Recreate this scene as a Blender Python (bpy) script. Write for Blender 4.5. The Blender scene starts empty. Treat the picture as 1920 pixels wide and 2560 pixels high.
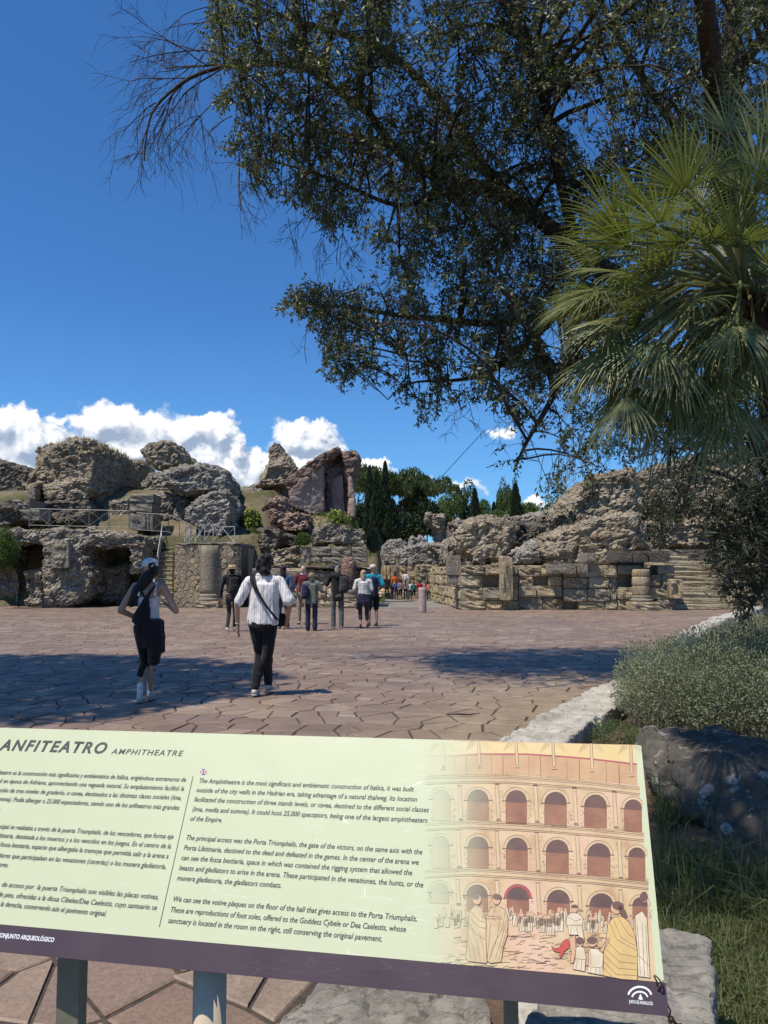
import bpy, bmesh, math, random
import numpy as np
from mathutils import Vector, Matrix, Euler, noise as mnoise
random.seed(7); rng = np.random.default_rng(7)
S = bpy.context.scene
COL = S.collection
R = math.radians
# ------------------------------------------------------------------ camera
FPX = 1923.0; PITCH = math.atan(152.0 / FPX); EYE = 1.57
cam = bpy.data.cameras.new('camera'); camo = bpy.data.objects.new('camera', cam); COL.objects.link(camo)
cam.sensor_fit = 'VERTICAL'; cam.sensor_height = 36.0; cam.sensor_width = 27.0; cam.lens = 36.0 * FPX / 2560.0
cam.clip_start = 0.05; cam.clip_end = 6000
camo.location = (0, 0, EYE); camo.rotation_euler = (R(90) + PITCH, 0, 0)
S.camera = camo
S.render.resolution_x = 768; S.render.resolution_y = 1024
# ------------------------------------------------------------------ light
SUN_DIR = Vector((-0.38, -0.31, 1.0)).normalized()          # towards the sun
SUN_EL = math.asin(SUN_DIR.z); SUN_AZ = math.atan2(SUN_DIR.x, SUN_DIR.y)
sun = bpy.data.lights.new('sun', 'SUN'); suno = bpy.data.objects.new('sun', sun); COL.objects.link(suno)
sun.energy = 4.9; sun.angle = R(0.55); sun.color = (1.0, 0.93, 0.82)
suno.rotation_euler = SUN_DIR.to_track_quat('Z', 'Y').to_euler()
S.view_settings.view_transform = 'Standard'; S.view_settings.look = 'None'
S.view_settings.gamma = 1.0; S.view_settings.use_curve_mapping = False
S.view_settings.exposure = 0.12
S.cycles.max_bounces = 6; S.cycles.diffuse_bounces = 3; S.cycles.transparent_max_bounces = 8
S.cycles.use_adaptive_sampling = True; S.cycles.adaptive_threshold = 0.02; S.cycles.use_denoising = True
SKY_STRENGTH = 0.092

# ------------------------------------------------------------------ node helper
class NT:
    def __init__(s, tree): s.t = tree; s.n = tree.nodes; s.l = tree.links
    def node(s, typ, **kw):
        n = s.n.new(typ)
        for k, v in kw.items(): setattr(n, k, v)
        return n
    def put(s, sock, v):
        if v is None: return
        if hasattr(v, 'default_value') and hasattr(v, 'links'): s.l.new(v, sock)
        else:
            try: sock.default_value = v
            except Exception:
                if isinstance(v, (tuple, list)) and len(v) == 3: sock.default_value = (*v, 1)
                else: raise
    def math(s, op, a, b=None, c=None, clamp=False):
        n = s.node('ShaderNodeMath', operation=op); n.use_clamp = clamp
        s.put(n.inputs[0], a); s.put(n.inputs[1], b); s.put(n.inputs[2], c)
        return n.outputs[0]
    def vec(s, op, a, b=None, sc=None):
        n = s.node('ShaderNodeVectorMath', operation=op); s.put(n.inputs[0], a); s.put(n.inputs[1], b)
        if sc is not None: s.put(n.inputs[3], sc)
        return n.outputs['Value'] if op in ('LENGTH', 'DOT_PRODUCT', 'DISTANCE') else n.outputs[0]
    def mix(s, f, a, b, blend='MIX'):
        n = s.node('ShaderNodeMix', data_type='RGBA', blend_type=blend); s.put(n.inputs[0], f); s.put(n.inputs[6], a); s.put(n.inputs[7], b)
        return n.outputs[2]
    def ramp(s, f, stops, interp='LINEAR'):
        n = s.node('ShaderNodeValToRGB'); n.color_ramp.interpolation = interp; e = n.color_ramp.elements
        while len(e) < len(stops): e.new(0.5)
        for i, (p, c) in enumerate(stops):
            e[i].position = p; e[i].color = (*c, 1) if isinstance(c, (tuple, list)) else (c, c, c, 1)
        s.put(n.inputs[0], f); return n.outputs[0]
    def mapr(s, f, a, b, c=0.0, d=1.0, smooth=False):
        n = s.node('ShaderNodeMapRange'); n.clamp = True
        if smooth: n.interpolation_type = 'SMOOTHSTEP'
        s.put(n.inputs[0], f)
        for i, v in enumerate((a, b, c, d)): s.put(n.inputs[i + 1], v)
        return n.outputs[0]
    def noise(s, v, scale, detail=4, rough=0.55, dist=0.0, col=False):
        n = s.node('ShaderNodeTexNoise'); s.put(n.inputs['Vector'], v); s.put(n.inputs['Scale'], scale)
        n.inputs['Detail'].default_value = detail; n.inputs['Roughness'].default_value = rough; n.inputs['Distortion'].default_value = dist
        return n.outputs['Color' if col else 'Fac']
    def voro(s, v, scale, feature='F1', out='Distance', rnd=1.0):
        n = s.node('ShaderNodeTexVoronoi', feature=feature); s.put(n.inputs['Vector'], v); s.put(n.inputs['Scale'], scale)
        n.inputs['Randomness'].default_value = rnd
        return n.outputs[out]
    def mapping(s, v, sc=(1, 1, 1), loc=(0, 0, 0), rot=(0, 0, 0)):
        n = s.node('ShaderNodeMapping'); s.put(n.inputs[0], v); n.inputs['Scale'].default_value = sc
        n.inputs['Location'].default_value = loc; n.inputs['Rotation'].default_value = rot
        return n.outputs[0]
    def bump(s, h, strength, dist, normal=None):
        n = s.node('ShaderNodeBump'); s.put(n.inputs['Height'], h); n.inputs['Strength'].default_value = strength
        n.inputs['Distance'].default_value = dist
        if normal is not None: s.put(n.inputs['Normal'], normal)
        return n.outputs[0]

def material(name):
    m = bpy.data.materials.new(name); m.use_nodes = True
    t = NT(m.node_tree); t.n.clear()
    out = t.node('ShaderNodeOutputMaterial'); p = t.node('ShaderNodeBsdfPrincipled')
    t.l.new(p.outputs[0], out.inputs[0])
    t.p = p; t.out = out; t.m = m
    tc = t.node('ShaderNodeTexCoord'); t.obj = tc.outputs['Object']; t.gen = tc.outputs['Generated']
    geo = t.node('ShaderNodeNewGeometry'); t.pos = geo.outputs['Position']; t.nor = geo.outputs['Normal']; t.isl = geo.outputs['Random Per Island']
    oi = t.node('ShaderNodeObjectInfo'); t.rnd = oi.outputs['Random']
    return t
def setp(t, **kw):
    names = dict(base='Base Color', rough='Roughness', metal='Metallic', normal='Normal', spec='Specular IOR Level', coat='Coat Weight', coatr='Coat Roughness', sheen='Sheen Weight', alpha='Alpha', trans='Transmission Weight', subs='Subsurface Weight')
    for k, v in kw.items(): t.put(t.p.inputs[names[k]], v)
    return t.m

# ------------------------------------------------------------------ world: sky with clouds
world = bpy.data.worlds.new('World'); S.world = world; world.use_nodes = True
w = NT(world.node_tree); w.n.clear()
wo = w.node('ShaderNodeOutputWorld'); bg = w.node('ShaderNodeBackground'); w.l.new(bg.outputs[0], wo.inputs[0])
sky = w.node('ShaderNodeTexSky', sky_type='NISHITA'); sky.sun_disc = False
sky.sun_elevation = SUN_EL; sky.sun_rotation = SUN_AZ; sky.altitude = 100; sky.air_density = 1.0; sky.dust_density = 0.3; sky.ozone_density = 2.5
tc = w.node('ShaderNodeTexCoord'); D = tc.outputs['Generated']
sep = w.node('ShaderNodeSeparateXYZ'); w.l.new(D, sep.inputs[0])
az = w.math('ARCTAN2', sep.outputs[0], sep.outputs[1])
ln = w.math('SQRT', w.math('ADD', w.math('MULTIPLY', sep.outputs[0], sep.outputs[0]), w.math('MULTIPLY', sep.outputs[1], sep.outputs[1])))
el = w.math('ARCTAN2', sep.outputs[2], ln)
cb = w.node('ShaderNodeCombineXYZ'); w.put(cb.inputs[0], az); w.put(cb.inputs[1], el)
AE = cb.outputs[0]
def px2ae(px, py):
    xc = (px - 960) / FPX; yc = -(py - 1280) / FPX
    c, s_ = math.cos(PITCH), math.sin(PITCH)
    d = (xc, c - yc * s_, s_ + yc * c)
    return math.atan2(d[0], d[1]), math.atan2(d[2], math.hypot(d[0], d[1]))
# cumulus: union of soft discs in azimuth / elevation, broken up by billowy noise
cl = [(-60,1120,130,75),(20,1060,75,60),(80,1110,70,70),(30,1175,110,50),(-160,1100,160,110),
      (250,1060,62,50),(300,1065,75,55),(390,1085,60,60),(350,1130,160,70),(250,1140,80,60),(460,1110,60,60),
      (500,1070,68,42),(460,1085,55,45),(545,1080,45,45),(500,1135,100,66),(590,1128,55,42),(640,1170,90,45),(560,1190,180,70),
      (740,1095,60,38),(800,1090,55,28),(775,1110,95,40),(770,1155,130,34),(700,1170,120,45),
      (930,1165,42,28),(955,1180,35,18),(900,1180,60,22),(150,1048,34,16),(205,1190,80,40),(1255,1085,26,12),(1345,1265,30,26),(1150,1215,60,16),(1010,1195,50,10),
      (-420,1130,150,80),(-620,1180,220,60)]
grp = bpy.data.node_groups.new('cumulus_density', 'ShaderNodeTree')
grp.interface.new_socket('P', in_out='INPUT', socket_type='NodeSocketVector')
grp.interface.new_socket('D', in_out='OUTPUT', socket_type='NodeSocketFloat')
g = NT(grp); gi = g.node('NodeGroupInput'); go = g.node('NodeGroupOutput')
P0 = gi.outputs[0]
nz = g.noise(P0, 26, 3, 0.6, col=True)
nz2 = g.noise(P0, 110, 3, 0.65, col=True)
off = g.vec('ADD', g.vec('SCALE', g.vec('SUBTRACT', nz, (0.5, 0.5, 0.5)), sc=0.036), g.vec('SCALE', g.vec('SUBTRACT', nz2, (0.5, 0.5, 0.5)), sc=0.012))
off = g.vec('MULTIPLY', off, (1, 1, 0))
PP = g.vec('ADD', P0, off)
acc = None
for (cx, cy, rx, ry) in cl:
    a0, e0 = px2ae(cx, cy); k = 1.14
    d = g.vec('LENGTH', g.vec('MULTIPLY', g.vec('SUBTRACT', PP, (a0, e0, 0)), (FPX / rx / k, FPX / ry / k, 0)))
    v = g.math('SUBTRACT', 1.0, d)
    if ry < 20: v = g.math('MULTIPLY', v, 0.35)
    acc = v if acc is None else g.math('SMOOTH_MAX', acc, v, 0.12)
bil = g.voro(PP, 24); bil2 = g.voro(PP, 58)
for n_ in grp.nodes:
    if n_.bl_idname == 'ShaderNodeTexVoronoi': n_.voronoi_dimensions = '2D'
    if n_.bl_idname == 'ShaderNodeTexNoise': n_.noise_dimensions = '2D'
acc = g.math('ADD', acc, g.math('MULTIPLY', g.math('SUBTRACT', 0.5, bil), 0.46))
acc = g.math('ADD', acc, g.math('MULTIPLY', g.math('SUBTRACT', 0.5, bil2), 0.2))
g.l.new(acc, go.inputs[0])
def dens(v):
    n = w.node('ShaderNodeGroup'); n.node_tree = grp; w.put(n.inputs[0], v); return n.outputs[0]
d0 = dens(AE); d1 = dens(w.vec('ADD', AE, (-0.007, 0.013, 0)))
# the same kind of low cloud bank goes on round the rest of the horizon
band = w.math('MULTIPLY', w.math('SUBTRACT', w.noise(w.vec('MULTIPLY', D, (3, 3, 7)), 1.6, 8, 0.62), 0.56), 5.0)
bandm = w.math('MULTIPLY', w.mapr(el, 0.02, 0.2, 1, 0), w.mapr(w.math('ABSOLUTE', az), 0.75, 1.1, 0, 1))
cov2 = w.math('MULTIPLY', w.math('MAXIMUM', band, 0.0), bandm, clamp=True)
cov = w.mapr(d0, 0.05, 0.34, 0, 1, smooth=True)
lit = w.math('MULTIPLY', w.math('SUBTRACT', d0, d1), 3.0)
lit = w.mapr(lit, -0.75, 0.75, 0, 1)
ccol = w.ramp(lit, [(0.0, (3.6, 4.5, 6.0)), (0.35, (5.2, 6.0, 7.3)), (0.6, (7.4, 8.0, 8.9)), (1.0, (10.6, 10.8, 11.0))])
skyc = w.mix(1.0, sky.outputs[0], (0.47, 0.94, 1.42, 1), 'MULTIPLY')
skyc = w.mix(w.math('MULTIPLY', w.mapr(el, 0.0, 0.32, 1, 0), 0.22), skyc, (3.0, 6.2, 11.0, 1))
c1 = w.mix(w.math('MULTIPLY', cov, 0.97), skyc, ccol)
c2 = w.mix(w.math('MULTIPLY', cov2, 0.85), c1, (8.0, 8.4, 9.0, 1))
world.cycles.sampling_method = 'MANUAL'; world.cycles.sample_map_resolution = 256
w.put(bg.inputs[0], c2); bg.inputs[1].default_value = SKY_STRENGTH

# ------------------------------------------------------------------ pixel -> world and object helpers
CP, SP = math.cos(PITCH), math.sin(PITCH)
def ray(px, py):
    xc = (px - 960) / FPX; yc = -(py - 1280) / FPX
    return (xc, CP - yc * SP, SP + yc * CP)
def W(px, py, Y):
    d = ray(px, py); t = Y / d[1]
    return Vector((d[0] * t, Y, EYE + d[2] * t))
def G(px, py, z=0.0):
    d = ray(px, py); t = (z - EYE) / d[2]
    return Vector((d[0] * t, d[1] * t, z))
def ZA(x, y): return (x / 2.592, 1050 + y / 2.592)
def ZB(x, y): return (560 + x / 2.9625, 1050 + y / 2.9625)
def ZC(x, y): return (900 + x / 2.860, 1150 + y / 2.860)
def ZD(x, y): return (1350 + x / 2.910, 1100 + y / 2.910)

def props(o, label=None, cat=None, group=None, kind=None):
    if label: o['label'] = label
    if cat: o['category'] = cat
    if group: o['group'] = group
    if kind: o['kind'] = kind
    return o
def link(name, me, mat=None, parent=None, smooth=False):
    o = bpy.data.objects.new(name, me); COL.objects.link(o)
    if mat is not None:
        for m_ in (mat if isinstance(mat, (list, tuple)) else [mat]): me.materials.append(m_)
    if parent is not None: o.parent = parent
    if smooth: me.polygons.foreach_set('use_smooth', [True] * len(me.polygons))
    return o
def empty(name, loc=(0, 0, 0), rz=0.0):
    o = bpy.data.objects.new(name, None); COL.objects.link(o); o.location = loc; o.rotation_euler = (0, 0, rz); o.empty_display_size = 0.2
    return o
def bobj(name, bm, mat=None, parent=None, smooth=False):
    me = bpy.data.meshes.new(name); bm.to_mesh(me); bm.free()
    return link(name, me, mat, parent, smooth)
def npmesh(name, co, faces, nper=None):
    """co (n,3); faces: (m,k) array of equal-size faces, or a list of arrays"""
    me = bpy.data.meshes.new(name)
    if isinstance(faces, np.ndarray): fl = [faces]
    else: fl = faces
    nl = sum(f.size for f in fl); nf = sum(len(f) for f in fl)
    me.vertices.add(len(co)); me.loops.add(nl); me.polygons.add(nf)
    me.vertices.foreach_set('co', np.asarray(co, np.float32).ravel())
    me.loops.foreach_set('vertex_index', np.concatenate([f.ravel() for f in fl]).astype(np.int32))
    st = []; tot = 0
    for f in fl:
        k = f.shape[1]; st.append(tot + np.arange(len(f)) * k); tot += f.size
    me.polygons.foreach_set('loop_start', np.concatenate(st).astype(np.int32))
    me.update(calc_edges=True); me.validate()
    return me
def getco(me):
    a = np.empty(len(me.vertices) * 3, np.float32); me.vertices.foreach_get('co', a); return a.reshape(-1, 3)
def getno(me):
    a = np.empty(len(me.vertices) * 3, np.float32); me.vertices.foreach_get('normal', a); return a.reshape(-1, 3)
def setco(me, co):
    me.vertices.foreach_set('co', np.ascontiguousarray(co, np.float32).ravel()); me.update()
def add_box(bm, c, s, rot=None, jit=0.0):
    m = Matrix.Translation(c) @ (rot.to_matrix().to_4x4() if rot is not None else Matrix()) @ Matrix.Diagonal((*s, 1))
    vs = bmesh.ops.create_cube(bm, size=1.0, matrix=m)['verts']
    if jit:
        for v in vs: v.co += Vector((random.uniform(-jit, jit), random.uniform(-jit, jit), random.uniform(-jit, jit)))
    return vs
def add_tube(bm, pts, rad, n=6, cap=True):
    pts = [Vector(p) for p in pts]; rad = rad if isinstance(rad, (list, tuple)) else [rad] * len(pts)
    rings = []; up = None
    for i, p in enumerate(pts):
        d = (pts[min(i + 1, len(pts) - 1)] - pts[max(i - 1, 0)])
        if d.length < 1e-9: d = Vector((0, 0, 1))
        d.normalize()
        if up is None: up = Vector((0, 0, 1)) if abs(d.z) < 0.9 else Vector((1, 0, 0))
        a = d.cross(up).normalized(); b = d.cross(a).normalized(); up = -b if False else up
        rings.append([bm.verts.new(p + (a * math.cos(2 * math.pi * k / n) + b * math.sin(2 * math.pi * k / n)) * rad[i]) for k in range(n)])
    for r0, r1 in zip(rings, rings[1:]):
        for k in range(n): bm.faces.new((r0[k], r0[(k + 1) % n], r1[(k + 1) % n], r1[k]))
    if cap and n > 2:
        bm.faces.new(rings[0][::-1]); bm.faces.new(rings[-1])
def add_lathe(bm, prof, n=20, c=(0, 0, 0)):
    rings = []
    for r, z in prof:
        rings.append([bm.verts.new((c[0] + r * math.cos(2 * math.pi * k / n), c[1] + r * math.sin(2 * math.pi * k / n), c[2] + z)) for k in range(n)])
    for r0, r1 in zip(rings, rings[1:]):
        for k in range(n): bm.faces.new((r0[k], r0[(k + 1) % n], r1[(k + 1) % n], r1[k]))
    bm.faces.new(rings[0][::-1]); bm.faces.new(rings[-1])
def tubes_np(P0_, P1_, r0, r1, n=3):
    """many straight tapered tubes as one array mesh"""
    P0_ = np.asarray(P0_); P1_ = np.asarray(P1_); m = len(P0_)
    d = P1_ - P0_; d /= np.linalg.norm(d, axis=1, keepdims=True) + 1e-9
    up = np.where(np.abs(d[:, 2:3]) < 0.9, np.array([[0, 0, 1.0]]), np.array([[1.0, 0, 0]]))
    a = np.cross(d, up); a /= np.linalg.norm(a, axis=1, keepdims=True); b = np.cross(d, a)
    r0 = np.broadcast_to(r0, (m,)); r1 = np.broadcast_to(r1, (m,))
    co = np.zeros((m, 2 * n, 3))
    for k in range(n):
        u = a * math.cos(2 * math.pi * k / n) + b * math.sin(2 * math.pi * k / n)
        co[:, k] = P0_ + u * r0[:, None]; co[:, n + k] = P1_ + u * r1[:, None]
    f = np.array([[k, (k + 1) % n, n + (k + 1) % n, n + k] for k in range(n)])
    F = (np.arange(m)[:, None, None] * (2 * n) + f[None]).reshape(-1, 4)
    return co.reshape(-1, 3), F
def merge_np(parts):
    co = []; fs = {}; o = 0
    for c, f in parts:
        co.append(c); fs.setdefault(f.shape[1], []).append(f + o); o += len(c)
    return np.concatenate(co), [np.concatenate(v) for v in fs.values()]

# ------------------------------------------------------------------ numpy noise
def _h(i, j, k, s):
    with np.errstate(over='ignore'):
        n = (i.astype(np.uint32) * np.uint32(374761393)) ^ (j.astype(np.uint32) * np.uint32(668265263)) ^ (k.astype(np.uint32) * np.uint32(2246822519)) ^ np.uint32((s * 3266489917) & 0xffffffff)
        n = (n ^ (n >> np.uint32(13))) * np.uint32(1274126177)
        n = (n ^ (n >> np.uint32(16))) * np.uint32(2654435761)
        return ((n ^ (n >> np.uint32(15))) & np.uint32(0xffffff)).astype(np.float32) / 16777216.0
def vnoise(p, s=0):
    f = np.floor(p); u = (p - f).astype(np.float32); u = u * u * (3 - 2 * u); f = f.astype(np.int64)
    r = 0
    for a in (0, 1):
        for b in (0, 1):
            for c in (0, 1):
                wt = (u[:, 0] if a else 1 - u[:, 0]) * (u[:, 1] if b else 1 - u[:, 1]) * (u[:, 2] if c else 1 - u[:, 2])
                r = r + wt * _h(f[:, 0] + a, f[:, 1] + b, f[:, 2] + c, s)
    return r * 2 - 1
def fbm(p, octv=4, s=0, g_=0.5):
    r = 0; amp = 1.0; tot = 0
    for o in range(octv):
        r = r + amp * vnoise(p * (2 ** o) + 17.3 * o, s + o); tot += amp; amp *= g_
    return r / tot
def worley(p, s=0, second=False):
    """F1 distance, cell random and (optionally) F2"""
    f = np.floor(p).astype(np.int64); best = np.full(len(p), 9.0, np.float32); b2 = best.copy(); idr = np.zeros(len(p), np.float32)
    for a in (-1, 0, 1):
        for b in (-1, 0, 1):
            for c in (-1, 0, 1):
                i, j, k = f[:, 0] + a, f[:, 1] + b, f[:, 2] + c
                dx = i + _h(i, j, k, s + 1) - p[:, 0]; dy = j + _h(i, j, k, s + 2) - p[:, 1]; dz = k + _h(i, j, k, s + 3) - p[:, 2]
                d = (dx * dx + dy * dy + dz * dz).astype(np.float32)
                m = d < best
                b2 = np.where(m, best, np.minimum(b2, d)); best = np.where(m, d, best)
                idr = np.where(m, _h(i, j, k, s + 4), idr)
    return np.sqrt(best), idr, np.sqrt(b2)
def remesh(bm, voxel, smooth=0, name='tmp'):
    me = bpy.data.meshes.new(name); bm.to_mesh(me); bm.free()
    o = bpy.data.objects.new(name, me); COL.objects.link(o)
    md = o.modifiers.new('r', 'REMESH'); md.mode = 'VOXEL'; md.voxel_size = voxel
    if smooth:
        sm = o.modifiers.new('s', 'SMOOTH'); sm.factor = 0.5; sm.iterations = smooth
    dg = bpy.context.evaluated_depsgraph_get()
    out = bpy.data.meshes.new_from_object(o.evaluated_get(dg))
    bpy.data.objects.remove(o); bpy.data.meshes.remove(me)
    return out
def hull(bm, pts):
    vs = [bm.verts.new(p) for p in pts]
    bmesh.ops.convex_hull(bm, input=vs)
    loose = [v for v in bm.verts if not v.link_faces]
    if loose: bmesh.ops.delete(bm, geom=loose, context='VERTS')
# ------------------------------------------------------------------ ground, paving
def sstep(a, b, x):
    t = np.clip((x - a) / (b - a), 0, 1); return t * t * (3 - 2 * t)
def terrain_h(x, y):
    """height of the natural ground behind and around the ruins"""
    c_ = -0.1 + (y - 36) * 0.045; off_ = x - c_
    pas = np.where(off_ > 0, sstep(3.3, 4.6, off_ - 0.05 * (y - 36)), sstep(1.0, 2.2, -off_ - 0.03 * (y - 36)))     # 0 inside the passage that leads to the arena
    pas = np.where(y > 62, 1 - (1 - pas) * (1 - sstep(62, 70, y) * 0), pas)
    left = sstep(37.5, 39.0, y) * np.where(x < -6.5, 3.5, np.where(x < 0, 1.9, 1.4))
    rise = np.where(x < 0, sstep(39.5, 46.5, y) * 3.1, sstep(40, 56, y) * 2.2) + sstep(70, 125, y) * 2.4
    h = (left + rise) * pas
    h = h - 0.45 * sstep(36, 58, y) * (1 - pas)
    ar = sstep(26, 18, np.abs(x - 4)) * sstep(56, 60, y) * sstep(112, 104, y)
    h = np.where(h > -5, h * (1 - ar * (x < 60)) + ar * (-0.5), h)
    dip = sstep(9, 3, x) * 0
    return h + dip
def hgt(x, y): return float(terrain_h(np.array([x], float), np.array([y], float))[0])
gx = np.concatenate([np.linspace(-400, -40, 14), np.linspace(-38, 40, 160), np.linspace(45, 400, 14)])
gy = np.concatenate([np.linspace(-60, 35.5, 30), np.linspace(36, 130, 190), np.linspace(135, 2500, 20)])
X_, Y_ = np.meshgrid(gx, gy)
Z_ = terrain_h(X_.ravel(), Y_.ravel()) - 0.06
Z_ += np.where(Y_.ravel() > 39, 0.25 * fbm(np.stack([X_.ravel() * .25, Y_.ravel() * .25, 0 * X_.ravel()], 1), 3, 5), 0) * np.clip(Z_ + .06, 0, 1)
nx, ny = len(gx), len(gy)
ii = (np.arange(ny - 1)[:, None] * nx + np.arange(nx - 1)[None]).ravel()
t = material('dry_grass_ground')
n1 = t.noise(t.pos, 0.35, 5, 0.6); n2 = t.noise(t.pos, 6, 4, 0.7)
c = t.ramp(t.math('ADD', t.math('MULTIPLY', n1, 0.75), t.math('MULTIPLY', n2, 0.3)), [(0.34, (0.05, 0.06, 0.022)), (0.46, (0.095, 0.09, 0.04)), (0.54, (0.16, 0.13, 0.075)), (0.7, (0.25, 0.20, 0.13))])
M_GROUND = setp(t, base=c, rough=0.95, spec=0.2, normal=t.bump(n2, 0.8, 0.15))
g_ = link('ground', npmesh('ground', np.stack([X_.ravel(), Y_.ravel(), Z_], 1), np.stack([ii, ii + 1, ii + nx + 1, ii + nx], 1)), M_GROUND, smooth=True)
props(g_, kind='structure')

def kerb_x(y):   # x of the plaza's right edge (the low white wall's left foot)
    return np.interp(y, [0, 2.3, 6.36, 7.7, 9.0, 10.06, 14.5, 20, 31, 37], [-1.55, -0.56, 0.93, 1.6, 2.3, 3.06, 5.2, 7.95, 14.65, 17.9])

def flag_mat(name, gray=0.0, seedoff=0.0):
    t = material(name)
    r = t.math('FRACT', t.math('ADD', t.math('ADD', t.math('MULTIPLY', t.isl, 7.31), t.math('MULTIPLY', t.rnd, 5.17)), seedoff))
    big = t.noise(t.pos, 0.22, 3, 0.55); mid = t.noise(t.pos, 1.7, 4, 0.6); fine = t.noise(t.pos, 38, 5, 0.7); grit = t.noise(t.pos, 260, 2, 0.6)
    c = t.ramp(r, [(0.0, (0.20, 0.125, 0.082)), (0.3, (0.26, 0.168, 0.112)), (0.55, (0.225, 0.15, 0.105)), (0.8, (0.30, 0.21, 0.142)), (1.0, (0.36, 0.27, 0.19))])
    c = t.mix(t.mapr(big, 0.38, 0.62), c, t.mix(0.5, c, (0.175, 0.118, 0.098, 1)))
    # tan, wetter looking ground towards the low wall
    sep = t.node('ShaderNodeSeparateXYZ'); t.put(sep.inputs[0], t.pos)
    k = t.math('ADD', t.math('SUBTRACT', sep.outputs[0], t.math('MULTIPLY', sep.outputs[1], 0.41)), t.math('MULTIPLY', mid, 1.6))
    k = t.math('MULTIPLY', t.math('MULTIPLY', t.mapr(k, -3.3, -0.9, 0, 1, smooth=True), t.mapr(sep.outputs[1], 9.5, 14, 1, 0)), t.mapr(sep.outputs[1], 4.6, 6.2, 0, 1))
    c = t.mix(t.math('MULTIPLY', k, 0.7), c, (0.36, 0.27, 0.135, 1))
    c = t.mix(t.mapr(mid, 0.42, 0.7, 0, 0.65), c, (0.115, 0.080, 0.062, 1)); pt = t.noise(t.mapping(t.pos, (.35, 1, 1)), .75, 4, .6); c = t.mix(t.mapr(pt, 0.52, 0.68, 0, 0.5), c, (0.36, 0.27, 0.18, 1))
    c = t.mix(0.75, c, t.mix(1.0, c, t.ramp(fine, [(0.3, 0.55), (0.55, 1.0), (0.75, 1.3)]), 'MULTIPLY'))
    c = t.mix(t.mapr(grit, 0.54, 0.70, 0, 0.45), c, (0.42, 0.34, 0.27, 1)); c = t.mix(t.mapr(t.noise(t.pos, 150, 3, .7), 0.55, 0.68, 0, 0.45), c, (0.09, 0.06, 0.05, 1)); ed_ = t.noise(t.pos, 3.3, 5, .7); c = t.mix(t.mapr(ed_, .55, .66, 0, .45), c, (.14, .105, .075, 1))
    h = t.math('ADD', t.math('MULTIPLY', fine, 0.7), t.math('MULTIPLY', grit, 0.35))
    nrm = t.bump(h, 0.55, 0.006, t.bump(mid, 0.4, 0.03))
    return setp(t, base=c, rough=t.mapr(mid, 0.3, 0.7, 0.38, 0.7), spec=0.45, normal=nrm)
M_FLAG = flag_mat('flagstone')
t = material('mortar_dirt')
f = t.noise(t.pos, 30, 4, 0.7)
M_MORT = setp(t, base=t.ramp(f, [(0.3, (0.030, 0.022, 0.017)), (0.7, (0.085, 0.063, 0.046))]), rough=0.95, normal=t.bump(f, 0.8, 0.01))

CS = 0.33
def cell_seed(i, j):
    r1 = (math.sin(i * 127.1 + j * 311.7) * 43758.5453) % 1; r2 = (math.sin(i * 269.5 + j * 183.3) * 43758.5453) % 1
    return ((i + 0.5 * (j % 2) + (r1 - 0.5) * 1.15) * CS * 1.1, (j + (r2 - 0.5) * 1.1) * CS * 0.9)
def clip(poly, nx_, ny_, d):
    out = []
    for k in range(len(poly)):
        a = poly[k]; b = poly[(k + 1) % len(poly)]
        da = a[0] * nx_ + a[1] * ny_ - d; db = b[0] * nx_ + b[1] * ny_ - d
        if da <= 0: out.append(a)
        if (da < 0) != (db < 0):
            t_ = da / (da - db); out.append((a[0] + (b[0] - a[0]) * t_, a[1] + (b[1] - a[1]) * t_))
    return out
slab = []
for j in range(2, int(37.2 / (CS * .9))):
    yc = j * CS * .9
    x0 = -0.54 * yc - 1.2; x1 = min(0.56 * yc + 1.2, float(kerb_x(yc)) + 0.3)
    for i in range(int(x0 / (CS * 1.1)) - 1, int(x1 / (CS * 1.1)) + 1):
        s0 = cell_seed(i, j)
        if s0[0] > kerb_x(s0[1]) - 0.02: continue
        if s0[1] > 35.2 and -1.6 < s0[0] < 3.4: continue
        poly = [(s0[0] - .8, s0[1] - .8), (s0[0] + .8, s0[1] - .8), (s0[0] + .8, s0[1] + .8), (s0[0] - .8, s0[1] + .8)]
        for di in (-2, -1, 0, 1, 2):
            for dj in (-2, -1, 0, 1, 2):
                if di == 0 and dj == 0: continue
                q = cell_seed(i + di, j + dj); nx_, ny_ = q[0] - s0[0], q[1] - s0[1]; L = math.hypot(nx_, ny_)
                if L > 1.1: continue
                nx_ /= L; ny_ /= L
                g0 = 0.007 + 0.006 * ((math.sin(i * 3.1 + j * 7.7 + di + dj) + 1) / 2)
                poly = clip(poly, nx_, ny_, nx_ * (s0[0] + q[0]) / 2 + ny_ * (s0[1] + q[1]) / 2 - g0)
                if len(poly) < 3: break
            if len(poly) < 3: break
        if len(poly) >= 3:
            # drop very short edges, roughen long ones a little
            pp = []
            for k in range(len(poly)):
                a = poly[k]; b = poly[(k + 1) % len(poly)]; L = math.hypot(b[0] - a[0], b[1] - a[1])
                if L < 0.014: continue
                pp.append(a)
                if L > 0.14 and s0[1] < 13:
                    u = (math.sin(a[0] * 91 + b[1] * 57) * 0.5) * 0.018
                    pp.append(((a[0] + b[0]) / 2 - (b[1] - a[1]) / L * abs(u) * 0 + (s0[0] - (a[0] + b[0]) / 2) * abs(u), (a[1] + b[1]) / 2 + (s0[1] - (a[1] + b[1]) / 2) * abs(u) * 2))
            if len(pp) >= 3: slab.append((s0, pp))
pav = empty('plaza_pavement', (0, 5, 0)); props(pav, kind='structure')
mb = bmesh.new()
ys = [0.3, 2.3, 6.36, 7.7, 9, 10.06, 14.5, 20, 31, 37]
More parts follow.
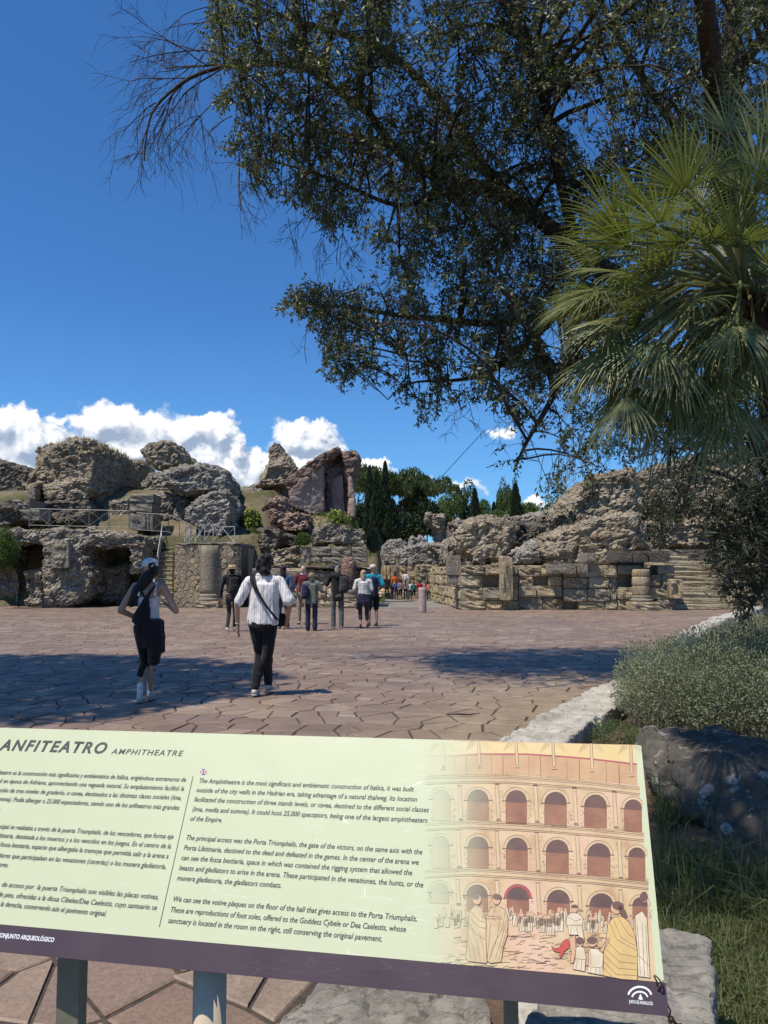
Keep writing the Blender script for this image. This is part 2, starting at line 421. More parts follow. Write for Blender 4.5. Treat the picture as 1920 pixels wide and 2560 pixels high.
L_ = [mb.verts.new((-0.62 * y - 6, y - 5, -0.009)) for y in ys]; R_ = [mb.verts.new((float(kerb_x(y)) + 0.25, y - 5, -0.009)) for y in ys]
for a in range(len(ys) - 1): mb.faces.new((L_[a], R_[a], R_[a + 1], L_[a + 1]))
bobj('mortar_bed', mb, M_MORT, pav)
def slab_geo(bm, s0, poly, oy=5.0):
    dz = random.uniform(-0.003, 0.004); tx, ty = random.uniform(-.008, .008), random.uniform(-.008, .008)
    def ring(k, z):
        return [bm.verts.new((s0[0] + (x - s0[0]) * k, s0[1] + (y - s0[1]) * k - oy, z + (tx * (x - s0[0]) + ty * (y - s0[1]) if z > -.02 else 0))) for x, y in poly]
    a, b, c = ring(1.0, -0.03), ring(1.0, -0.007 + dz), ring(0.955, dz)
    n = len(poly)
    for r0, r1 in ((a, b), (b, c)):
        for k in range(n): bm.faces.new((r0[k], r0[(k + 1) % n], r1[(k + 1) % n], r1[k]))
    bm.faces.new(c)
def in_view(s0):
    px = 960 + s0[0] / s0[1] * FPX
    return -60 < px < 1980 and s0[1] > 2.2
slab.sort(key=lambda q: (not in_view(q[0]), q[0][1]))
for s0, poly in slab[:295]:
    bm = bmesh.new(); slab_geo(bm, s0, poly); bobj('paving_stone', bm, M_FLAG, pav)
bm = bmesh.new()
for s0, poly in slab[295:]: slab_geo(bm, s0, poly)
props(bobj('paving_stones_beyond', bm, M_FLAG, pav), kind='stuff')

# passage floor and arena
t = material('pale_passage_paving')
n1 = t.noise(t.mapping(t.pos, (1, 1, 1)), 0.8, 4); n2 = t.noise(t.pos, 9, 3)
M_PASS = setp(t, base=t.ramp(t.math('ADD', t.math('MULTIPLY', n1, .7), t.math('MULTIPLY', n2, .3)), [(0.35, (0.12, 0.12, 0.10)), (0.5, (0.21, 0.19, 0.155)), (0.68, (0.28, 0.24, 0.19))]), rough=0.7, normal=t.bump(n2, 0.5, 0.02))
bm = bmesh.new(); prev = None
for y in np.linspace(35.0, 60, 26):
    z = (-0.45 * float(sstep(36, 58, np.array([y]))[0])) + 0.012 if y > 35.01 else 0.004
    cx = -0.1 + (y - 36) * 0.045; w_ = 3.2 + 0.03 * (y - 35)
    r = (bm.verts.new((cx - w_, y, z)), bm.verts.new((cx + w_ + .6, y, z)))
    if prev: bm.faces.new((prev[0], prev[1], r[1], r[0]))
    prev = r
props(bobj('passage_path', bm, M_PASS), kind='structure')
t = material('yellow_sand'); n1 = t.noise(t.pos, 1.5, 3)
M_SAND = setp(t, base=t.ramp(n1, [(0.3, (0.40, 0.27, 0.12)), (0.7, (0.52, 0.37, 0.18))]), rough=0.95)
bm = bmesh.new(); add_lathe(bm, [(21, 0), (20.9, 0.03)], 40, (4, 82, -0.53)); props(bobj('arena_sand_field', bm, M_SAND), kind='structure')
# ------------------------------------------------------------------ stone materials
def rubble_mat(name, cols, dark=(0.05, 0.043, 0.036), darkamt=0.45, mort=(0.16, 0.13, 0.10), white=0.25):
    t = material(name)
    at = t.node('ShaderNodeAttribute', attribute_name='st'); sp = t.node('ShaderNodeSeparateColor'); t.l.new(at.outputs['Color'], sp.inputs[0])
    cell, mask = sp.outputs[0], sp.outputs[1]
    n = t.noise(t.pos, 0.55, 5, 0.62); nf = t.noise(t.pos, 9, 5, 0.75); sm = t.noise(t.mapping(t.pos, (1, 1, 0.35)), 0.9, 4, 0.6)
    c = t.ramp(cell, [(i / (len(cols) - 1), q) for i, q in enumerate(cols)])
    c = t.mix(t.math('MULTIPLY', mask, 0.75), c, (*mort, 1))
    c = t.mix(t.mapr(n, 0.46, 0.60, 0, darkamt), c, (*dark, 1))
    c = t.mix(t.mapr(sm, 0.5, 0.7, 0, darkamt * 0.7), c, (*[v * 1.4 for v in dark], 1))
    v = t.voro(t.mapping(t.pos, (1, 1, 1.7)), 7.5, 'F1', 'Color'); vs = t.node('ShaderNodeSeparateColor'); t.l.new(v, vs.inputs[0])
    c = t.mix(t.mapr(vs.outputs[0], 1 - white, 1 - white + 0.15, 0, 0.5), c, (0.47, 0.43, 0.37, 1))
    c = t.mix(0.9, c, t.mix(1.0, c, t.ramp(nf, [(0.3, 0.5), (0.52, 1.0), (0.75, 1.45)]), 'MULTIPLY'))
    vd = t.voro(t.mapping(t.pos, (1, 1, 1.8)), 8.5)
    h = t.math('ADD', t.math('MULTIPLY', t.math('SUBTRACT', 0.6, vd), 1.0), t.math('MULTIPLY', nf, 0.5))
    return setp(t, base=c, rough=0.95, spec=0.25, normal=t.bump(h, 0.9, 0.10))
M_RUB = rubble_mat('rubble_concrete', [(0.24, 0.20, 0.15), (0.36, 0.31, 0.24), (0.30, 0.25, 0.19), (0.42, 0.37, 0.29), (0.48, 0.43, 0.35)])
M_RUBG = rubble_mat('grey_rubble_concrete', [(0.22, 0.20, 0.17), (0.35, 0.325, 0.285), (0.29, 0.265, 0.23), (0.42, 0.39, 0.345), (0.48, 0.45, 0.40)], white=0.4)
M_RUBD = rubble_mat('dark_weathered_shaded_rubble', [(0.13, 0.105, 0.075), (0.20, 0.165, 0.12), (0.16, 0.13, 0.095), (0.26, 0.22, 0.165)], darkamt=0.75, white=0.12)
M_RUBR = rubble_mat('reddish_rubble', [(0.26, 0.155, 0.12), (0.34, 0.215, 0.165), (0.39, 0.265, 0.20), (0.30, 0.185, 0.145)], dark=(0.07, 0.042, 0.038), darkamt=0.5, white=0.12)
M_RUBT = rubble_mat('tan_rubble_concrete', [(0.30, 0.235, 0.155), (0.42, 0.34, 0.235), (0.36, 0.285, 0.19), (0.48, 0.40, 0.285), (0.52, 0.45, 0.34)], dark=(0.09, 0.068, 0.045), darkamt=0.45, mort=(0.2, 0.155, 0.10))
def ashlar_mat(name, cols, stain=0.6, yellow=0.3, dark=(0.055, 0.048, 0.038)):
    t = material(name)
    r = t.math('FRACT', t.math('ADD', t.math('MULTIPLY', t.rnd, 9.7), t.math('MULTIPLY', t.isl, 3.3)))
    c = t.ramp(r, [(i / (len(cols) - 1), q) for i, q in enumerate(cols)])
    n = t.noise(t.pos, 0.9, 5, 0.65); st = t.noise(t.mapping(t.pos, (1, 1, 0.22)), 2.2, 5, 0.62); nf = t.noise(t.pos, 11, 5, 0.75); pit = t.voro(t.pos, 13)
    c = t.mix(t.mapr(n, 0.50, 0.66, 0, yellow), c, (0.46, 0.33, 0.13, 1))
    c = t.mix(t.mapr(st, 0.46, 0.66, 0, stain), c, (*dark, 1))
    c = t.mix(0.85, c, t.mix(1.0, c, t.ramp(nf, [(0.3, 0.45), (0.52, 1.0), (0.75, 1.4)]), 'MULTIPLY'))
    h = t.math('ADD', t.math('MULTIPLY', nf, 0.8), t.math('MULTIPLY', pit, 0.5))
    return setp(t, base=c, rough=0.92, spec=0.25, normal=t.bump(h, 0.8, 0.05))
TAN = [(0.30, 0.235, 0.15), (0.41, 0.325, 0.21), (0.35, 0.27, 0.175), (0.46, 0.375, 0.25)]
M_ASH = ashlar_mat('tan_sandstone_block', TAN, yellow=.5)
M_ASHG = ashlar_mat('grey_smooth_stone', [(0.22, 0.19, 0.145), (0.27, 0.235, 0.18), (0.245, 0.21, 0.155)], stain=0.35, yellow=0.08)
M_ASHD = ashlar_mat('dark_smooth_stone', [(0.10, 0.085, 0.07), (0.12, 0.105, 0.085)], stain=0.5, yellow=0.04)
M_STEP = ashlar_mat('worn_stair_stone', [(0.34, 0.285, 0.19), (0.40, 0.335, 0.225)], stain=0.4, yellow=0.15)
t = material('pink_brown_plaster')
n = t.noise(t.pos, 0.7, 5, 0.6); n2 = t.noise(t.mapping(t.pos, (1, 1, .3)), 2, 4); nf = t.noise(t.pos, 12, 4)
c = t.ramp(n, [(0.35, (0.25, 0.165, 0.13)), (0.5, (0.33, 0.225, 0.18)), (0.68, (0.37, 0.27, 0.225))])
c = t.mix(t.mapr(n2, 0.5, 0.75, 0, 0.5), c, (0.12, 0.08, 0.07, 1))
M_PLAS = setp(t, base=c, rough=0.85, normal=t.bump(nf, 0.4, 0.03))
def wall_cells(parent, x0, x1, z0, z1, Y, cw_, ch_, mats, ok=lambda x, z: True, seed=0, name='stone', gap=.014, prot=(.0, .05)):
    """individual irregular wall stones: cells of a jittered grid, each its own slightly proud piece"""
    r_ = random.Random(seed); nx_ = int((x1 - x0) / cw_) + 2; nz_ = int((z1 - z0) / ch_) + 2; sd = {}
    for i in range(-2, nx_ + 2):
        for j in range(-2, nz_ + 2): sd[i, j] = (x0 + (i + .5 * (j % 2) + r_.uniform(-.42, .42)) * cw_, z0 + (j + .5 + r_.uniform(-.36, .36)) * ch_)
    for i in range(-1, nx_ + 1):
        for j in range(-1, nz_ + 1):
            c = sd[i, j]; P = [(x0, z0), (x1, z0), (x1, z1), (x0, z1)]
            for di in (-1, 0, 1):
                for dj in (-1, 0, 1):
                    if di or dj:
                        q = sd[i + di, j + dj]; a_, b_ = q[0] - c[0], q[1] - c[1]; L = math.hypot(a_, b_); a_ /= L; b_ /= L
                        P = clip(P, a_, b_, a_ * (c[0] + q[0]) / 2 + b_ * (c[1] + q[1]) / 2 - gap * r_.uniform(.5, 1.5))
                        if len(P) < 3: break
                if len(P) < 3: break
            if len(P) < 3: continue
            cx_ = sum(p[0] for p in P) / len(P); cz_ = sum(p[1] for p in P) / len(P)
            if not ok(cx_, cz_): continue
            bm = bmesh.new(); pr_ = r_.uniform(*prot); tx, tz = r_.uniform(-.12, .12), r_.uniform(-.12, .12)
            va = [bm.verts.new((x - cx_, .06, z - cz_)) for x, z in P]; vb = [bm.verts.new(((x - cx_) * .98, -pr_ * .4, (z - cz_) * .98)) for x, z in P]
            vc = [bm.verts.new(((x - cx_) * .80, -pr_ - .012 + tx * (x - cx_) + tz * (z - cz_), (z - cz_) * .80)) for x, z in P]; n_ = len(P)
            for r0_, r1_ in ((va, vb), (vb, vc)):
                for k in range(n_): bm.faces.new((r0_[k], r0_[(k + 1) % n_], r1_[(k + 1) % n_], r1_[k]))
            bm.faces.new(vc); bmesh.ops.recalc_face_normals(bm, faces=bm.faces)
            o = bobj(name, bm, r_.choice(mats), parent); o.location = Vector((cx_, Y, cz_)) - Vector(parent.location)
t = material('galvanised_steel'); n = t.noise(t.pos, 20, 3)
M_STEEL = setp(t, base=t.ramp(n, [(0.3, (0.15, 0.14, 0.13)), (0.7, (0.22, 0.21, 0.20))]), metal=0.35, rough=0.55)
t = material('dark_painted_iron'); M_IRON = setp(t, base=(0.05, 0.04, 0.035, 1), metal=0.4, rough=0.6)
t = material('rusty_iron'); n = t.noise(t.pos, 90, 3)
M_RUST = setp(t, base=t.ramp(n, [(0.35, (0.16, 0.075, 0.045)), (0.65, (0.34, 0.16, 0.10))]), rough=0.85, metal=0.2)

# ------------------------------------------------------------------ ruin masses
M_STEPL = ashlar_mat('pale_sunlit_worn_tread', [(0.46, 0.40, 0.28), (0.52, 0.455, 0.33)], stain=0.15, yellow=0.1)  # paler copy of the stair stone: sunlight on the treads put into the colour
def ruin(name, hulls, mat, label=None, cat=None, vox=0.10, big=0.35, stone=(0.24, 0.24, 0.13), pop=0.07, strata=0.06, sc=0.22, seed=0, parent=None, group=None, kind=None, sm=2, scale=1.0):
    """hulls: list of dict(p=[(px,py)..] in pixels, y=front, d=depth (or v=back shift), k=back scale) or list of 3-D points"""
    bm = bmesh.new()
    for h in hulls:
        if 'w' in h: hull(bm_ := bmesh.new(), [Vector(q) for q in h['w']])
        else:
            P = [W(q[0], q[1], q[2] if len(q) > 2 else h['y']) for q in h['p']]
            cx = sum((q for q in P), Vector()) / len(P); k = h.get('k', 0.85); v = Vector(h.get('v', (0, h.get('d', 3), 0)))
            zb = h.get('z0')
            front = list(P)
            if h.get('mid', 1) and 'v' not in h:   # bulge: outline lies a little behind the face
                b = h.get('b', 0.25) * h.get('d', 3)
                ring = [Vector((q.x * (1 + b / q.y), q.y + b, EYE + (q.z - EYE) * (1 + b / q.y))) for q in P]
                front = [cx + (q - cx) * 0.80 for q in P] + ring
                for q in front[:len(P)]: q.y = min(q.y, h.get('y', q.y) + 0.0) if len(h['p'][0]) < 3 else q.y
            back = [cx + (q - cx) * k + v for q in P]
            if zb is not None:
                for q in back: q.z = max(q.z, zb)
            hull(bm_ := bmesh.new(), front + back)
        me_ = bpy.data.meshes.new('t'); bm_.to_mesh(me_); bm_.free(); bm.from_mesh(me_); bpy.data.meshes.remove(me_)
    me = remesh(bm, vox, sm); me.name = name
    co = getco(me); no = getno(me)
    p = co.astype(np.float64)
    d = fbm(p * sc * 1.8 + seed * 7.1, 4, seed, 0.55) * big * .8
    w1 = worley((p + .25 * np.stack([fbm(p * .8, 2, 61), fbm(p * .8, 2, 62), fbm(p * .8, 2, 63)], 1)) * np.array([.75, .75, 1.3]) + seed, seed + 3)
    d += (w1[1] - .5) * big * 0.42 * sstep(0, .18, w1[2] - w1[0]) - sstep(.12, 0, w1[2] - w1[0]) * big * .22
    rg = 1 - np.abs(fbm(p * 1.25 + 3, 3, seed + 40)) * 3.2
    am = min(1.0, big / .15); d -= np.clip(rg, 0, 1) * .15 * am; d += fbm(p * 3.1, 3, seed + 41, .6) * .12 * am
    zz = p[:, 2] + 0.15 * fbm(p * 0.35, 2, seed + 9)
    st = np.abs(((zz / 0.30 + 0.55 * fbm(p * 1.3, 2, 4)) % 1) - 0.5) * 2
    d += (sstep(0.0, 0.35, st) - 0.8) * strata * (0.5 + fbm(p * .8, 2, 13))
    ps = (p + 0.05 * np.stack([fbm(p * 3, 2, 31), fbm(p * 3, 2, 32), fbm(p * 3, 2, 33)], 1)) / (np.array(stone) * scale)
    f1, cid, f2 = worley(ps, seed + 50)
    e = sstep(0.02, 0.35, f2 - f1)
    d += (e * (0.45 + 0.55 * cid) - 0.5) * pop
    hole = sstep(0.22, 0.40, fbm(p * np.array([.85, .85, 1.2]) + 5, 3, seed + 77)) * big * 0.5
    d -= hole
    co2 = co + no * d[:, None]
    setco(me, co2)
    ca = me.color_attributes.new('st', 'FLOAT_COLOR', 'POINT')
    arr = np.stack([cid, 1 - e, 0 * e, np.ones_like(e)], 1).astype(np.float32); ca.data.foreach_set('color', arr.ravel())
    o = link(name, me, mat, parent)
    if label: props(o, label, cat or 'ruin', group, kind)
    return o
def H(fn, pts, y, d=3, **k): return dict(p=[(*fn(q[0], q[1]), *q[2:]) for q in pts], y=y, d=d, **k)
# eroded block meshes, shared
def block_mesh(name, seed, rough):
    bm = bmesh.new(); bmesh.ops.create_cube(bm, size=1.0)
    bmesh.ops.subdivide_edges(bm, edges=bm.edges, cuts=4, use_grid_fill=True)
    r_ = random.Random(seed)
    for v in bm.verts:
        m = sum(abs(abs(c_) - .5) < 1e-4 for c_ in v.co)
        q = Vector((v.co.x * 4.6, v.co.y * 2, v.co.z * 1.9)) + Vector((seed * 3.3, 0, 0)); nz = mnoise.noise(q) + .5 * mnoise.noise(q * 2.3)
        if m >= 2: v.co *= (1 - 0.02 * (m - 1) - rough * (.25 + .6 * abs(nz)) * .45)
        v.co.y += rough * (nz * 1.5 + r_.uniform(-.35, .35)) * (1.0 if m == 1 else .45) * (1 if v.co.y < 0 else 0)
        v.co.z += rough * .2 * r_.uniform(-1, 1) * (m == 1)
    me = bpy.data.meshes.new(name); bm.to_mesh(me); bm.free(); return me
BLK = {}
def blk(mat, rough, i):
    k = (mat.name, rough, i)
    if k not in BLK:
        BLK[k] = block_mesh('block', i * 13 + int(rough * 100), rough); BLK[k].materials.append(mat)
    return BLK[k]
def block(c, s, mat, rough=0.08, parent=None, rz=0.0, name='block'):
    o = bpy.data.objects.new(name, blk(mat, rough, random.randrange(6))); COL.objects.link(o)
    if parent is not None: o.parent = parent
    o.location = Vector(c) - (Vector(parent.location) if parent is not None else Vector()); o.scale = s; o.rotation_euler = (0, 0, rz); return o
def courses(parent, A, B, zs, wid, depth, mats, rough=0.09, skip=0.0, gap=0.015, out=0.03):
    """courses of blocks along the line A->B (the face line), heights zs"""
    A = Vector((A[0], A[1], 0)); B = Vector((B[0], B[1], 0)); L = (B - A).length; u = (B - A) / L; n = Vector((u.y, -u.x, 0))
    if n.y > 0: n = -n
    rz = math.atan2(u.y, u.x)
    for ci, (z0, z1) in enumerate(zip(zs, zs[1:])):
        s_ = 0
        while s_ < L - 0.05:
            w_ = min(random.uniform(*wid), L - s_)
            if L - s_ - w_ < 0.2: w_ = L - s_
            if random.random() >= skip:
                m = random.choice(mats[ci] if isinstance(mats[0], (list, tuple)) else mats)
                c = A + u * (s_ + w_ / 2) - n * (depth / 2 - random.uniform(0, out)); c.z = (z0 + z1) / 2
                block(c, (w_ - gap, depth, (z1 - z0) - gap), m, rough, parent, rz)
            s_ += w_
def boxw(bm, x0, x1, y0, y1, z0, z1): add_box(bm, ((x0 + x1) / 2, (y0 + y1) / 2, (z0 + z1) / 2), (x1 - x0, y1 - y0, z1 - z0))
# ------------------------------------------------------------------ left ruins
A = lambda pts, y, d=3, **k: H(ZA, pts, y, d, **k)
B = lambda pts, y, d=3, **k: H(ZB, pts, y, d, **k)
C = lambda pts, y, d=3, **k: H(ZC, pts, y, d, **k)
Dd = lambda pts, y, d=3, **k: H(ZD, pts, y, d, **k)
ruin('ruined_wall', [A([(-160, 240), (10, 255), (130, 290), (200, 330), (185, 560), (-160, 560)], 53, 4), A([(-160, 500), (260, 500), (260, 700), (-160, 700)], 46, 3)], M_RUBD, 'dark ruined wall mass behind the big masonry block, cut by the left picture edge', vox=.13, seed=1, big=.3)  # shade on this wall is painted in by the darker rubble colour
big = ruin('ruined_masonry_block', [
    A([(270, 200), (330, 165), (400, 150), (430, 115), (480, 98), (560, 108), (605, 125), (645, 175), (650, 260), (615, 500), (300, 500), (285, 330)], 42.5, 6),
    A([(135, 440), (180, 370), (250, 300), (262, 235), (300, 260), (300, 420), (180, 470)], 43, 4),
    A([(175, 440), (235, 440), (235, 520), (180, 520)], 43.2, 2),
    A([(285, 430), (600, 330), (612, 505), (560, 500), (540, 560), (500, 505), (290, 500)], 41.5, 3),
    dict(w=[W(*ZA(x, y), Y) + Vector(v) for x, y, Y in [(600, 130, 43), (655, 200, 43.2), (760, 235, 45), (900, 262, 48), (985, 300, 50), (1030, 400, 51), (1005, 490, 50.5), (640, 590, 43), (600, 560, 43)] for v in ((0, 0, 0), (-4.0, 1.5, 0))])],
    M_RUBT, 'tallest ruined masonry block on the left with dry grass along its sloping top', vox=.09, big=.42, seed=2)
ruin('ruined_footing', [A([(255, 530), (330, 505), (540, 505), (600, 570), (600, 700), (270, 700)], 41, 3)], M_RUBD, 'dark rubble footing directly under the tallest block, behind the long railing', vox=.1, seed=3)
ruin('ruined_lump', [A([(900, 205), (925, 165), (965, 135), (1050, 117), (1120, 128), (1165, 165), (1192, 220), (1195, 285), (1120, 330), (1010, 345), (930, 270)], 51, 5)], M_RUBT, 'rounded ruin lump standing against the clouds right of the grassy top', vox=.12, seed=4)
ruin('fallen_vault', [A([(1018, 350), (1060, 320), (1180, 285), (1300, 263), (1400, 285), (1470, 325), (1505, 385), (1515, 470), (1400, 440), (1290, 480), (1210, 500), (1050, 430), (1025, 400)], 41, 5, k=.8)], M_RUBG, 'big tilted grey vault fragment resting on top of the fallen chunk', vox=.08, seed=5, big=.3)
ruin('fallen_chunk', [A([(1185, 590), (1225, 525), (1330, 460), (1425, 418), (1490, 445), (1520, 500), (1530, 580), (1505, 680), (1450, 790), (1330, 770), (1230, 700), (1190, 650)], 38.8, 3.5)], M_RUBG, 'pale fallen rubble chunk beside the stair railing', vox=.075, seed=6, big=.22)
ruin('rubble_wall', [A([(960, 330), (1060, 330), (1240, 480), (1240, 620), (900, 620), (900, 420)], 46.5, 3), A([(945, 470), (1060, 435), (1100, 480), (1240, 510), (1220, 600), (1220, 830), (1065, 830), (1050, 700), (960, 560)], 42, 2.5), A([(690, 530), (760, 500), (850, 490), (850, 700), (700, 700)], 42.5, 2)], M_RUB, 'low rubble wall behind the square block pillar', vox=.1, seed=7, big=.2)
ruin('ruined_ledge', [A([(1500, 450), (1560, 430), (1690, 435), (1720, 600), (1600, 640), (1530, 600), (1500, 800)], 47, 4), B([(180, 480), (340, 440), (480, 500), (520, 720), (200, 720)], 50.5, 3), B([(70, 520), (220, 485), (290, 560), (210, 650), (90, 660)], 47, 3)], M_RUB, 'rubble ledge between the vault fragment and the pointed tower', vox=.13, seed=8)
ruin('mossy_boulder', [A([(-60, 540), (60, 525), (110, 560), (155, 610), (165, 660), (110, 695), (-60, 700)], 38.5, 3)], M_RUBD, 'dark boulder at the left end of the long railing', vox=.08, seed=9)
# square block pillar and small blocks
bp = empty('block_pillar', W(*ZA(900, 700), 39.5)); props(bp, 'square pillar of large grey stone blocks standing behind the railing', 'pillar')
def pxblock(parent, fn, x0, y0, x1, y1, Y, depth, mat, rough=0.04):
    a = W(*fn(x0, y0), Y); b = W(*fn(x1, y1), Y)
    return block(((a.x + b.x) / 2, Y + depth / 2, (a.z + b.z) / 2), (abs(b.x - a.x), depth, abs(a.z - b.z)), mat, rough, parent)
pxblock(bp, ZA, 835, 478, 992, 534, 39.5, 1.6, M_ASHG); pxblock(bp, ZA, 838, 537, 985, 600, 39.55, 1.6, M_ASHG); pxblock(bp, ZA, 838, 603, 940, 712, 39.55, 1.6, M_ASHG); pxblock(bp, ZA, 943, 603, 990, 712, 39.6, 1.5, M_ASHG)
bp2 = empty('block_pair', W(*ZA(170, 650), 39)); props(bp2, 'two grey stone blocks stacked at the left end of the railing', 'stone block')
pxblock(bp2, ZA, 85, 514, 190, 575, 39, 2, M_ASHG); pxblock(bp2, ZA, 115, 578, 255, 650, 38.9, 1.5, M_ASHG); pxblock(bp2, ZA, 185, 440, 225, 512, 41.5, .7, M_ASHG)
# lower facade on the left
fac = ruin('lower_ruin_facade', [
    A([(-90, 712), (200, 695), (600, 692), (945, 745), (955, 830), (700, 850), (540, 810), (360, 780), (100, 800), (-90, 790)], 35.2, 8, k=.84, b=.03),
    A([(272, 800), (340, 785), (520, 800), (545, 920), (620, 1000), (600, 1140), (490, 1160), (468, 1218), (275, 1218), (262, 950)], 34.6, 4, b=.08),
    A([(835, 800), (945, 790), (935, 960), (900, 1010), (830, 1000), (825, 900)], 35.4, 1.8),
    A([(560, 920), (830, 912), (850, 1000), (840, 1215), (640, 1215), (600, 980)], 37.0, 3),
    A([(-90, 975), (145, 975), (145, 1218), (-90, 1218)], 37.5, 2), A([(145, 968), (280, 968), (280, 1218), (145, 1218)], 35.6, 3, b=.05),
    A([(-90, 760), (100, 770), (100, 990), (-90, 990)], 36.5, 3), A([(540, 780), (850, 780), (850, 930), (540, 930)], 38.3, 2), A([(90, 780), (300, 780), (300, 980), (90, 980)], 40.5, 2)],
    M_RUB, 'lower ruin facade on the left with a dark doorway and rough grey rubble', 'ruin', vox=.08, big=.24, seed=10, scale=.8)
pq = empty('relief_plaque', W(*ZA(397, 880), 34.45)); props(pq, 'pale worn relief plaque fixed on the lower left ruin facade', 'plaque')
bm = bmesh.new(); a = W(*ZA(345, 795), 34.4); b = W(*ZA(447, 957), 34.4); add_box(bm, ((a.x + b.x) / 2, 34.55, (a.z + b.z) / 2), (b.x - a.x, .5, a.z - b.z), jit=.01)
for v in bm.verts: v.co -= Vector(pq.location)
bobj('slab', bm, M_ASHG, pq)
bm = bmesh.new(); prng = random.Random(3)
for (u, v_, s_) in [(.3, .62, .12), (.5, .6, .14), (.68, .63, .11), (.35, .8, .1), (.6, .82, .12), (.5, .72, .1), (.3, .16, .12), (.52, .14, .11), (.72, .17, .1)]:
    q = Vector((a.x + (b.x - a.x) * u, 34.29, a.z + (b.z - a.z) * v_)) - Vector(pq.location)
    bmesh.ops.create_icosphere(bm, subdivisions=1, radius=s_ * 1.1, matrix=Matrix.Translation(q) @ Matrix.Diagonal((1, .45, 1.1, 1)))
bobj('relief', bm, M_ASHG, pq, smooth=True)

# left staircase with its side wall, engaged column and end pier
st = empty('left_staircase', (-11.2, 35, 0)); props(st, 'steep narrow stone staircase behind the woman in the white cap', 'staircase')
xL = W(*ZA(985, 1215), 35).x; xR = W(*ZA(1122, 1215), 35).x
for k in range(13):
    z1 = 2.82 * (k + 1) / 13; y0 = 35.05 + 0.30 * k
    xr_ = -0.2745 * y0 + .01; block((xr_ - .47, y0 + .35, z1 - .11), (.94, .72, .20), M_STEP, .015, st, name='step')
    block((xr_ - .47, y0 + .33, z1 - .004), (.95, .74, .035), M_STEPL, .01, st, name='tread')
bm = bmesh.new(); boxw(bm, xL - .25, xR + .2, 35.6, 39.4, 0, 0.2)
hull(bm, [Vector((x, y, z)) - Vector(st.location) for x in (xL - .02, xR) for y, z in ((35.5, 0), (39.2, 0), (39.2, 2.6), (38.9, 2.6))]);
bm2 = bmesh.new(); hull(bm2, [Vector((x, y, z)) - Vector(st.location) for y, z in ((35.5, 0), (39.4, 0), (39.4, 2.6), (39.0, 2.55)) for x in (-.2745 * y - .9, -.2745 * y)]); bm.free()
bobj('core', bm2, M_ASHG, st)
sw = empty('stair_wall', (-9.3, 35, 0)); props(sw, 'rubble stone wall right of the narrow staircase, with an engaged round column', 'wall')
x0 = W(*ZA(1122, 1215), 35).x; x1 = W(*ZA(1552, 1215), 34.9).x; zt = W(*ZA(1300, 808), 35).z
bm = bmesh.new(); boxw(bm, x0 + .02, x1 - .02, 35.12, 39.2, 0, zt - .06)
for v in bm.verts: v.co -= Vector(sw.location)
t = material('lime_mortar'); n = t.noise(t.pos, 14, 5, .7); n1 = t.noise(t.pos, 1.2, 4, .6)
M_LIME = setp(t, base=t.mix(t.mapr(n1, .45, .65, 0, .6), t.ramp(n, [(.3, (.26, .20, .13)), (.7, (.44, .36, .25))]), (.16, .13, .09, 1)), rough=.95, normal=t.bump(n, .8, .04))
bobj('core', bm, M_LIME, sw)
def rubble_stones(parent, x0, x1, z0, z1, Y, n, size, mats, ok=lambda x, z: True, seed=0, name='stone', depth=.16):
    """individual irregular stones set in the face at Y"""
    r_ = random.Random(seed); pts = []
    tries = 0
    while len(pts) < n and tries < n * 60:
        tries += 1; s_ = r_.uniform(*size); x = r_.uniform(x0 + s_ * .5, x1 - s_ * .5); z = r_.uniform(z0 + s_ * .4, z1 - s_ * .4)
        if ok(x, z) and all(((x - a_) / (s_ + b_) / .56) ** 2 + ((z - c_) / (s_ + b_) / .42) ** 2 > 1 for a_, c_, b_ in pts): pts.append((x, z, s_))
    for x, z, s_ in pts:
        bm = bmesh.new(); k = r_.randint(5, 7); ring = []; ring2 = []
        for i in range(k):
            an = 2 * math.pi * (i + r_.uniform(-.25, .25)) / k; rr = r_.uniform(.88, 1.12)
            ring.append(Vector((math.cos(an) * s_ * .56 * rr, .04, math.sin(an) * s_ * .43 * rr))); ring2.append(Vector((math.cos(an) * s_ * .42 * rr, -depth * r_.uniform(.25, .5), math.sin(an) * s_ * .32 * rr)))
        va = [bm.verts.new(q) for q in ring]; vb = [bm.verts.new(q) for q in ring2]; c_ = bm.verts.new((0, -depth * .5, 0))
        for i in range(k):
            bm.faces.new((va[i], va[(i + 1) % k], vb[(i + 1) % k], vb[i])); bm.faces.new((vb[i], vb[(i + 1) % k], c_))
        o = bobj(name, bm, r_.choice(mats), parent); o.location = Vector((x, Y, z)) - Vector(parent.location)
colx = W(*ZA(1345, 1000), 34.7).x; colr = (W(*ZA(1402, 1000), 34.7).x - W(*ZA(1285, 1000), 34.7).x) / 2
wall_cells(sw, x0, x1, 0.01, zt - .02, 35.1, .31, .18, [M_ASH, M_LIME, M_LIME, M_STEP, M_LIME], ok=lambda x, z: abs(x - colx) > colr * .8, seed=5, gap=.0045, prot=(-.012, .022))
bm = bmesh.new()
prof = [(colr * 1.0, .62)] + [(colr * (1 + .015 * math.sin(i * 2.2)), .62 + i * .22) for i in range(1, 9)] + [(colr * .98, zt - .03)]
add_lathe(bm, prof, 24, (0, 0, 0))
o = bobj('column_shaft', bm, M_ASHG, sw, True); o.location = Vector((colx, 35.15, 0)) - Vector(sw.location)
bm = bmesh.new(); add_lathe(bm, [(colr * 1.18, .30), (colr * 1.24, .36), (colr * 1.22, .42), (colr * 1.08, .45), (colr * 1.12, .50), (colr * 1.14, .56), (colr * 1.02, .62)], 24)
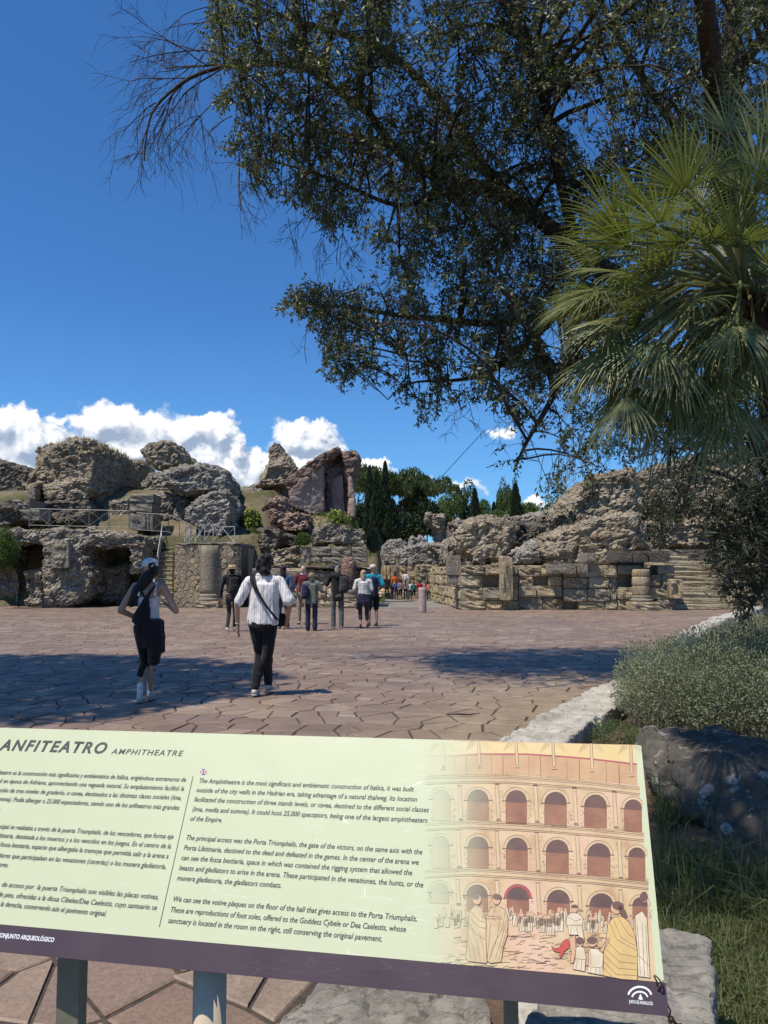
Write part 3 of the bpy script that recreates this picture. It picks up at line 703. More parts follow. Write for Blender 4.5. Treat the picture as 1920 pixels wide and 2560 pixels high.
o = bobj('column_base', bm, M_ASHG, sw, True); o.location = Vector((colx, 35.15, 0)) - Vector(sw.location)
block((colx, 35.1, .15), (colr * 2.7, 1.2, .3), M_ASH, .05, sw, name='plinth')
courses(sw, (x0, 35.08), (x1, 35.08), [zt - .02, zt + .1], (.7, 1.4), 3.9, [M_ASHG], .03, 0, .012, .02)
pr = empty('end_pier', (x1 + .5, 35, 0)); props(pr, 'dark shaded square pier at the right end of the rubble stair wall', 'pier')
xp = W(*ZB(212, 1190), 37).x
for k in range(5): block(((x1 - .0 + xp) / 2 - .25, 36.0, zt * (k + .5) / 5), (abs(xp - x1) + .1, 1.9, zt / 5 - .012), M_ASHD, .03, pr)  # dark stone colour stands in for shade on the block's right-hand side

# ------------------------------------------------------------------ centre
ruin('pointed_ruin_tower', [B([(318, 200), (345, 165), (378, 150), (420, 175), (455, 240), (470, 330), (340, 330), (325, 250)], 50, 3, b=.1),
    B([(335, 290), (460, 240), (500, 290), (550, 355), (520, 440), (440, 500), (330, 520), (215, 495), (282, 405)], 49, 5)], M_RUBT, 'pointed ruin tower leaning behind the pink-brown fallen vault', vox=.1, seed=11, big=.28, scale=.8)
fv = ruin('fallen_plastered_vault', [
    B([(430, 470), (470, 400), (560, 345), (650, 290), (740, 235), (800, 195), (845, 172), (862, 190), (858, 240), (780, 310), (690, 385), (560, 470), (480, 545)], 46, 2.5, b=.2, k=.9),
    B([(855, 240), (880, 215), (940, 192), (995, 205), (1018, 245), (1005, 310), (975, 380), (930, 470), (880, 480), (860, 330)], 46.5, 4, b=.15),
    B([(480, 570), (590, 450), (740, 350), (850, 290), (930, 340), (950, 440), (955, 720), (480, 720)], 47.6, 3.5, b=.02), B([(735, 350), (850, 280), (925, 420), (925, 740), (735, 740)], 47.2, 2), B([(905, 380), (950, 390), (965, 560), (940, 730), (905, 730)], 46.6, 3, b=.1)],
    M_RUBR, 'pink-brown fallen vault split in two with smooth plastered faces, at the picture centre', 'ruin', vox=.085, seed=12, big=.17, pop=.04)
def flatface(name, pts, Ys, mat, parent, th=.3, dv=(0, 1, 0)):
    P = [W(*ZB(x, y), Y) for (x, y), Y in zip(pts, Ys)]
    return ruin(name, [dict(w=P + [p + Vector(dv) * th for p in P])], mat, None, vox=.09, big=.06, stone=(.5, .5, .35), pop=.012, strata=.0, sm=1, seed=len(pts), parent=parent)
flatface('plaster_face', [(468, 530), (560, 440), (740, 325), (748, 700), (650, 700), (500, 650)], [45.75, 45.8, 46.4, 46.6, 46.2, 45.8], M_PLAS, fv, 1.0)
flatface('plaster_face', [(790, 420), (880, 400), (900, 720), (790, 720)], [47.3, 46.9, 46.9, 47.3], M_PLAS, fv, .8)
flatface('plaster_face', [(925, 400), (950, 440), (978, 640), (965, 720), (918, 720)], [46.2, 46.2, 46.1, 46.1, 46.3], M_PLAS, fv, 1.6)
ruin('coursed_masonry_lump', [B([(255, 650), (290, 600), (380, 560), (460, 565), (500, 660), (480, 830), (390, 830), (270, 775)], 43, 4), B([(440, 700), (550, 670), (620, 690), (652, 750), (645, 815), (560, 835), (430, 835)], 42.5, 3)], M_RUBR, 'coursed brick-like masonry lump below the pink-brown vault', vox=.085, seed=13, big=.18, strata=.1, stone=(.26, .26, .13), pop=.1)
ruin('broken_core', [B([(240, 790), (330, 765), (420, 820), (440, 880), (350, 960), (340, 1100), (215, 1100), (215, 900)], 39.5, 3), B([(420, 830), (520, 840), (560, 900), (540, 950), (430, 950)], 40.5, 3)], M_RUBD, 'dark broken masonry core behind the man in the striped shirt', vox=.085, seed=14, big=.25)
ruin('brown_rubble_wall', [B([(335, 960), (430, 940), (560, 925), (575, 1100), (335, 1100)], 38.6, 2, b=.06)], M_RUBT, 'brown rubble wall panel left of the smooth block courses', vox=.08, seed=15, big=.14)
ruin('dome_shaped_lump', [B([(648, 935), (655, 845), (690, 785), (740, 755), (800, 742), (865, 752), (915, 785), (940, 850), (935, 940)], 38.2, 3), B([(915, 800), (1052, 793), (1055, 940), (915, 940)], 38.6, 2, b=.03)], M_RUB, 'dome-shaped rubble lump sitting on the smooth block courses', vox=.075, seed=16, big=.22)
cw = empty('block_courses', W(*ZB(800, 1090), 37.8)); props(cw, 'two courses of large smooth grey blocks under the dome-shaped lump', 'wall')
for (xa, xb, ya, yb) in [(565, 640, 938, 1088), (643, 790, 938, 1012), (793, 940, 938, 1012), (943, 1058, 938, 1012), (643, 720, 1015, 1090), (723, 900, 1015, 1090), (903, 1058, 1015, 1090)]: pxblock(cw, ZB, xa, ya, xb, yb, 37.8, 1.8, M_ASHG, .03)
fw = empty('central_front_wall', (-3.6, 35, 0)); props(fw, 'long central front wall of weathered stone behind the standing visitors', 'wall')
xa = W(*ZB(200, 1400), 35.3).x; xb = W(*ZB(1098, 1400), 35).x; zc = W(*ZB(800, 1095), 35.1).z
ruin('rubble_face', [dict(w=[(x, y, z) for x in (xa + 2.4, xb - .05) for y in (35.3, 37.6) for z in (0, zc - .03)])], M_RUBT, None, vox=.075, big=.16, seed=17, stone=(.3, .3, .2), pop=.1).parent = fw
for o_ in fw.children: o_.location = -Vector(fw.location)
courses(fw, (xa, 35.35), (xa + 2.5, 35.35), [0, .5, 1.15, zc], (1.0, 1.8), 1.5, [M_ASHG, M_ASHG, M_ASH], .04)
courses(fw, (xa + 2.5, 35.12), (xb, 35.12), [0.0, .42, .86], (.8, 1.4), 1.0, [M_ASH], .1)
courses(fw, (xa + 2.4, 35.2), (xb + .05, 35.2), [zc - .03, zc + .1], (.8, 1.6), 2.3, [M_ASHG, M_STEP], .05)
cx2 = W(*ZB(905, 1390), 34.7).x
o = block((cx2, 35.0, .2), (1.0, .9, .4), M_ASH, .06, fw, name='column_plinth')
bm = bmesh.new(); add_lathe(bm, [(.44, .4), (.47, .48), (.45, .56), (.38, .6), (.42, .68), (.41, .76), (.35, .8)], 22); o = bobj('column_base', bm, M_ASHG, fw, True); o.location = Vector((cx2, 35.1, 0)) - Vector(fw.location)
bm = bmesh.new(); add_lathe(bm, [(.35, .8), (.34, 1.3), (.35, 1.8), (.30, 2.15), (.18, 2.3)], 22); o = bobj('column_stump', bm, M_RUBR, fw, True); o.location = Vector((cx2 + .08, 35.15, 0)) - Vector(fw.location)

# ------------------------------------------------------------------ beyond the passage
ruin('layered_ruin_bank', [C([(145, 645), (165, 590), (200, 560), (300, 555), (330, 600), (300, 780), (160, 780)], 67, 5), C([(230, 660), (340, 610), (480, 585), (560, 640), (600, 780), (250, 780)], 65, 6), C([(480, 600), (640, 560), (760, 640), (760, 790), (480, 790)], 66, 4), C([(355, 600), (360, 545), (378, 527), (400, 545), (400, 600)], 66, 3), C([(392, 600), (398, 560), (430, 538), (470, 560), (480, 600)], 66.5, 3)], M_RUBG, 'low layered ruin bank beyond the passage, above the school group', vox=.12, seed=20, big=.25, strata=.16)
ruin('mushroom_shaped_ruin', [C([(450, 400), (475, 367), (550, 372), (622, 376), (624, 430), (618, 515), (545, 525), (500, 480), (455, 430)], 46, 3, b=.15), C([(528, 505), (612, 505), (620, 600), (530, 600)], 46.5, 2.2)], M_RUBT, 'mushroom-shaped ruin lump overhanging its narrow neck, in front of the pines', vox=.09, seed=21, big=.2)
ruin('broken_arch_stub', [C([(468, 600), (520, 580), (620, 590), (600, 650), (560, 690), (500, 660), (465, 640)], 45, 3), C([(550, 640), (600, 640), (620, 760), (560, 760)], 44, 3), C([(595, 600), (640, 545), (700, 560), (730, 650), (760, 740), (600, 745), (590, 670)], 40.5, 4)], M_RUB, 'broken arch stub below the mushroom-shaped ruin', vox=.085, seed=22, big=.22)
pw = empty('passage_end_wall', (1.2, 51, -.4)); props(pw, 'low block wall beyond the school group at the end of the passage', 'wall')
pxblock(pw, ZC, 150, 752, 640, 900, 66.6, 1.2, M_ASHG, .04)
for (x_a, x_b, y_a, y_b, Y) in [(160, 215, 757, 850, 65), (218, 270, 757, 850, 65), (273, 330, 757, 800, 65), (333, 400, 757, 850, 65), (273, 330, 803, 850, 65), (400, 470, 748, 800, 62), (473, 565, 748, 800, 62), (400, 480, 803, 870, 62), (483, 560, 803, 870, 62), (330, 420, 853, 965, 65), (423, 500, 873, 960, 62), (503, 575, 873, 985, 61)]:
    pxblock(pw, ZC, x_a, y_a, x_b, y_b, Y, 2, random.choice([M_ASHG, M_ASH, M_STEP]), .05)
ar = empty('arena_edge_wall', (0, 108, -.5)); props(ar, 'far low wall edging the sunlit arena sand, seen through the passage', 'wall')
for k in range(9): block((-10 + k * 3.2, 106, .55), (3.16, 1.2, 2.0), M_ASHG, .04, ar)
bn = empty('dark_platform', W(*ZB(1155, 1235), 74)); props(bn, 'dark low platform with pale edges on the arena, left of the lone figure', 'platform')
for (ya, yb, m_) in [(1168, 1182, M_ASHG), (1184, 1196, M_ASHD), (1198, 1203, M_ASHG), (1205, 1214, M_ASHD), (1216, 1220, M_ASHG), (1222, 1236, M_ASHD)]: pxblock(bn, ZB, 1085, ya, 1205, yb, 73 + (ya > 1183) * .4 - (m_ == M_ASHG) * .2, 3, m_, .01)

# ------------------------------------------------------------------ right
rw = empty('right_front_wall', (7.5, 33, 0)); props(rw, 'long right-hand front wall of eroded tan stone blocks with an engaged column', 'wall')
F0 = (3.25, 32.9); F1 = (12.35, 32.7); T0 = (2.75, 45.5)
ztop = W(*ZC(1000, 752), 33).z
zs = [0, .40, .95, 1.47, ztop]
fseg = [(3.25, 5.7, [0, .40, .95, 1.47, ztop]), (5.72, 7.6, [0, .52, 1.02, 1.42, ztop]), (7.62, 9.9, [0, .36, .9, 1.38, ztop]), (9.92, 12.35, [0, .44, .97, 1.5, ztop])]
for k_s, (xa_, xb_, zz_) in enumerate(fseg):
    yy = 32.9 - .02 * k_s + (.12 if k_s == 1 else 0)
    courses(rw, (xa_, yy), (xb_, yy), zz_, (.6, 1.25), 1.1, [M_ASH, M_ASH, M_ASH, M_RUBT, M_STEP, M_ASHG], .065, .09, .010, .14)
courses(rw, T0, F0, zs, (.6, 1.1), 1.0, [M_ASH, M_STEP], .07, .0, .014, .08)
bm = bmesh.new(); boxw(bm, 3.6, 12.2, 33.35, 40, 0, ztop - .1); boxw(bm, 3.5, 6, 34.1, 45, 0, ztop - .12)
for v in bm.verts: v.co -= Vector(rw.location)
bobj('core', bm, M_LIME, rw)
pxblock(rw, ZC, 625, 680, 722, 822, 33.0, .9, M_ASHG, .02); pxblock(rw, ZC, 628, 824, 722, 895, 33.05, .8, M_ASHG, .02)
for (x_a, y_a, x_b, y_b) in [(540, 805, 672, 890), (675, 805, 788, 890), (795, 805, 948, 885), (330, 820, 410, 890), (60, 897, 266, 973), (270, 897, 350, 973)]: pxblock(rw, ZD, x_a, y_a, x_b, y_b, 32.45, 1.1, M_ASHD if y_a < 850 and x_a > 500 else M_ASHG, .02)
cxr = W(*ZD(740, 1000), 32.5).x; cr = .36
for k, (za, zb) in enumerate([(.62, 1.02), (1.03, 1.4), (1.41, 1.72)]):
    bm = bmesh.new(); add_lathe(bm, [(cr * .97, za), (cr * 1.03, za + .05), (cr * (1.0 + .03 * k), (za + zb) / 2), (cr * 1.02, zb - .04), (cr * .97, zb)], 20)
    o = bobj('column_drum', bm, M_ASH, rw, True); o.location = Vector((cxr, 32.62, 0)) - Vector(rw.location)
bm = bmesh.new(); add_lathe(bm, [(cr * 1.28, .36), (cr * 1.36, .42), (cr * 1.30, .48), (cr * 1.1, .5), (cr * 1.18, .55), (cr * 1.2, .59), (cr * 1.02, .62)], 22)
o = bobj('column_base', bm, M_ASHG, rw, True); o.location = Vector((cxr, 32.62, 0)) - Vector(rw.location)
block((cxr, 32.6, .18), (1.2, 1.0, .36), M_ASH, .05, rw, name='plinth')
for (xa_, za_, zb_) in ((1.9, .4, ztop + .35), (9.0, .5, 1.3)):  # short stubs standing proud of the wall
    block((F0[0] + xa_, 32.7, (za_ + zb_) / 2), (.5, .8, zb_ - za_), M_ASH, .12, rw)
ruin('great_rubble_boulder', [C([(660, 610), (690, 500), (740, 450), (810, 408), (900, 398), (1000, 420), (1095, 475), (1115, 560), (1060, 640), (1035, 735), (900, 748), (830, 690), (720, 690)], 36.2, 4.5, b=.2), C([(760, 745), (820, 700), (900, 720), (900, 760), (760, 765)], 35, 2)], M_RUBT, 'great rounded rubble boulder sitting on the right front wall', vox=.075, seed=23, big=.3, scale=1.1)
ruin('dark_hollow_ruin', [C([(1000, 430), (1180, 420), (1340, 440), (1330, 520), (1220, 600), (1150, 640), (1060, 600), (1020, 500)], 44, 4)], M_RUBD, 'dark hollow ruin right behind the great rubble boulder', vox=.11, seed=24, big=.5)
ruin('ruined_ridge', [C([(620, 455), (640, 430), (800, 412), (1060, 402), (1100, 460), (1000, 640), (640, 600)], 49, 4, b=.1), C([(1000, 425), (1090, 398), (1280, 368), (1380, 338), (1420, 352), (1560, 340), (1560, 640), (1000, 640)], 52, 5, b=.1)], M_RUB, 'long ruined ridge below the tree line on the right', vox=.14, seed=25, big=.35)
ruin('stepped_rubble', [C([(1110, 670), (1200, 605), (1300, 560), (1400, 510), (1500, 490), (1660, 470), (1680, 745), (1300, 750), (1110, 748)], 37.5, 5, b=.15), C([(1120, 665), (1290, 650), (1310, 745), (1100, 745)], 35.5, 3, b=.1)], M_RUBG, 'grey stepped rubble right of the great boulder', vox=.08, seed=26, big=.32)
mound = ruin('great_ruin_mound', [
    Dd([(185, 530), (215, 440), (260, 380), (320, 310), (400, 250), (520, 225), (700, 190), (760, 480), (700, 640), (240, 640)], 44, 8, b=.12),
    Dd([(650, 260), (800, 180), (1000, 150), (1250, 110), (1500, 60), (1800, -20), (1800, 660), (780, 660), (700, 500)], 47, 8, b=.1),
    Dd([(0, 700), (130, 640), (250, 600), (400, 545), (600, 510), (740, 520), (790, 640), (800, 800), (530, 905), (330, 900), (60, 960), (-10, 860)], 36.5, 6, b=.18),
    Dd([(760, 600), (1400, 560), (1750, 560), (1750, 790), (760, 790)], 41.5, 5)], M_RUBT, 'great sloping ruin mound behind the hanging palm leaves on the right', vox=.09, seed=27, big=.42, strata=.07)
# right staircase
rs = empty('right_staircase', (14, 33, 0)); props(rs, 'wide stone staircase at the right end of the front wall', 'staircase')
n_st = 10; zrt = 2.36
for k in range(n_st):
    y0 = 33.0 + .34 * k; z1 = zrt * (k + 1) / n_st
    xl_ = W(*ZD(950 + 1 * 0, 1000), 33).x + .01 * k; xr_ = W(*ZD(1420 - 24 * k, 1000), 33 + .3 * k).x
    block(((xl_ + xr_) / 2, y0 + .45, z1 - zrt / n_st / 2), (xr_ - xl_, .9, zrt / n_st), M_STEP, .04, rs, name='step')
bm = bmesh.new(); hull(bm, [Vector((x, y, z)) - Vector(rs.location) for x in (12.45, 15.5) for y, z in ((33.6, 0), (37, 0), (37, 2.2), (36.5, 2.2))]); bobj('core', bm, M_ASHG, rs)
rb = empty('right_block_wall', (17, 34, 0)); props(rb, 'block wall climbing beside the right staircase, half hidden by leaves', 'wall')
courses(rb, (15.25, 33.1), (20, 32.6), [0, .5, 1.0], (.9, 1.6), 1.2, [M_ASH, M_STEP], .08)
courses(rb, (14.7, 34.2), (21, 34), [1.0, 1.5, 2.0], (.9, 1.6), 1.5, [M_ASH, M_ASHG], .07)
courses(rb, (14.2, 36.0), (22, 36), [2.0, 2.5], (.9, 1.8), 1.5, [M_ASHD, M_ASHG], .04)
courses(rb, (12.3, 38.4), (22, 38.6), [2.25, 2.75], (1.0, 1.8), 1.5, [M_ASHG, M_ASHD], .05)

# ------------------------------------------------------------------ railings
t = material('pale_galvanised_steel'); n = t.noise(t.pos, 20, 3); M_STEELP = setp(t, base=t.ramp(n, [(.3, (.40, .39, .37)), (.7, (.52, .51, .49))]), metal=.2, rough=.5)
def railing(name, pts, h, label, mat=M_STEEL, nx=True, r=.017, posts_each=1.15, group=None):
    """pts: base polyline; every span: posts, two rails, X braces"""
    e = empty(name, pts[0]); props(e, label, 'railing', group); o0 = Vector(pts[0])
    up = Vector((0, 0, h))
    bmr = bmesh.new(); add_tube(bmr, [Vector(p) + up - o0 for p in pts], r * 1.15, 6); bobj('top_rail', bmr, mat, e)
    bmr = bmesh.new(); add_tube(bmr, [Vector(p) + Vector((0, 0, .08)) - o0 for p in pts], r * .8, 6); bobj('bottom_rail', bmr, mat, e)
    for a_, b_ in zip(pts, pts[1:]):
        a_ = Vector(a_); b_ = Vector(b_); n_ = max(1, round((b_ - a_).length / posts_each))
        for k in range(n_ + 1):
            p = a_.lerp(b_, k / n_); q = bmesh.new(); add_tube(q, [p - o0, p + up - o0], r * 1.2, 6); bobj('post', q, mat, e)
            if k < n_ and nx:
                p2 = a_.lerp(b_, (k + 1) / n_)
                q = bmesh.new(); add_tube(q, [p + Vector((0, 0, .1)) - o0, p2 + up * .97 - o0], r * .62, 5); add_tube(q, [p + up * .97 - o0, p2 + Vector((0, 0.02, .1)) - o0], r * .62, 5); bobj('cross_brace', q, mat, e)
    return e
def wp(fn, x, y, Y): return W(*fn(x, y), Y)
railing('railing', [wp(ZA, 188, 692, 36.4), wp(ZA, 835, 706, 36.4)], .86, 'long cross-braced grey railing on the upper left terrace', posts_each=1.02)
railing('railing', [wp(ZA, 884, 722, 36.2), wp(ZA, 1090, 735, 36.2), wp(ZA, 1235, 800, 35.3)], .88, 'short cross-braced railing bending down at the head of the narrow stairs', posts_each=.85)
railing('stair_railing', [(-10.45, 34.9, .10), (-11.22, 38.8, 2.95)], .95, mat=M_STEELP, label='steep cross-braced railing running up the left side of the narrow stairs', posts_each=.95)
railing('stair_railing', [(x0 + .1, 36.4, zt + .05), (x0 + .2, 39.0, zt + .1)], .85, mat=M_STEELP, label='inner railing along the right side of the stair head', posts_each=.95)
railing('stair_railing', [(x0 + .85, 35.4, zt + .1), (x0 + 1.5, 38.0, zt + .15), (x0 + 2.3, 37.2, zt + .1)], .85, mat=M_STEELP, label='small fan of grey railing panels beside the fallen pale chunk', posts_each=.8)
railing('low_railing', [wp(ZA, -60, 1216, 34.0), wp(ZA, 120, 1216, 34.2), wp(ZA, 275, 1216, 34.4)], 1.15, 'dark low gate railing before the doorway of the lower left ruin', mat=M_IRON, posts_each=.8)
railing('railing', [wp(ZD, 868, 828, 36.4), wp(ZD, 1130, 828, 36.4)], .98, 'brown braced railing at the top of the right staircase', mat=M_IRON, posts_each=1.15)
# pink stone bollard
bo = G(1056, 1531); bm = bmesh.new()
add_lathe(bm, [(.160, 0), (.166, .05), (.160, .3), (.158, .6), (.156, .88), (.150, .95), (.12, .985)], 20)
t = material('pink_marble'); n = t.noise(t.mapping(t.pos, (3, 3, 1)), 3, 4, .6); v = t.noise(t.pos, 9, 3)
M_PINK = setp(t, base=t.mix(t.mapr(v, .4, .7, 0, .6), t.ramp(n, [(.35, (.30, .19, .165)), (.6, (.42, .30, .26))]), (.50, .42, .38, 1)), rough=.75, normal=t.bump(n, .4, .02))
o = bobj('bollard', bm, M_PINK, None, True); o.location = bo; props(o, 'pinkish stone bollard standing at the mouth of the passage', 'bollard')
# ------------------------------------------------------------------ information panel
def cam2w(v): return Vector((v[0], v[2] * CP - v[1] * SP, v[1] * CP + v[2] * SP))
SR = cam2w((.978, .0338, -.206)).normalized(); SU = cam2w((.0932, .834, .5434)); SU = (SU - SR * SU.dot(SR)).normalized(); SN = SR.cross(SU).normalized()
d0 = 1.69
ZK = 0.4
S0 = Vector((0, 0, EYE)) + cam2w(((1603 - 960) / FPX * d0, -(1863 - 1280) / FPX * d0, d0))
def sl(px, py):
    """pixel -> point on the panel plane, in the panel's own metres (x right, y up)"""
    d = Vector(ray(px, py)); o = Vector((0, 0, EYE)); t_ = (S0 - o).dot(SN) / d.dot(SN); q = o + d * t_ - S0
    return Vector((q.dot(SR), q.dot(SU)))
sign = empty('info_panel'); props(sign, 'large slanted bilingual information panel about the amphitheatre, with a dark purple lower band', 'information sign')
sign.matrix_world = Matrix(((SR.x, SU.x, SN.x, S0.x), (SR.y, SU.y, SN.y, S0.y), (SR.z, SU.z, SN.z, S0.z), (0, 0, 0, 1)))
bl = sl(1655, 2455); br = sl(1663, 2540); XL = sl(0, 1819).x - 0.30
YB = (sl(1657, 2459).y + sl(0, 2308).y) / 2; Y2 = (br.y + sl(0, 2381).y) / 2
print('sign', bl, br, XL, YB, Y2, 'left y', sl(0, 1819), sl(0, 2308), sl(0, 2381))
PAPER = (0.54, 0.56, 0.355)
def gloss(t, amount=0.5):
    sep = t.node('ShaderNodeSeparateXYZ'); t.put(sep.inputs[0], t.obj)
    v = t.noise(t.mapping(t.obj, (30, 260, 1), rot=(0, 0, 0.5)), 1.0, 3, 0.6); v2 = t.noise(t.mapping(t.obj, (18, 300, 1), rot=(0, 0, -0.7)), 1.0, 3, 0.6); s_ = t.noise(t.obj, 9, 4, 0.6)
    n = t.bump(t.math('ADD', v, v2), 0.10, 0.002)
    setp(t, coat=amount, coatr=t.mapr(s_, 0.35, 0.65, 0.30, 0.46), rough=0.5, spec=0.4)
    t.put(t.p.inputs['Coat Normal'], n)
    return t
def scratches(t, c, amt=0.5):
    a = t.voro(t.mapping(t.obj, (7, 95, 1), rot=(0, 0, 0.62)), 1.0, 'DISTANCE_TO_EDGE'); b = t.voro(t.mapping(t.obj, (6, 85, 1), rot=(0, 0, -0.75)), 1.0, 'DISTANCE_TO_EDGE')
    m = t.noise(t.obj, 7, 3, .6); m2 = t.noise(t.obj, 5, 3, .6, 1.0)
    sep = t.node('ShaderNodeSeparateXYZ'); t.put(sep.inputs[0], t.obj)
    zone = t.mapr(t.math('ABSOLUTE', t.math('ADD', sep.outputs[0], 0.62)), 0.15, 0.6, 1, 0.15)
    s_ = t.math('ADD', t.math('MULTIPLY', t.mapr(a, 0.0, 0.012, 1, 0), t.mapr(m, .52, .62, 0, 1)), t.math('MULTIPLY', t.mapr(b, 0.0, 0.012, 1, 0), t.mapr(m2, .54, .64, 0, 1)), clamp=True)
    return t.mix(t.math('MULTIPLY', t.math('MULTIPLY', s_, zone), amt), c, (.92, .93, .88, 1))
t = material('printed_panel_paper'); sp_ = t.node('ShaderNodeSeparateXYZ'); t.put(sp_.inputs[0], t.obj)
XA, XB = sl(1060, 2100).x, sl(1240, 2100).x
fade = t.mapr(sp_.outputs[0], XA, XB, 0, 1, smooth=True)
n = t.noise(t.obj, 14, 4, .6); n2 = t.noise(t.obj, 5, 3, .5)
tan = t.ramp(n, [(.35, (.46, .28, .14)), (.5, (.58, .40, .21)), (.66, (.63, .47, .26))]); tan = t.mix(t.mapr(n2, .45, .6), tan, (.66, .42, .28, 1))
ed = t.math('LESS_THAN', sp_.outputs[0], -0.0135)
c = t.mix(t.math('MULTIPLY', fade, ed), (*PAPER, 1), tan)
spk = t.noise(t.obj, 160, 2, .5); c = t.mix(t.mapr(spk, .72, .76, 0, .5), c, (.25, .25, .16, 1))
gloss(t); M_PAPER = setp(t, base=scratches(t, c, .45))
t = gloss(material('purple_band_print'), .12); n = t.noise(t.obj, 6, 3); c = t.ramp(n, [(.3, (.046, .027, .036)), (.7, (.066, .040, .050))]); M_BAND = setp(t, base=scratches(t, c, .06), rough=.5)
t = gloss(material('text_ink')); M_INK = setp(t, base=(.055, .055, .045, 1))
t = gloss(material('white_ink')); M_WINK = setp(t, base=(.75, .75, .74, 1))
t = gloss(material('red_ink')); M_RINK = setp(t, base=(.50, .06, .08, 1)); t = gloss(material('blue_ink')); M_BINK = setp(t, base=(.05, .06, .25, 1))
def art(name, col, alt=None, k=12):
    t = gloss(material(name)); sp = t.node('ShaderNodeSeparateXYZ'); t.put(sp.inputs[0], t.obj)
    f = t.mapr(sp.outputs[0], XA - .01, XB + .03, 0.03, 1, smooth=True); n = t.noise(t.obj, k, 4, .6)
    c = t.mix(t.mapr(n, .35, .65), (*col, 1), (*(alt or tuple(v * .8 for v in col)), 1))
    return setp(t, base=t.mix(f, (*PAPER, 1), c))
I_LINE = art('sepia_drawing_ink', (.17, .075, .04)); I_STONE = art('printed_stone_wash', (.56, .35, .17), (.47, .25, .13)); I_CORN = art('printed_cornice_wash', (.62, .44, .24), (.52, .33, .18))
I_ARCH = art('printed_arch_shade', (.34, .15, .075), (.24, .095, .05), 20); I_ARCHD = art('printed_arch_dark', (.16, .075, .05), (.10, .05, .04), 20); I_RED = art('printed_red_line', (.42, .07, .08)); I_SKY = art('printed_yellow_sky', (.66, .46, .18), (.68, .52, .26))
I_COL = art('printed_column_wash', (.62, .46, .27), (.52, .36, .2)); I_TOGA = art('printed_cloth_wash', (.64, .47, .26), (.50, .33, .17), 30); I_TOGY = art('printed_yellow_cloth', (.68, .46, .17), (.55, .36, .14), 25); I_SKIN = art('printed_skin_wash', (.66, .38, .22)); I_HAIR = art('printed_hair_ink', (.16, .08, .06)); I_PALE = art('printed_pale_wash', (.70, .59, .42), (.58, .46, .30), 30); I_DOG = art('printed_red_dog', (.58, .08, .05)); I_FLR = art('printed_floor_wash', (.62,.45,.25),(.55,.36,.2), 18)
# slab, lower band, frame
bm = bmesh.new(); add_box(bm, ((XL) / 2, (YB) / 2, -.006), (-XL, -YB, .012)); bmesh.ops.bevel(bm, geom=bm.edges[:], offset=.003, segments=2); bobj('panel_board', bm, M_PAPER, sign)
bm = bmesh.new(); add_box(bm, ((XL) / 2 + .001, (YB + Y2) / 2, -.006), (-XL + .004, YB - Y2 - .001, .0132)); bmesh.ops.bevel(bm, geom=bm.edges[:], offset=.002, segments=1); bobj('lower_band', bm, M_BAND, sign)
bm = bmesh.new(); add_box(bm, (XL / 2, (Y2) / 2 - .01, -.018), (-XL - .06, -Y2 - .06, .011)); bobj('backing_frame', bm, M_IRON, sign)
# posts
def post(px, py, wdt, kind, mat, back=.035):
    q = sl(px, py); p = S0 + SR * q.x + SU * (q.y + .10) - SN * back
    bm = bmesh.new()
    if kind == 'sq': add_box(bm, (p.x, p.y, p.z / 2 - .05), (wdt, wdt, p.z + .1)); bmesh.ops.bevel(bm, geom=bm.edges[:], offset=.003, segments=1)
    else: add_lathe(bm, [(wdt / 2, -.1), (wdt / 2, p.z)], 28, (p.x, p.y, 0))
    o = bobj('post', bm, mat, None, kind != 'sq'); o.parent = sign; o.matrix_parent_inverse = sign.matrix_world.inverted(); return o
t = material('grey_painted_post'); n = t.noise(t.pos, 40, 3); M_POST = setp(t, base=t.ramp(n, [(.3, (.50, .41, .29)), (.7, (.56, .46, .33))]), rough=.6, metal=0.0)
t = material('olive_post'); n = t.noise(t.pos, 30, 3); M_POST2 = setp(t, base=t.ramp(n, [(.3, (.20, .18, .12)), (.7, (.25, .225, .155))]), rough=.75, spec=.2)
post(131, 2390, .05, 'sq', M_POST2); post(487, 2432, .072, 'r', M_POST); post(1273, 2505, .026, 'sq', M_POST2)
# ------------ lettering
def text_mesh(name, s_, shear=.2, bold=0.0, spc=1.0):
    cu = bpy.data.curves.new('t', 'FONT'); cu.body = s_; cu.shear = shear; cu.offset = bold; cu.space_character = spc; cu.resolution_u = 3; cu.size = 1.0; cu.fill_mode = 'FRONT'
    o = bpy.data.objects.new('t', cu); COL.objects.link(o); dg = bpy.context.evaluated_depsgraph_get(); me = bpy.data.meshes.new_from_object(o.evaluated_get(dg)); bpy.data.objects.remove(o)
    me.name = name; me.materials.clear(); return me
def line(s_, a, b, h, mat, shear=.2, bold=0.0, spc=1.0, z=.0016, name='text_line', cut=None):
    """text whose baseline runs between pixels a and b; h = cap height in metres"""
    me = text_mesh(name, s_, shear, bold, spc); co = getco(me); A_ = sl(*a); B_ = sl(*b); L = (B_ - A_).length; dx = (B_ - A_) / L; dy = Vector((-dx.y, dx.x))
    x0, x1 = co[:, 0].min(), co[:, 0].max(); sx = L / (x1 - x0); sy = h / .70
    X = (co[:, 0] - x0 - shear * co[:, 1] * 0) * sx; Y = co[:, 1] * sy
    out = np.stack([A_.x + dx.x * X + dy.x * Y, A_.y + dx.y * X + dy.y * Y, np.full(len(X), z * .5)], 1)
    setco(me, out); return link(name, me, mat, sign)
Z1 = lambda x, y: (x / 2.911, 1800 + y / 2.911)
Z2 = lambda x, y: (400 + x / 2.304, 1820 + y / 2.304)
Z3 = lambda x, y: (1040 + x / 2.5136, 1820 + y / 2.5136)
hc = abs((sl(*Z2(225, 300)) - sl(*Z2(225, 318))).y)
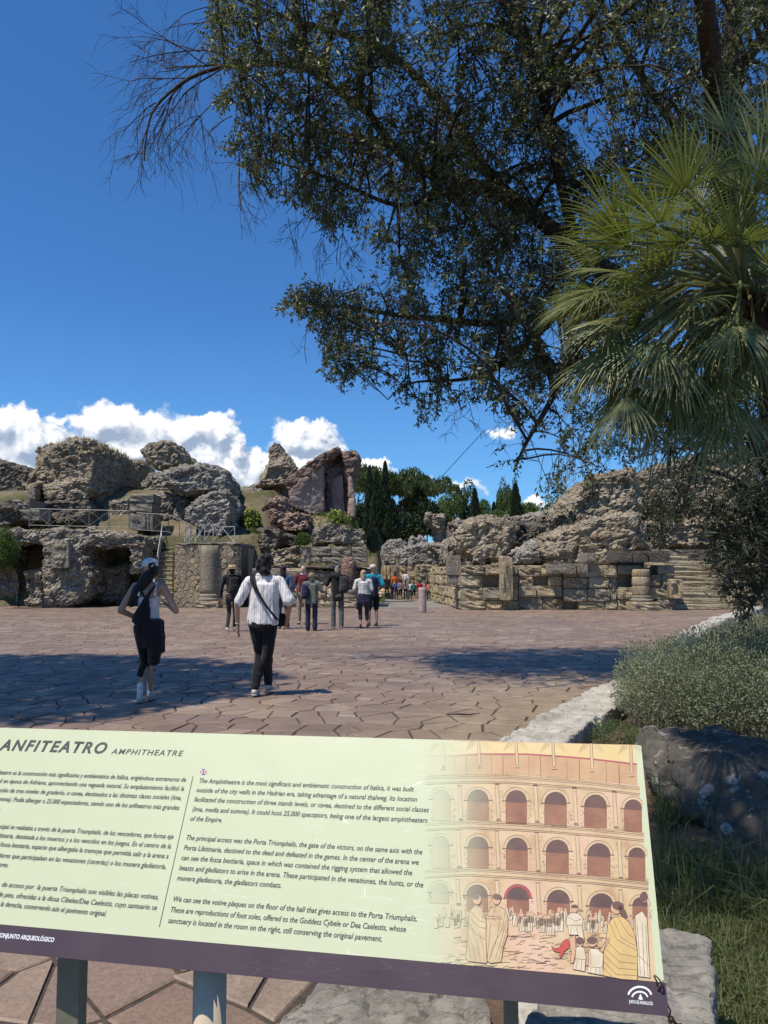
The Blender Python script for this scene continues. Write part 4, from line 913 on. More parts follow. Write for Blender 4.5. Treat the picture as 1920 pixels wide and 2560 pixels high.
def T(zf, s_, ax, ay, bx, by, **k): return line(s_, zf(ax, ay), zf(bx, by), k.pop('h', .0108), k.pop('mat', M_INK), **{**dict(bold=.006), **k})
T(Z1, 'ANFITEATRO', -10, 218, 768, 243, h=abs((sl(*Z1(300, 148)) - sl(*Z1(300, 226))).y) * 1.0, bold=.03, spc=1.25, shear=.22, name='title')
T(Z1, 'AMPHITHEATRE', 808, 247, 1330, 263, h=abs((sl(*Z1(900, 210)) - sl(*Z1(900, 250))).y), bold=.004, spc=1.2, shear=.22, name='title')
for s_, ax, ay, bx, by in [
    ('El Anfiteatro es la construcción más significativa y emblemática de Itálica, erigiéndose extramuros de', -92, 392, 1352, 450),
    ('ciudad en época de Adriano, aprovechando una vaguada natural. Su emplazamiento facilitó la', -80, 454, 1338, 516),
    ('construcción de tres niveles de graderío, o cavea, destinados a las distintas clases sociales (ima,', -128, 520, 1318, 582),
    ('y summa). Podía albergar a 25.000 espectadores, siendo uno de los anfiteatros más grandes', -62, 586, 1304, 655),
    ('.', -2, 655, 3, 655),
    ('principal se realizaba a través de la puerta Triumphalis, de los vencedores, que forma eje', -58, 786, 1260, 866),
    ('Libitinaria, destinada a los muertos y a los vencidos en los juegos. En el centro de la', -52, 852, 1242, 936),
    ('la fossa bestiaria, espacio que albergaba la tramoya que permitía salir a la arena a', -34, 918, 1224, 1008),
    ('gladiadores que participaban en las venationes (cacerías) o los munera gladiatoria,', -100, 994, 1206, 1084),
    ('gladiadores.', -112, 1060, 58, 1072),
    ('de acceso por  la puerta Triumphalis son visibles las placas votivas,', 12, 1212, 1152, 1306),
    ('de pies, ofrecidas a la diosa Cibeles/Dea Caelestis, cuyo santuario se', -18, 1284, 1140, 1384),
    ('a la derecha, conservando aún el pavimento original.', -24, 1352, 770, 1428)]:
    T(Z1, s_, ax, ay, bx, by)
for s_, ax, ay, bx, by in [
    ('The Amphitheatre is the most significant and emblematic construction of Italica, it was built', 225, 316, 1462, 366),
    ('outside of the city walls in the Hadrian era, taking advantage of a natural thalweg. Its location', 209, 369, 1480, 424),
    ('facilitated the construction of three stands levels, or cavea, destined to the different social classes', 197, 423, 1548, 485),
    ('(ima, media and summa). It could host 25,000 spectators, being one of the largest amphitheaters', 187, 479, 1540, 546),
    ('of the Empire.', 173, 534, 356, 543),
    ('The principal access was the Porta Triumphalis, the gate of the victors, on the same axis with the', 150, 644, 1510, 728),
    ('Porta Libitinaria, destined to the dead and defeated in the games. In the center of the arena we', 136, 702, 1490, 788),
    ('can see the fossa bestiaria, space in which was contained the rigging system that allowed the', 122, 760, 1452, 848),
    ('beasts and gladiators to arise in the arena. These participated in the venationes, the hunts, or the', 110, 818, 1516, 918),
    ('munera gladiatoria, the gladiators combats.', 97, 877, 698, 921),
    ('We can see the votive plaques on the floor of the hall that gives access to the Porta Triumphalis.', 75, 998, 1480, 1114),
    ('These are reproductions of foot soles, offered to the Goddess Cybele or Dea Caelestis, whose', 60, 1060, 1416, 1175),
    ('sanctuary is located in the room on the right, still conserving the original pavement.', 45, 1122, 1278, 1230)]:
    T(Z2, s_, ax, ay, bx, by)
T(Z1, 'CONJUNTO ARQUEOLÓGICO', -22, 1580, 392, 1616, h=.0085, mat=M_WINK, shear=0, bold=.03, z=.0020, name='band_text')
T(Z3, 'JUNTA DE ANDALUCÍA', 1338, 1728, 1490, 1742, h=.0052, mat=M_WINK, shear=0, bold=.02, z=.0020, name='band_text')
# ------------ drawing helpers
def poly(pts, mat, z, name, zf=Z3):
    me = bpy.data.meshes.new(name); bm = bmesh.new()
    vs = [bm.verts.new((*sl(*zf(x, y)), z * ZK)) for x, y in pts]; f = bm.faces.new(vs)
    if f.calc_area() == 0: bm.free(); return
    f.normal_update()
    if f.normal.z < 0: f.normal_flip()
    bmesh.ops.triangulate(bm, faces=[f]); bm.to_mesh(me); bm.free(); return link(name, me, mat, sign)
class Ink:
    def __init__(s, mat, z): s.bm = bmesh.new(); s.mat = mat; s.z = z
    def stroke(s, pts, wd, zf=Z3, w1=None):
        P = [sl(*zf(x, y)) for x, y in pts]; n = len(P); l = []; r = []
        for i, p in enumerate(P):
            d = P[min(i + 1, n - 1)] - P[max(i - 1, 0)]
            if d.length < 1e-9: continue
            d.normalize(); q = Vector((-d.y, d.x)) * (wd if w1 is None else wd + (w1 - wd) * i / (n - 1)) * .5
            l.append(s.bm.verts.new((*(p + q), s.z * ZK))); r.append(s.bm.verts.new((*(p - q), s.z * ZK)))
        for i in range(len(l) - 1): s.bm.faces.new((r[i], r[i + 1], l[i + 1], l[i]))
    def blob(s, x, y, rx, ry, zf=Z3, n=12, rot=0):
        vs = []
        for k in range(n):
            a_ = -2 * math.pi * k / n; u, v = rx * math.cos(a_), ry * math.sin(a_); vs.append(s.bm.verts.new((*sl(*zf(x + u * math.cos(rot) - v * math.sin(rot), y + u * math.sin(rot) + v * math.cos(rot))), s.z * ZK)))
        s.bm.faces.new(vs)
    def fill(s, pts, zf=Z3):
        vs = [s.bm.verts.new((*sl(*zf(x, y)), s.z * ZK)) for x, y in pts]; f = s.bm.faces.new(vs); bmesh.ops.triangulate(s.bm, faces=[f])
    def done(s, name):
        bmesh.ops.recalc_face_normals(s.bm, faces=s.bm.faces)
        for f in s.bm.faces:
            if f.normal.z < 0: f.normal_flip()
        return bobj(name, s.bm, s.mat, sign)
k_ = Ink(M_INK, .0016); k_.stroke([Z1(1405, 410), Z1(1160, 1507)], .0016, zf=lambda x, y: (x, y)); k_.done('column_rule')
# roundel flag
cx, cy = 250, 253
def disc(r_, mat, z, nm):
    k = Ink(mat, z); k.blob(cx, cy, r_, r_ * 1.0, Z2, 20); return k.done(nm)
disc(18, M_BINK, .0014, 'flag_roundel')
k = Ink(M_WINK, .0018)
for a_ in (0.75, -0.75): k.stroke([(cx - 17 * math.cos(a_), cy - 17 * math.sin(a_)), (cx + 17 * math.cos(a_), cy + 17 * math.sin(a_))], .0022, Z2)
k.done('flag_roundel')
k = Ink(M_WINK, .0020); k.stroke([(cx - 18, cy - 1), (cx + 18, cy + 1)], .0042, Z2); k.done('flag_roundel')
k = Ink(M_RINK, .0024); k.stroke([(cx - 18, cy - 1), (cx + 18, cy + 1)], .0026, Z2); k.done('flag_roundel')
k = Ink(M_RINK, .0026); k.stroke([(cx, cy - 17), (cx, cy + 17)], .0026, Z2); k.done('flag_roundel')
# emblem on the band: two arcs over a drop
k = Ink(M_WINK, .0020)
for (rr, wd, yy) in ((74, .0034, 1690), (50, .0028, 1700)):
    k.stroke([(1406 + rr * math.cos(a_) * 1.0, yy - rr * math.sin(a_) * .86) for a_ in np.linspace(math.pi * .93, math.pi * .07, 16)], wd)
k.fill([(1410, 1668), (1396, 1704), (1411, 1709), (1426, 1706)]); k.done('band_emblem')
# ------------ the printed drawing of an arcade
def interp(pl, x): return float(np.interp(x, [q[0] for q in pl], [q[1] for q in pl]))
c0 = [(60, 170), (190, 178), (400, 164), (700, 165), (900, 178), (1100, 195), (1388, 228)]
c1 = [(60, 306), (330, 298), (600, 303), (850, 320), (1100, 340), (1405, 375)]
c2 = [(60, 598), (330, 585), (600, 597), (850, 612), (1100, 632), (1432, 665)]
c3 = [(50, 896), (330, 882), (600, 897), (850, 915), (1100, 932), (1460, 970)]
def strip(pl, h0, h1, mat, z, name): return poly([(x, y + h0) for x, y in pl] + [(x, y + h1) for x, y in pl[::-1]], mat, z, name)
rightx = lambda y: 1388 + (y - 100) * .0945
poly([(100, 85), (1382, 106), (1388, 226)] + c0[::-1][1:], I_SKY, .0006, 'printed_sky')
strip(c0, 4, 130, I_STONE, .0008, 'printed_attic')
strip(c0, -5, 5, I_RED, .0012, 'printed_red_cornice')
for c_, nm in ((c1, 'printed_cornice'), (c2, 'printed_cornice'), (c3, 'printed_cornice')): strip(c_, -2, 46, I_CORN, .0010, nm)
ln_ = Ink(I_LINE, .0018)
for c_ in (c1, c2, c3):
    for h_ in (-4, 6, 16, 38, 47): ln_.stroke([(x, y + h_) for x, y in c_], .0009 if h_ in (6, 38) else .0006)
for x in (243, 315, 472, 545, 707, 782, 947, 1025, 1195, 1275): ln_.stroke([(x, interp(c0, x) + 8), (x + 3, interp(c1, x) - 4)], .0011 if x in (315, 545, 782, 1025, 1275) else .0005)
arches = [(105, 215, 390, 580), (325, 455, 388, 575), (565, 695, 392, 600), (808, 945, 402, 622), (1058, 1197, 420, 625), (1310, 1419, 450, 648),
          (100, 210, 680, 880), (325, 455, 683, 880), (568, 700, 690, 893), (818, 958, 703, 912), (1077, 1220, 725, 928), (1335, 1440, 752, 958),
          (95, 205, 975, 1100), (318, 450, 985, 1150), (572, 708, 1000, 1180), (825, 965, 1018, 1190), (1090, 1240, 1040, 1210), (1362, 1455, 1065, 1200)]
ad = Ink(I_ARCHD, .0013); vs_ = Ink(I_COL, .0010); rd = Ink(I_RED, .0014)
for i, (xa_, xb_, yt, yb) in enumerate(arches):
    xm = (xa_ + xb_) / 2; rr = (xb_ - xa_) / 2; ysp = yt + rr
    arc = [(xm + rr * math.cos(a_), ysp - rr * math.sin(a_)) for a_ in np.linspace(math.pi, 0, 13)]
    if i % 6 == 5: arc = [(min(x, rightx(y)), y) for x, y in arc]
    poly([(xa_, yb)] + arc + [(min(xb_, rightx(yb)) if i % 6 == 5 else xb_, yb + 6)], I_ARCH, .0010, 'printed_arch')
    ad.fill([(xm + (rr - 2) * math.cos(a_), ysp - (rr - 2) * math.sin(a_)) for a_ in np.linspace(math.pi, 0, 11) if xm + (rr - 2) * math.cos(a_) < rightx(ysp)] + [(min(xb_ - 6, rightx(ysp)), ysp + rr * .25), (xa_ + 6, ysp + rr * .1)])
    for k2, wd in ((0, .0008), (18, .0007)):
        pts_ = [(xm + (rr + k2) * math.cos(a_), ysp - (rr + k2) * math.sin(a_)) for a_ in np.linspace(math.pi, 0, 15)]
        ln_.stroke([q for q in pts_ if q[0] < rightx(q[1])], wd)
    pv = [(xm + (rr + 9) * math.cos(a_), ysp - (rr + 9) * math.sin(a_)) for a_ in np.linspace(math.pi, 0, 15)]
    (rd if i == 14 else vs_).stroke([q for q in pv if q[0] < rightx(q[1])], .0058)
    ln_.stroke([(xa_, ysp), (xa_, yb)], .0007)
    if i % 6 != 5: ln_.stroke([(xb_, ysp), (xb_, yb)], .0007)
    for s_ in (-1, 1):
        if i % 6 == 5 and s_ == 1: continue
        ln_.stroke([(xm + s_ * (rr - 4), ysp), (xm + s_ * (rr + 26), ysp + 2)], .0012)
    r_ = random.Random(i)
    for q in range(26):
        x = xa_ - 26 + r_.random() * 22 if r_.random() < .5 else xb_ + 4 + r_.random() * 22; y = r_.uniform(ysp, yb)
        if x < rightx(y) - 12: ln_.stroke([(x, y), (x + r_.uniform(6, 13), y + 1)], .0004)
cols = [(272, 360, 580), (508, 350, 580), (750, 358, 592), (995, 375, 607), (1245, 398, 628), (262, 640, 878), (508, 645, 887), (757, 655, 903), (1012, 672, 920), (1275, 695, 945), (260, 950, 1110), (508, 955, 1060), (765, 972, 1170), (1025, 990, 1150), (1285, 1015, 1110)]
cp = Ink(I_COL, .0014)
for i, (x, ya, yb) in enumerate(cols):
    dx = (yb - ya) * .05; cp.stroke([(x, ya), (x + dx, yb)], .0082); cp.stroke([(x + dx - 15, yb - 3), (x + dx + 17, yb - 1)], .0042)
    for s_ in (-10, 10): ln_.stroke([(x + s_, ya + 14), (x + dx + s_ * 1.15, yb - 20)], .0007)
    ln_.stroke([(x - 14, ya + 2), (x + 14, ya + 3)], .0040 if i < 5 else .0015); ln_.stroke([(x + dx - 15, yb - 10), (x + dx + 15, yb - 9)], .0007); ln_.stroke([(x + dx - 15, yb), (x + dx + 17, yb + 2)], .0010)
mt = Ink(I_COL, .0022); ml = Ink(I_LINE, .0024)
for x, ya, yb in [(165, 90, 250), (392, 82, 242), (628, 86, 242), (860, 92, 252), (1100, 98, 268), (1348, 106, 298)]:
    mt.stroke([(x, ya), (x + 8, yb)], .0052); mt.blob(x + 8, yb, 14, 9)
    for s_ in (-8, 8): ml.stroke([(x + s_, ya), (x + 8 + s_, yb - 8)], .0008)
    ml.stroke([(x - 6, yb + 8), (x + 22, yb + 8)], .0012)
    for s_ in (-1, 1):
        for q in range(4): ml.stroke([(x + s_ * (22 + q * 9), ya + 3), (x + s_ * (28 + q * 16), ya + 30 + q * 9)], .0004)
mt.done('printed_masts'); ml.done('printed_mast_lines'); cp.done('printed_columns'); vs_.done('printed_arch_rings'); rd.done('printed_red_arch'); ad.done('printed_arch_shadow')
# ground scribbles
r_ = random.Random(5)
for q in range(260):
    x = 120 + r_.random() ** .7 * 1150; y = r_.uniform(1290, 1520)
    y = min(y, 1465 + x * .07)
    ln_.stroke([(x, y), (x + r_.uniform(10, 30), y + r_.uniform(-9, 3)), (x + r_.uniform(30, 60), y + r_.uniform(-10, 4))], r_.choice((.0004, .0006)))
for q in range(520):
    x = r_.uniform(200, 1370); y = r_.uniform(190, 950)
    ln_.stroke([(x, y), (x + r_.uniform(-6, 12), y + r_.uniform(4, 12))], .0003)
ln_.done('printed_line_work')
# crowd in the drawing
hd = Ink(I_PALE, .0026); hl = Ink(I_LINE, .0030); hr = Ink(I_HAIR, .0032); hs = Ink(I_SKIN, .0034)
def little(x, y, s_, r_):
    w_ = 14 * s_; hd.fill([(x - w_ * .8, y - 30 * s_), (x + w_ * .8, y - 30 * s_), (x + w_ * 1.1, y + 4 * s_), (x + w_ * .9, y + 34 * s_), (x - w_, y + 36 * s_), (x - w_ * 1.2, y)])
    hs.blob(x, y - 40 * s_, 8 * s_, 10 * s_, n=8); hr.blob(x - 1, y - 45 * s_, 8 * s_, 6 * s_, n=8)
    for q in range(4): a_ = r_.uniform(-w_, w_) * .8; hl.stroke([(x + a_, y - 24 * s_), (x + a_ + r_.uniform(-7, 7) * s_, y + 32 * s_)], .0005)
    hl.stroke([(x - w_ * .8, y - 30 * s_), (x - w_ * 1.2, y), (x - w_, y + 36 * s_)], .0007); hl.stroke([(x + w_ * .8, y - 30 * s_), (x + w_ * 1.1, y + 4), (x + w_ * .9, y + 34 * s_)], .0007)
for q in range(64):
    x = 120 + q * 19.5 + r_.uniform(-8, 8); y = 1165 + max(0, (x - 500)) * .05 + r_.uniform(-14, 60); little(x, y, r_.uniform(.72, 1.0), r_)
for x, y, s_ in [(710, 1225, 1.5), (845, 1235, 1.9), (900, 1215, 1.8), (665, 1230, 1.4), (790, 1235, 1.4), (1095, 1245, 1.2), (1125, 1240, 1.2), (260, 1210, 1.3)]: little(x, y, s_, r_)
hd.done('printed_crowd_cloth'); hs.done('printed_crowd_heads'); hr.done('printed_crowd_hair'); hl.done('printed_crowd_lines')
# two men in draped cloth, a walking man, children, a woman in a yellow wrap, a red dog
fl = Ink(I_LINE, .0046)
def figure(outline, mat, z, folds, name):
    poly(outline, mat, z, name); fl.stroke(outline + outline[:1], .0009)
    for f_ in folds: fl.stroke(f_, .0007)
figure([(335, 1150), (375, 1110), (410, 1130), (435, 1185), (445, 1240), (440, 1320), (450, 1460), (440, 1478), (330, 1465), (312, 1440), (325, 1330), (330, 1240)], I_TOGA, .0040, [[(340, 1150), (400, 1210), (438, 1225)], [(335, 1190), (395, 1250), (440, 1260)], [(335, 1230), (380, 1300), (435, 1330)], [(330, 1300), (360, 1380), (375, 1460)], [(350, 1260), (390, 1370), (405, 1465)], [(400, 1290), (425, 1390), (430, 1470)], [(325, 1350), (340, 1420), (345, 1460)]], 'printed_man')
figure([(440, 1180), (470, 1130), (510, 1118), (560, 1140), (578, 1200), (575, 1300), (548, 1380), (535, 1470), (470, 1478), (445, 1460), (440, 1330)], I_TOGA, .0040, [[(500, 1120), (480, 1200), (500, 1210)], [(560, 1150), (545, 1260), (480, 1380), (460, 1460)], [(570, 1200), (540, 1320), (500, 1450)], [(470, 1220), (460, 1330), (450, 1440)], [(530, 1200), (510, 1320), (470, 1440)], [(575, 1260), (545, 1360), (520, 1460)]], 'printed_man')
figure([(420, 1180), (455, 1182), (530, 1188), (540, 1200), (450, 1200), (415, 1192)], I_SKIN, .0043, [], 'printed_arm')
figure([(950, 1180), (975, 1160), (1020, 1165), (1050, 1195), (1045, 1250), (1058, 1340), (1040, 1345), (1020, 1300), (960, 1300), (955, 1250), (942, 1220)], I_PALE, .0040, [[(960, 1190), (1000, 1215), (1040, 1200)], [(955, 1240), (1045, 1240)], [(975, 1250), (970, 1300)], [(1010, 1250), (1015, 1300)]], 'printed_walker')
figure([(960, 1320), (1000, 1300), (1005, 1400), (990, 1475), (970, 1478), (975, 1400)], I_SKIN, .0040, [], 'printed_leg')
figure([(1205, 1230), (1240, 1190), (1300, 1185), (1345, 1230), (1375, 1300), (1392, 1420), (1390, 1585), (1290, 1578), (1175, 1555), (1180, 1400), (1195, 1330)], I_TOGY, .0041, [[(1215, 1215), (1260, 1330), (1390, 1400)], [(1240, 1200), (1290, 1320), (1380, 1370)], [(1270, 1195), (1330, 1290), (1370, 1320)], [(1190, 1390), (1280, 1470), (1385, 1480)], [(1185, 1430), (1270, 1510), (1385, 1520)], [(1180, 1470), (1260, 1550), (1385, 1555)], [(1200, 1340), (1280, 1420), (1388, 1440)], [(1180, 1510), (1230, 1560)]], 'printed_woman')
figure([(1085, 1400), (1100, 1385), (1150, 1390), (1178, 1420), (1172, 1500), (1178, 1555), (1075, 1535), (1085, 1480)], I_PALE, .0042, [[(1082, 1500), (1172, 1508)], [(1100, 1510), (1095, 1540)], [(1130, 1512), (1128, 1548)], [(1155, 1512), (1158, 1550)], [(1095, 1400), (1100, 1490)]], 'printed_child')
figure([(1150, 1400), (1200, 1330), (1215, 1318), (1218, 1330), (1170, 1415)], I_SKIN, .0043, [], 'printed_arm')
figure([(1005, 1380), (1030, 1368), (1058, 1385), (1068, 1440), (1060, 1530), (985, 1515), (1000, 1450)], I_PALE, .0042, [[(1002, 1450), (1062, 1455)], [(1015, 1455), (1005, 1510)], [(1040, 1460), (1038, 1520)]], 'printed_child')
figure([(1375, 1180), (1420, 1150), (1452, 1200), (1462, 1420), (1470, 1570), (1395, 1560), (1390, 1400)], I_PALE, .0039, [[(1390, 1240), (1410, 1550)], [(1420, 1220), (1435, 1560)], [(1442, 1240), (1458, 1560)], [(1390, 1420), (1465, 1495)]], 'printed_man')
figure([(850, 1370), (870, 1385), (900, 1382), (925, 1340), (950, 1325), (966, 1345), (960, 1380), (930, 1405), (912, 1442), (902, 1440), (905, 1410), (885, 1408), (862, 1398)], I_DOG, .0041, [], 'printed_red_dog')
fs = Ink(I_SKIN, .0048); fh = Ink(I_HAIR, .0050)
for x, y, rx, ry in [(384, 1078, 26, 33), (505, 1078, 25, 32), (995, 1138, 19, 24), (1258, 1130, 34, 40), (1028, 1345, 24, 26), (1108, 1345, 30, 30), (1432, 1075, 18, 24)]: fs.blob(x, y, rx, ry)
for x, y, rx, ry, ro in [(378, 1062, 22, 18, 0), (510, 1062, 30, 20, .2), (996, 1122, 22, 12, 0), (1268, 1118, 38, 28, .3), (1300, 1160, 20, 46, -.5), (1028, 1338, 28, 24, 0), (1106, 1336, 33, 24, 0), (1430, 1062, 24, 34, .2)]: fh.blob(x, y, rx, ry, rot=ro)
fs.done('printed_faces'); fh.done('printed_hair')
for x, y, rr in [(384, 1078, 30), (505, 1078, 30), (995, 1138, 22), (1108, 1345, 32)]: fl.stroke([(x + rr * math.cos(a_) * .85, y + rr * math.sin(a_)) for a_ in np.linspace(0, 2 * math.pi, 16)], .0007)
fl.done('printed_figure_lines')
for o_ in sign.children:
    if o_.name.startswith('printed_') and (len(o_.data.polygons) > 60 or o_.name in ('printed_columns', 'printed_hair', 'printed_faces', 'printed_masts', 'printed_mast_lines', 'printed_arch_rings', 'printed_arch_shadow')): o_['kind'] = 'stuff'
# ------------------------------------------------------------------ people
def mat_cloth(name, col, col2=None, k=25, rough=.9):
    t = material(name); n = t.noise(t.obj, k, 4, .65); col2 = col2 or tuple(v * .65 for v in col)
    n1 = t.noise(t.mapping(t.obj, (1, 1, .5)), 6, 3, .6)
    return setp(t, base=t.mix(t.mapr(n, .35, .65), (*col2, 1), (*col, 1)), rough=rough, spec=.2, sheen=.15, normal=t.bump(n1, .6, .03, t.bump(n, .3, .004)))
def mat_skin(name, col):
    t = material(name); n = t.noise(t.obj, 30, 3); return setp(t, base=t.mix(n, (*[v * .88 for v in col], 1), (*col, 1)), rough=.55, subs=.05)
SK1 = mat_skin('tanned_skin', (.42, .235, .15)); SK2 = mat_skin('fair_skin', (.55, .34, .25)); SK3 = mat_skin('dark_skin', (.11, .06, .04))
HB = mat_cloth('black_hair', (.018, .014, .013), (.006, .005, .005), 60, .45); HW = mat_cloth('blond_grey_hair', (.42, .34, .24), (.28, .22, .15), 60); HBR = mat_cloth('brown_hair', (.07, .04, .025), None, 60, .6)
K = {}
for n_, c_ in dict(black=(.014, .014, .016), charcoal=(.04, .04, .042), white=(.72, .71, .70), navy=(.02, .025, .06), jeans=(.035, .06, .11), denim=(.055, .10, .20), maroon=(.13, .015, .025), khaki=(.33, .26, .17), sage=(.15, .17, .145), olive=(.14, .125, .08),
                   grey=(.13, .13, .13), straw=(.58, .42, .22), turquoise=(.02, .36, .50), cream=(.60, .56, .48), red=(.55, .02, .03), salmon=(.50, .20, .17), pink=(.45, .30, .32), teal=(.03, .13, .15), blue=(.02, .06, .35), orange=(.85, .16, .03), patterned=(.30, .24, .22), leather=(.03, .02, .018), sole=(.42, .42, .40)).items():
    K[n_] = mat_cloth(n_ + '_cloth', c_)
K['patterned'] = mat_cloth('patterned_cloth', (.45, .36, .32), (.06, .05, .06), 14)
t = material('striped_shirt_cloth'); sp_ = t.node('ShaderNodeSeparateXYZ'); t.put(sp_.inputs[0], t.obj)
wv = t.math('FRACT', t.math('MULTIPLY', sp_.outputs[0], 34)); wv2 = t.math('FRACT', t.math('MULTIPLY', sp_.outputs[0], 13)); nn = t.noise(t.mapping(t.obj, (60, 60, 8)), 1, 2)
c = t.mix(t.mapr(wv, .66, .7, 0, .40), (.74, .72, .70, 1), (.32, .30, .32, 1)); c = t.mix(t.mapr(wv2, .8, .84, 0, .5), c, (.42, .30, .30, 1)); c = t.mix(t.mapr(nn, .5, .7, 0, .25), c, (.35, .33, .34, 1))
K['striped'] = setp(t, base=c, rough=.9, normal=t.bump(t.noise(t.mapping(t.obj, (1, 1, .45)), 7, 4, .6), .9, .03))
t = material('fine_striped_tee'); sp_ = t.node('ShaderNodeSeparateXYZ'); t.put(sp_.inputs[0], t.obj)
K['tee'] = setp(t, base=t.mix(t.mapr(t.math('FRACT', t.math('MULTIPLY', sp_.outputs[2], 22)), .55, .6, 0, .7), (.70, .69, .67, 1), (.22, .21, .20, 1)), rough=.9)

def V(*a): return Vector(a)
def ell(bm, c, r, n=10):
    bmesh.ops.create_uvsphere(bm, u_segments=n, v_segments=max(6, n // 2 + 1), radius=1.0, matrix=Matrix.Translation(c) @ Matrix.Diagonal((*r, 1)))
def cap(bm, a, ra, b, rb, n=8):
    """rounded cone between two balls"""
    pts = []; a = Vector(a); b = Vector(b)
    for c, r in ((a, ra), (b, rb)):
        r = r if isinstance(r, (tuple, list)) else (r, r, r)
        for i in range(n):
            for j in range(1, n // 2 + 1):
                th = 2 * math.pi * i / n; ph = math.pi * j / (n // 2 + 1); pts.append(c + V(r[0] * math.sin(ph) * math.cos(th), r[1] * math.sin(ph) * math.sin(th), r[2] * math.cos(ph)))
        pts += [c + V(0, 0, r[2]), c - V(0, 0, r[2])]
    b2 = bmesh.new(); hull(b2, pts); me = bpy.data.meshes.new('t'); b2.to_mesh(me); b2.free(); bm.from_mesh(me); bpy.data.meshes.remove(me)
def organic(name, build, vox, mat, parent=None, smooth=3, fold=0.0, fs=(9, 9, 4), cut=None, seed=0):
    bm = bmesh.new(); build(bm); me = remesh(bm, vox, smooth); me.name = name
    if fold:
        co = getco(me); no = getno(me); p = co.astype(float) * np.array(fs) + seed
        d = fbm(p, 3, seed + 3) * fold + (1 - np.abs(fbm(p * .6 + 3, 2, seed + 8)) * 3).clip(0, 1) * fold * .6
        setco(me, co + no * d[:, None])
    if cut:
        b2 = bmesh.new(); b2.from_mesh(me)
        for co_, no_ in cut: bmesh.ops.bisect_plane(b2, geom=b2.verts[:] + b2.edges[:] + b2.faces[:], plane_co=co_, plane_no=no_, clear_outer=True)
        b2.to_mesh(me); b2.free()
    return link(name, me, mat, parent, True)
def person(pos, yaw, h, label, skin, top, bottom, hair, shoes, arms, legs=None, wid=1.0, vox=.014, hat=None, group=None, sleeve='long', hem=.86, bot='trousers', loose=1.0, tloose=1.0, lean=(0, 0), headturn=0.0, hairstyle='short', bag=None, hands=True, detail=False, topfold=.012, seed=0, ankle=.09):
    """a figure that faces local +Y; arms = ((elbow, wrist) left, (elbow, wrist) right) in units of a 1.75 m body"""
    s = h / 1.75; e0 = empty('person', pos, yaw); props(e0, label, 'person', group); e0.scale = (s, s, s)
    lx, ly = lean
    hipc = V(0, 0, .94); sh = [V(-.185 * wid + lx, ly, 1.435), V(.185 * wid + lx, ly, 1.435)]; nk = V(lx, ly - .005, 1.50); hd = V(lx * 1.15, ly + .012, 1.645)
    hips = [V(-.095 * wid, 0, .92), V(.095 * wid, 0, .92)]
    legs = legs or ((V(-.11, .02, .50), V(-.11, 0, .085)), (V(.11, .02, .50), V(.11, 0, .085)))
    el_ = [Vector(a[0]) for a in arms]; wr = [Vector(a[1]) for a in arms]
    def body(bm):
        cap(bm, V(0, 0, .98), (.155 * wid, .105, .08), V(lx * .6, ly * .6, 1.18), (.135 * wid, .095, .07)); cap(bm, V(lx * .6, ly * .6, 1.18), (.135 * wid, .095, .07), V(lx, ly, 1.36), (.165 * wid, .11, .09))
        cap(bm, sh[0] + V(.03, 0, -.01), .06, sh[1] - V(.03, 0, .01), .06); cap(bm, V(0, -.01, .93), (.155 * wid, .115, .09), V(0, -.01, .98), (.15 * wid, .11, .08))
        cap(bm, nk - V(0, 0, .05), .055, hd - V(0, .02, .08), .052)
        cap(bm, hd + V(0, -.012, .03), (.078, .092, .085), hd + V(0, .022, -.055), (.058, .062, .055))
        fw_ = V(math.sin(-headturn), math.cos(-headturn), 0); sd = V(fw_.y, -fw_.x, 0)
        cap(bm, hd + fw_ * .085 + V(0, 0, .005), .012, hd + fw_ * .102 - V(0, 0, .022), .014)
        for q in (-1, 1): ell(bm, hd + sd * q * .080 - V(0, 0, .008), (.014, .020, .030), 8)
        for i in (0, 1):
            cap(bm, sh[i], .054, el_[i], .040); cap(bm, el_[i], .040, wr[i], .027)
            d = (wr[i] - el_[i]).normalized(); sx = -1 if i == 0 else 1; p2 = V(0, 1, 0); n_ = d.cross(p2).normalized()
            pal = wr[i] + d * .055; cap(bm, wr[i] + d * .02, (.026, .032, .024), pal + d * .015, (.020, .038, .024))
            for k, (L, off) in enumerate([(.066, -.030), (.078, -.010), (.074, .010), (.058, .028)]):
                a = pal + d * .02 + p2 * off; b = a + d * L * .55 - n_ * .006 * sx; c2 = b + d * L * .4 + V(-.018 * sx, .006, 0); cap(bm, a, .0095, b, .0088, 6); cap(bm, b, .0088, c2, .0075, 6)
            a = wr[i] + d * .03 + p2 * .03; b = a + d * .035 + p2 * .028; cap(bm, a, .012, b, .010, 6); cap(bm, b, .010, b + d * .03 + p2 * .004, .008, 6)
            kn, an = Vector(legs[i][0]), Vector(legs[i][1]); q_ = .76 if bot == 'trousers' else 1
            cap(bm, hips[i], (.088 * q_, .095 * q_, .085), kn, .052 * q_); cap(bm, kn, .052 * q_, kn.lerp(an, .35) - V(0, .010, 0), .051 * q_); cap(bm, kn.lerp(an, .35) - V(0, .010, 0), .051 * q_, an, .033); cap(bm, an, .034, an + V(0, .09, -.055), .028)
    b = organic('body', body, min(vox, .011) if detail else vox, skin, e0, 2)
    # top
    slen = dict(none=0, short=.62, long=1.0)[sleeve]
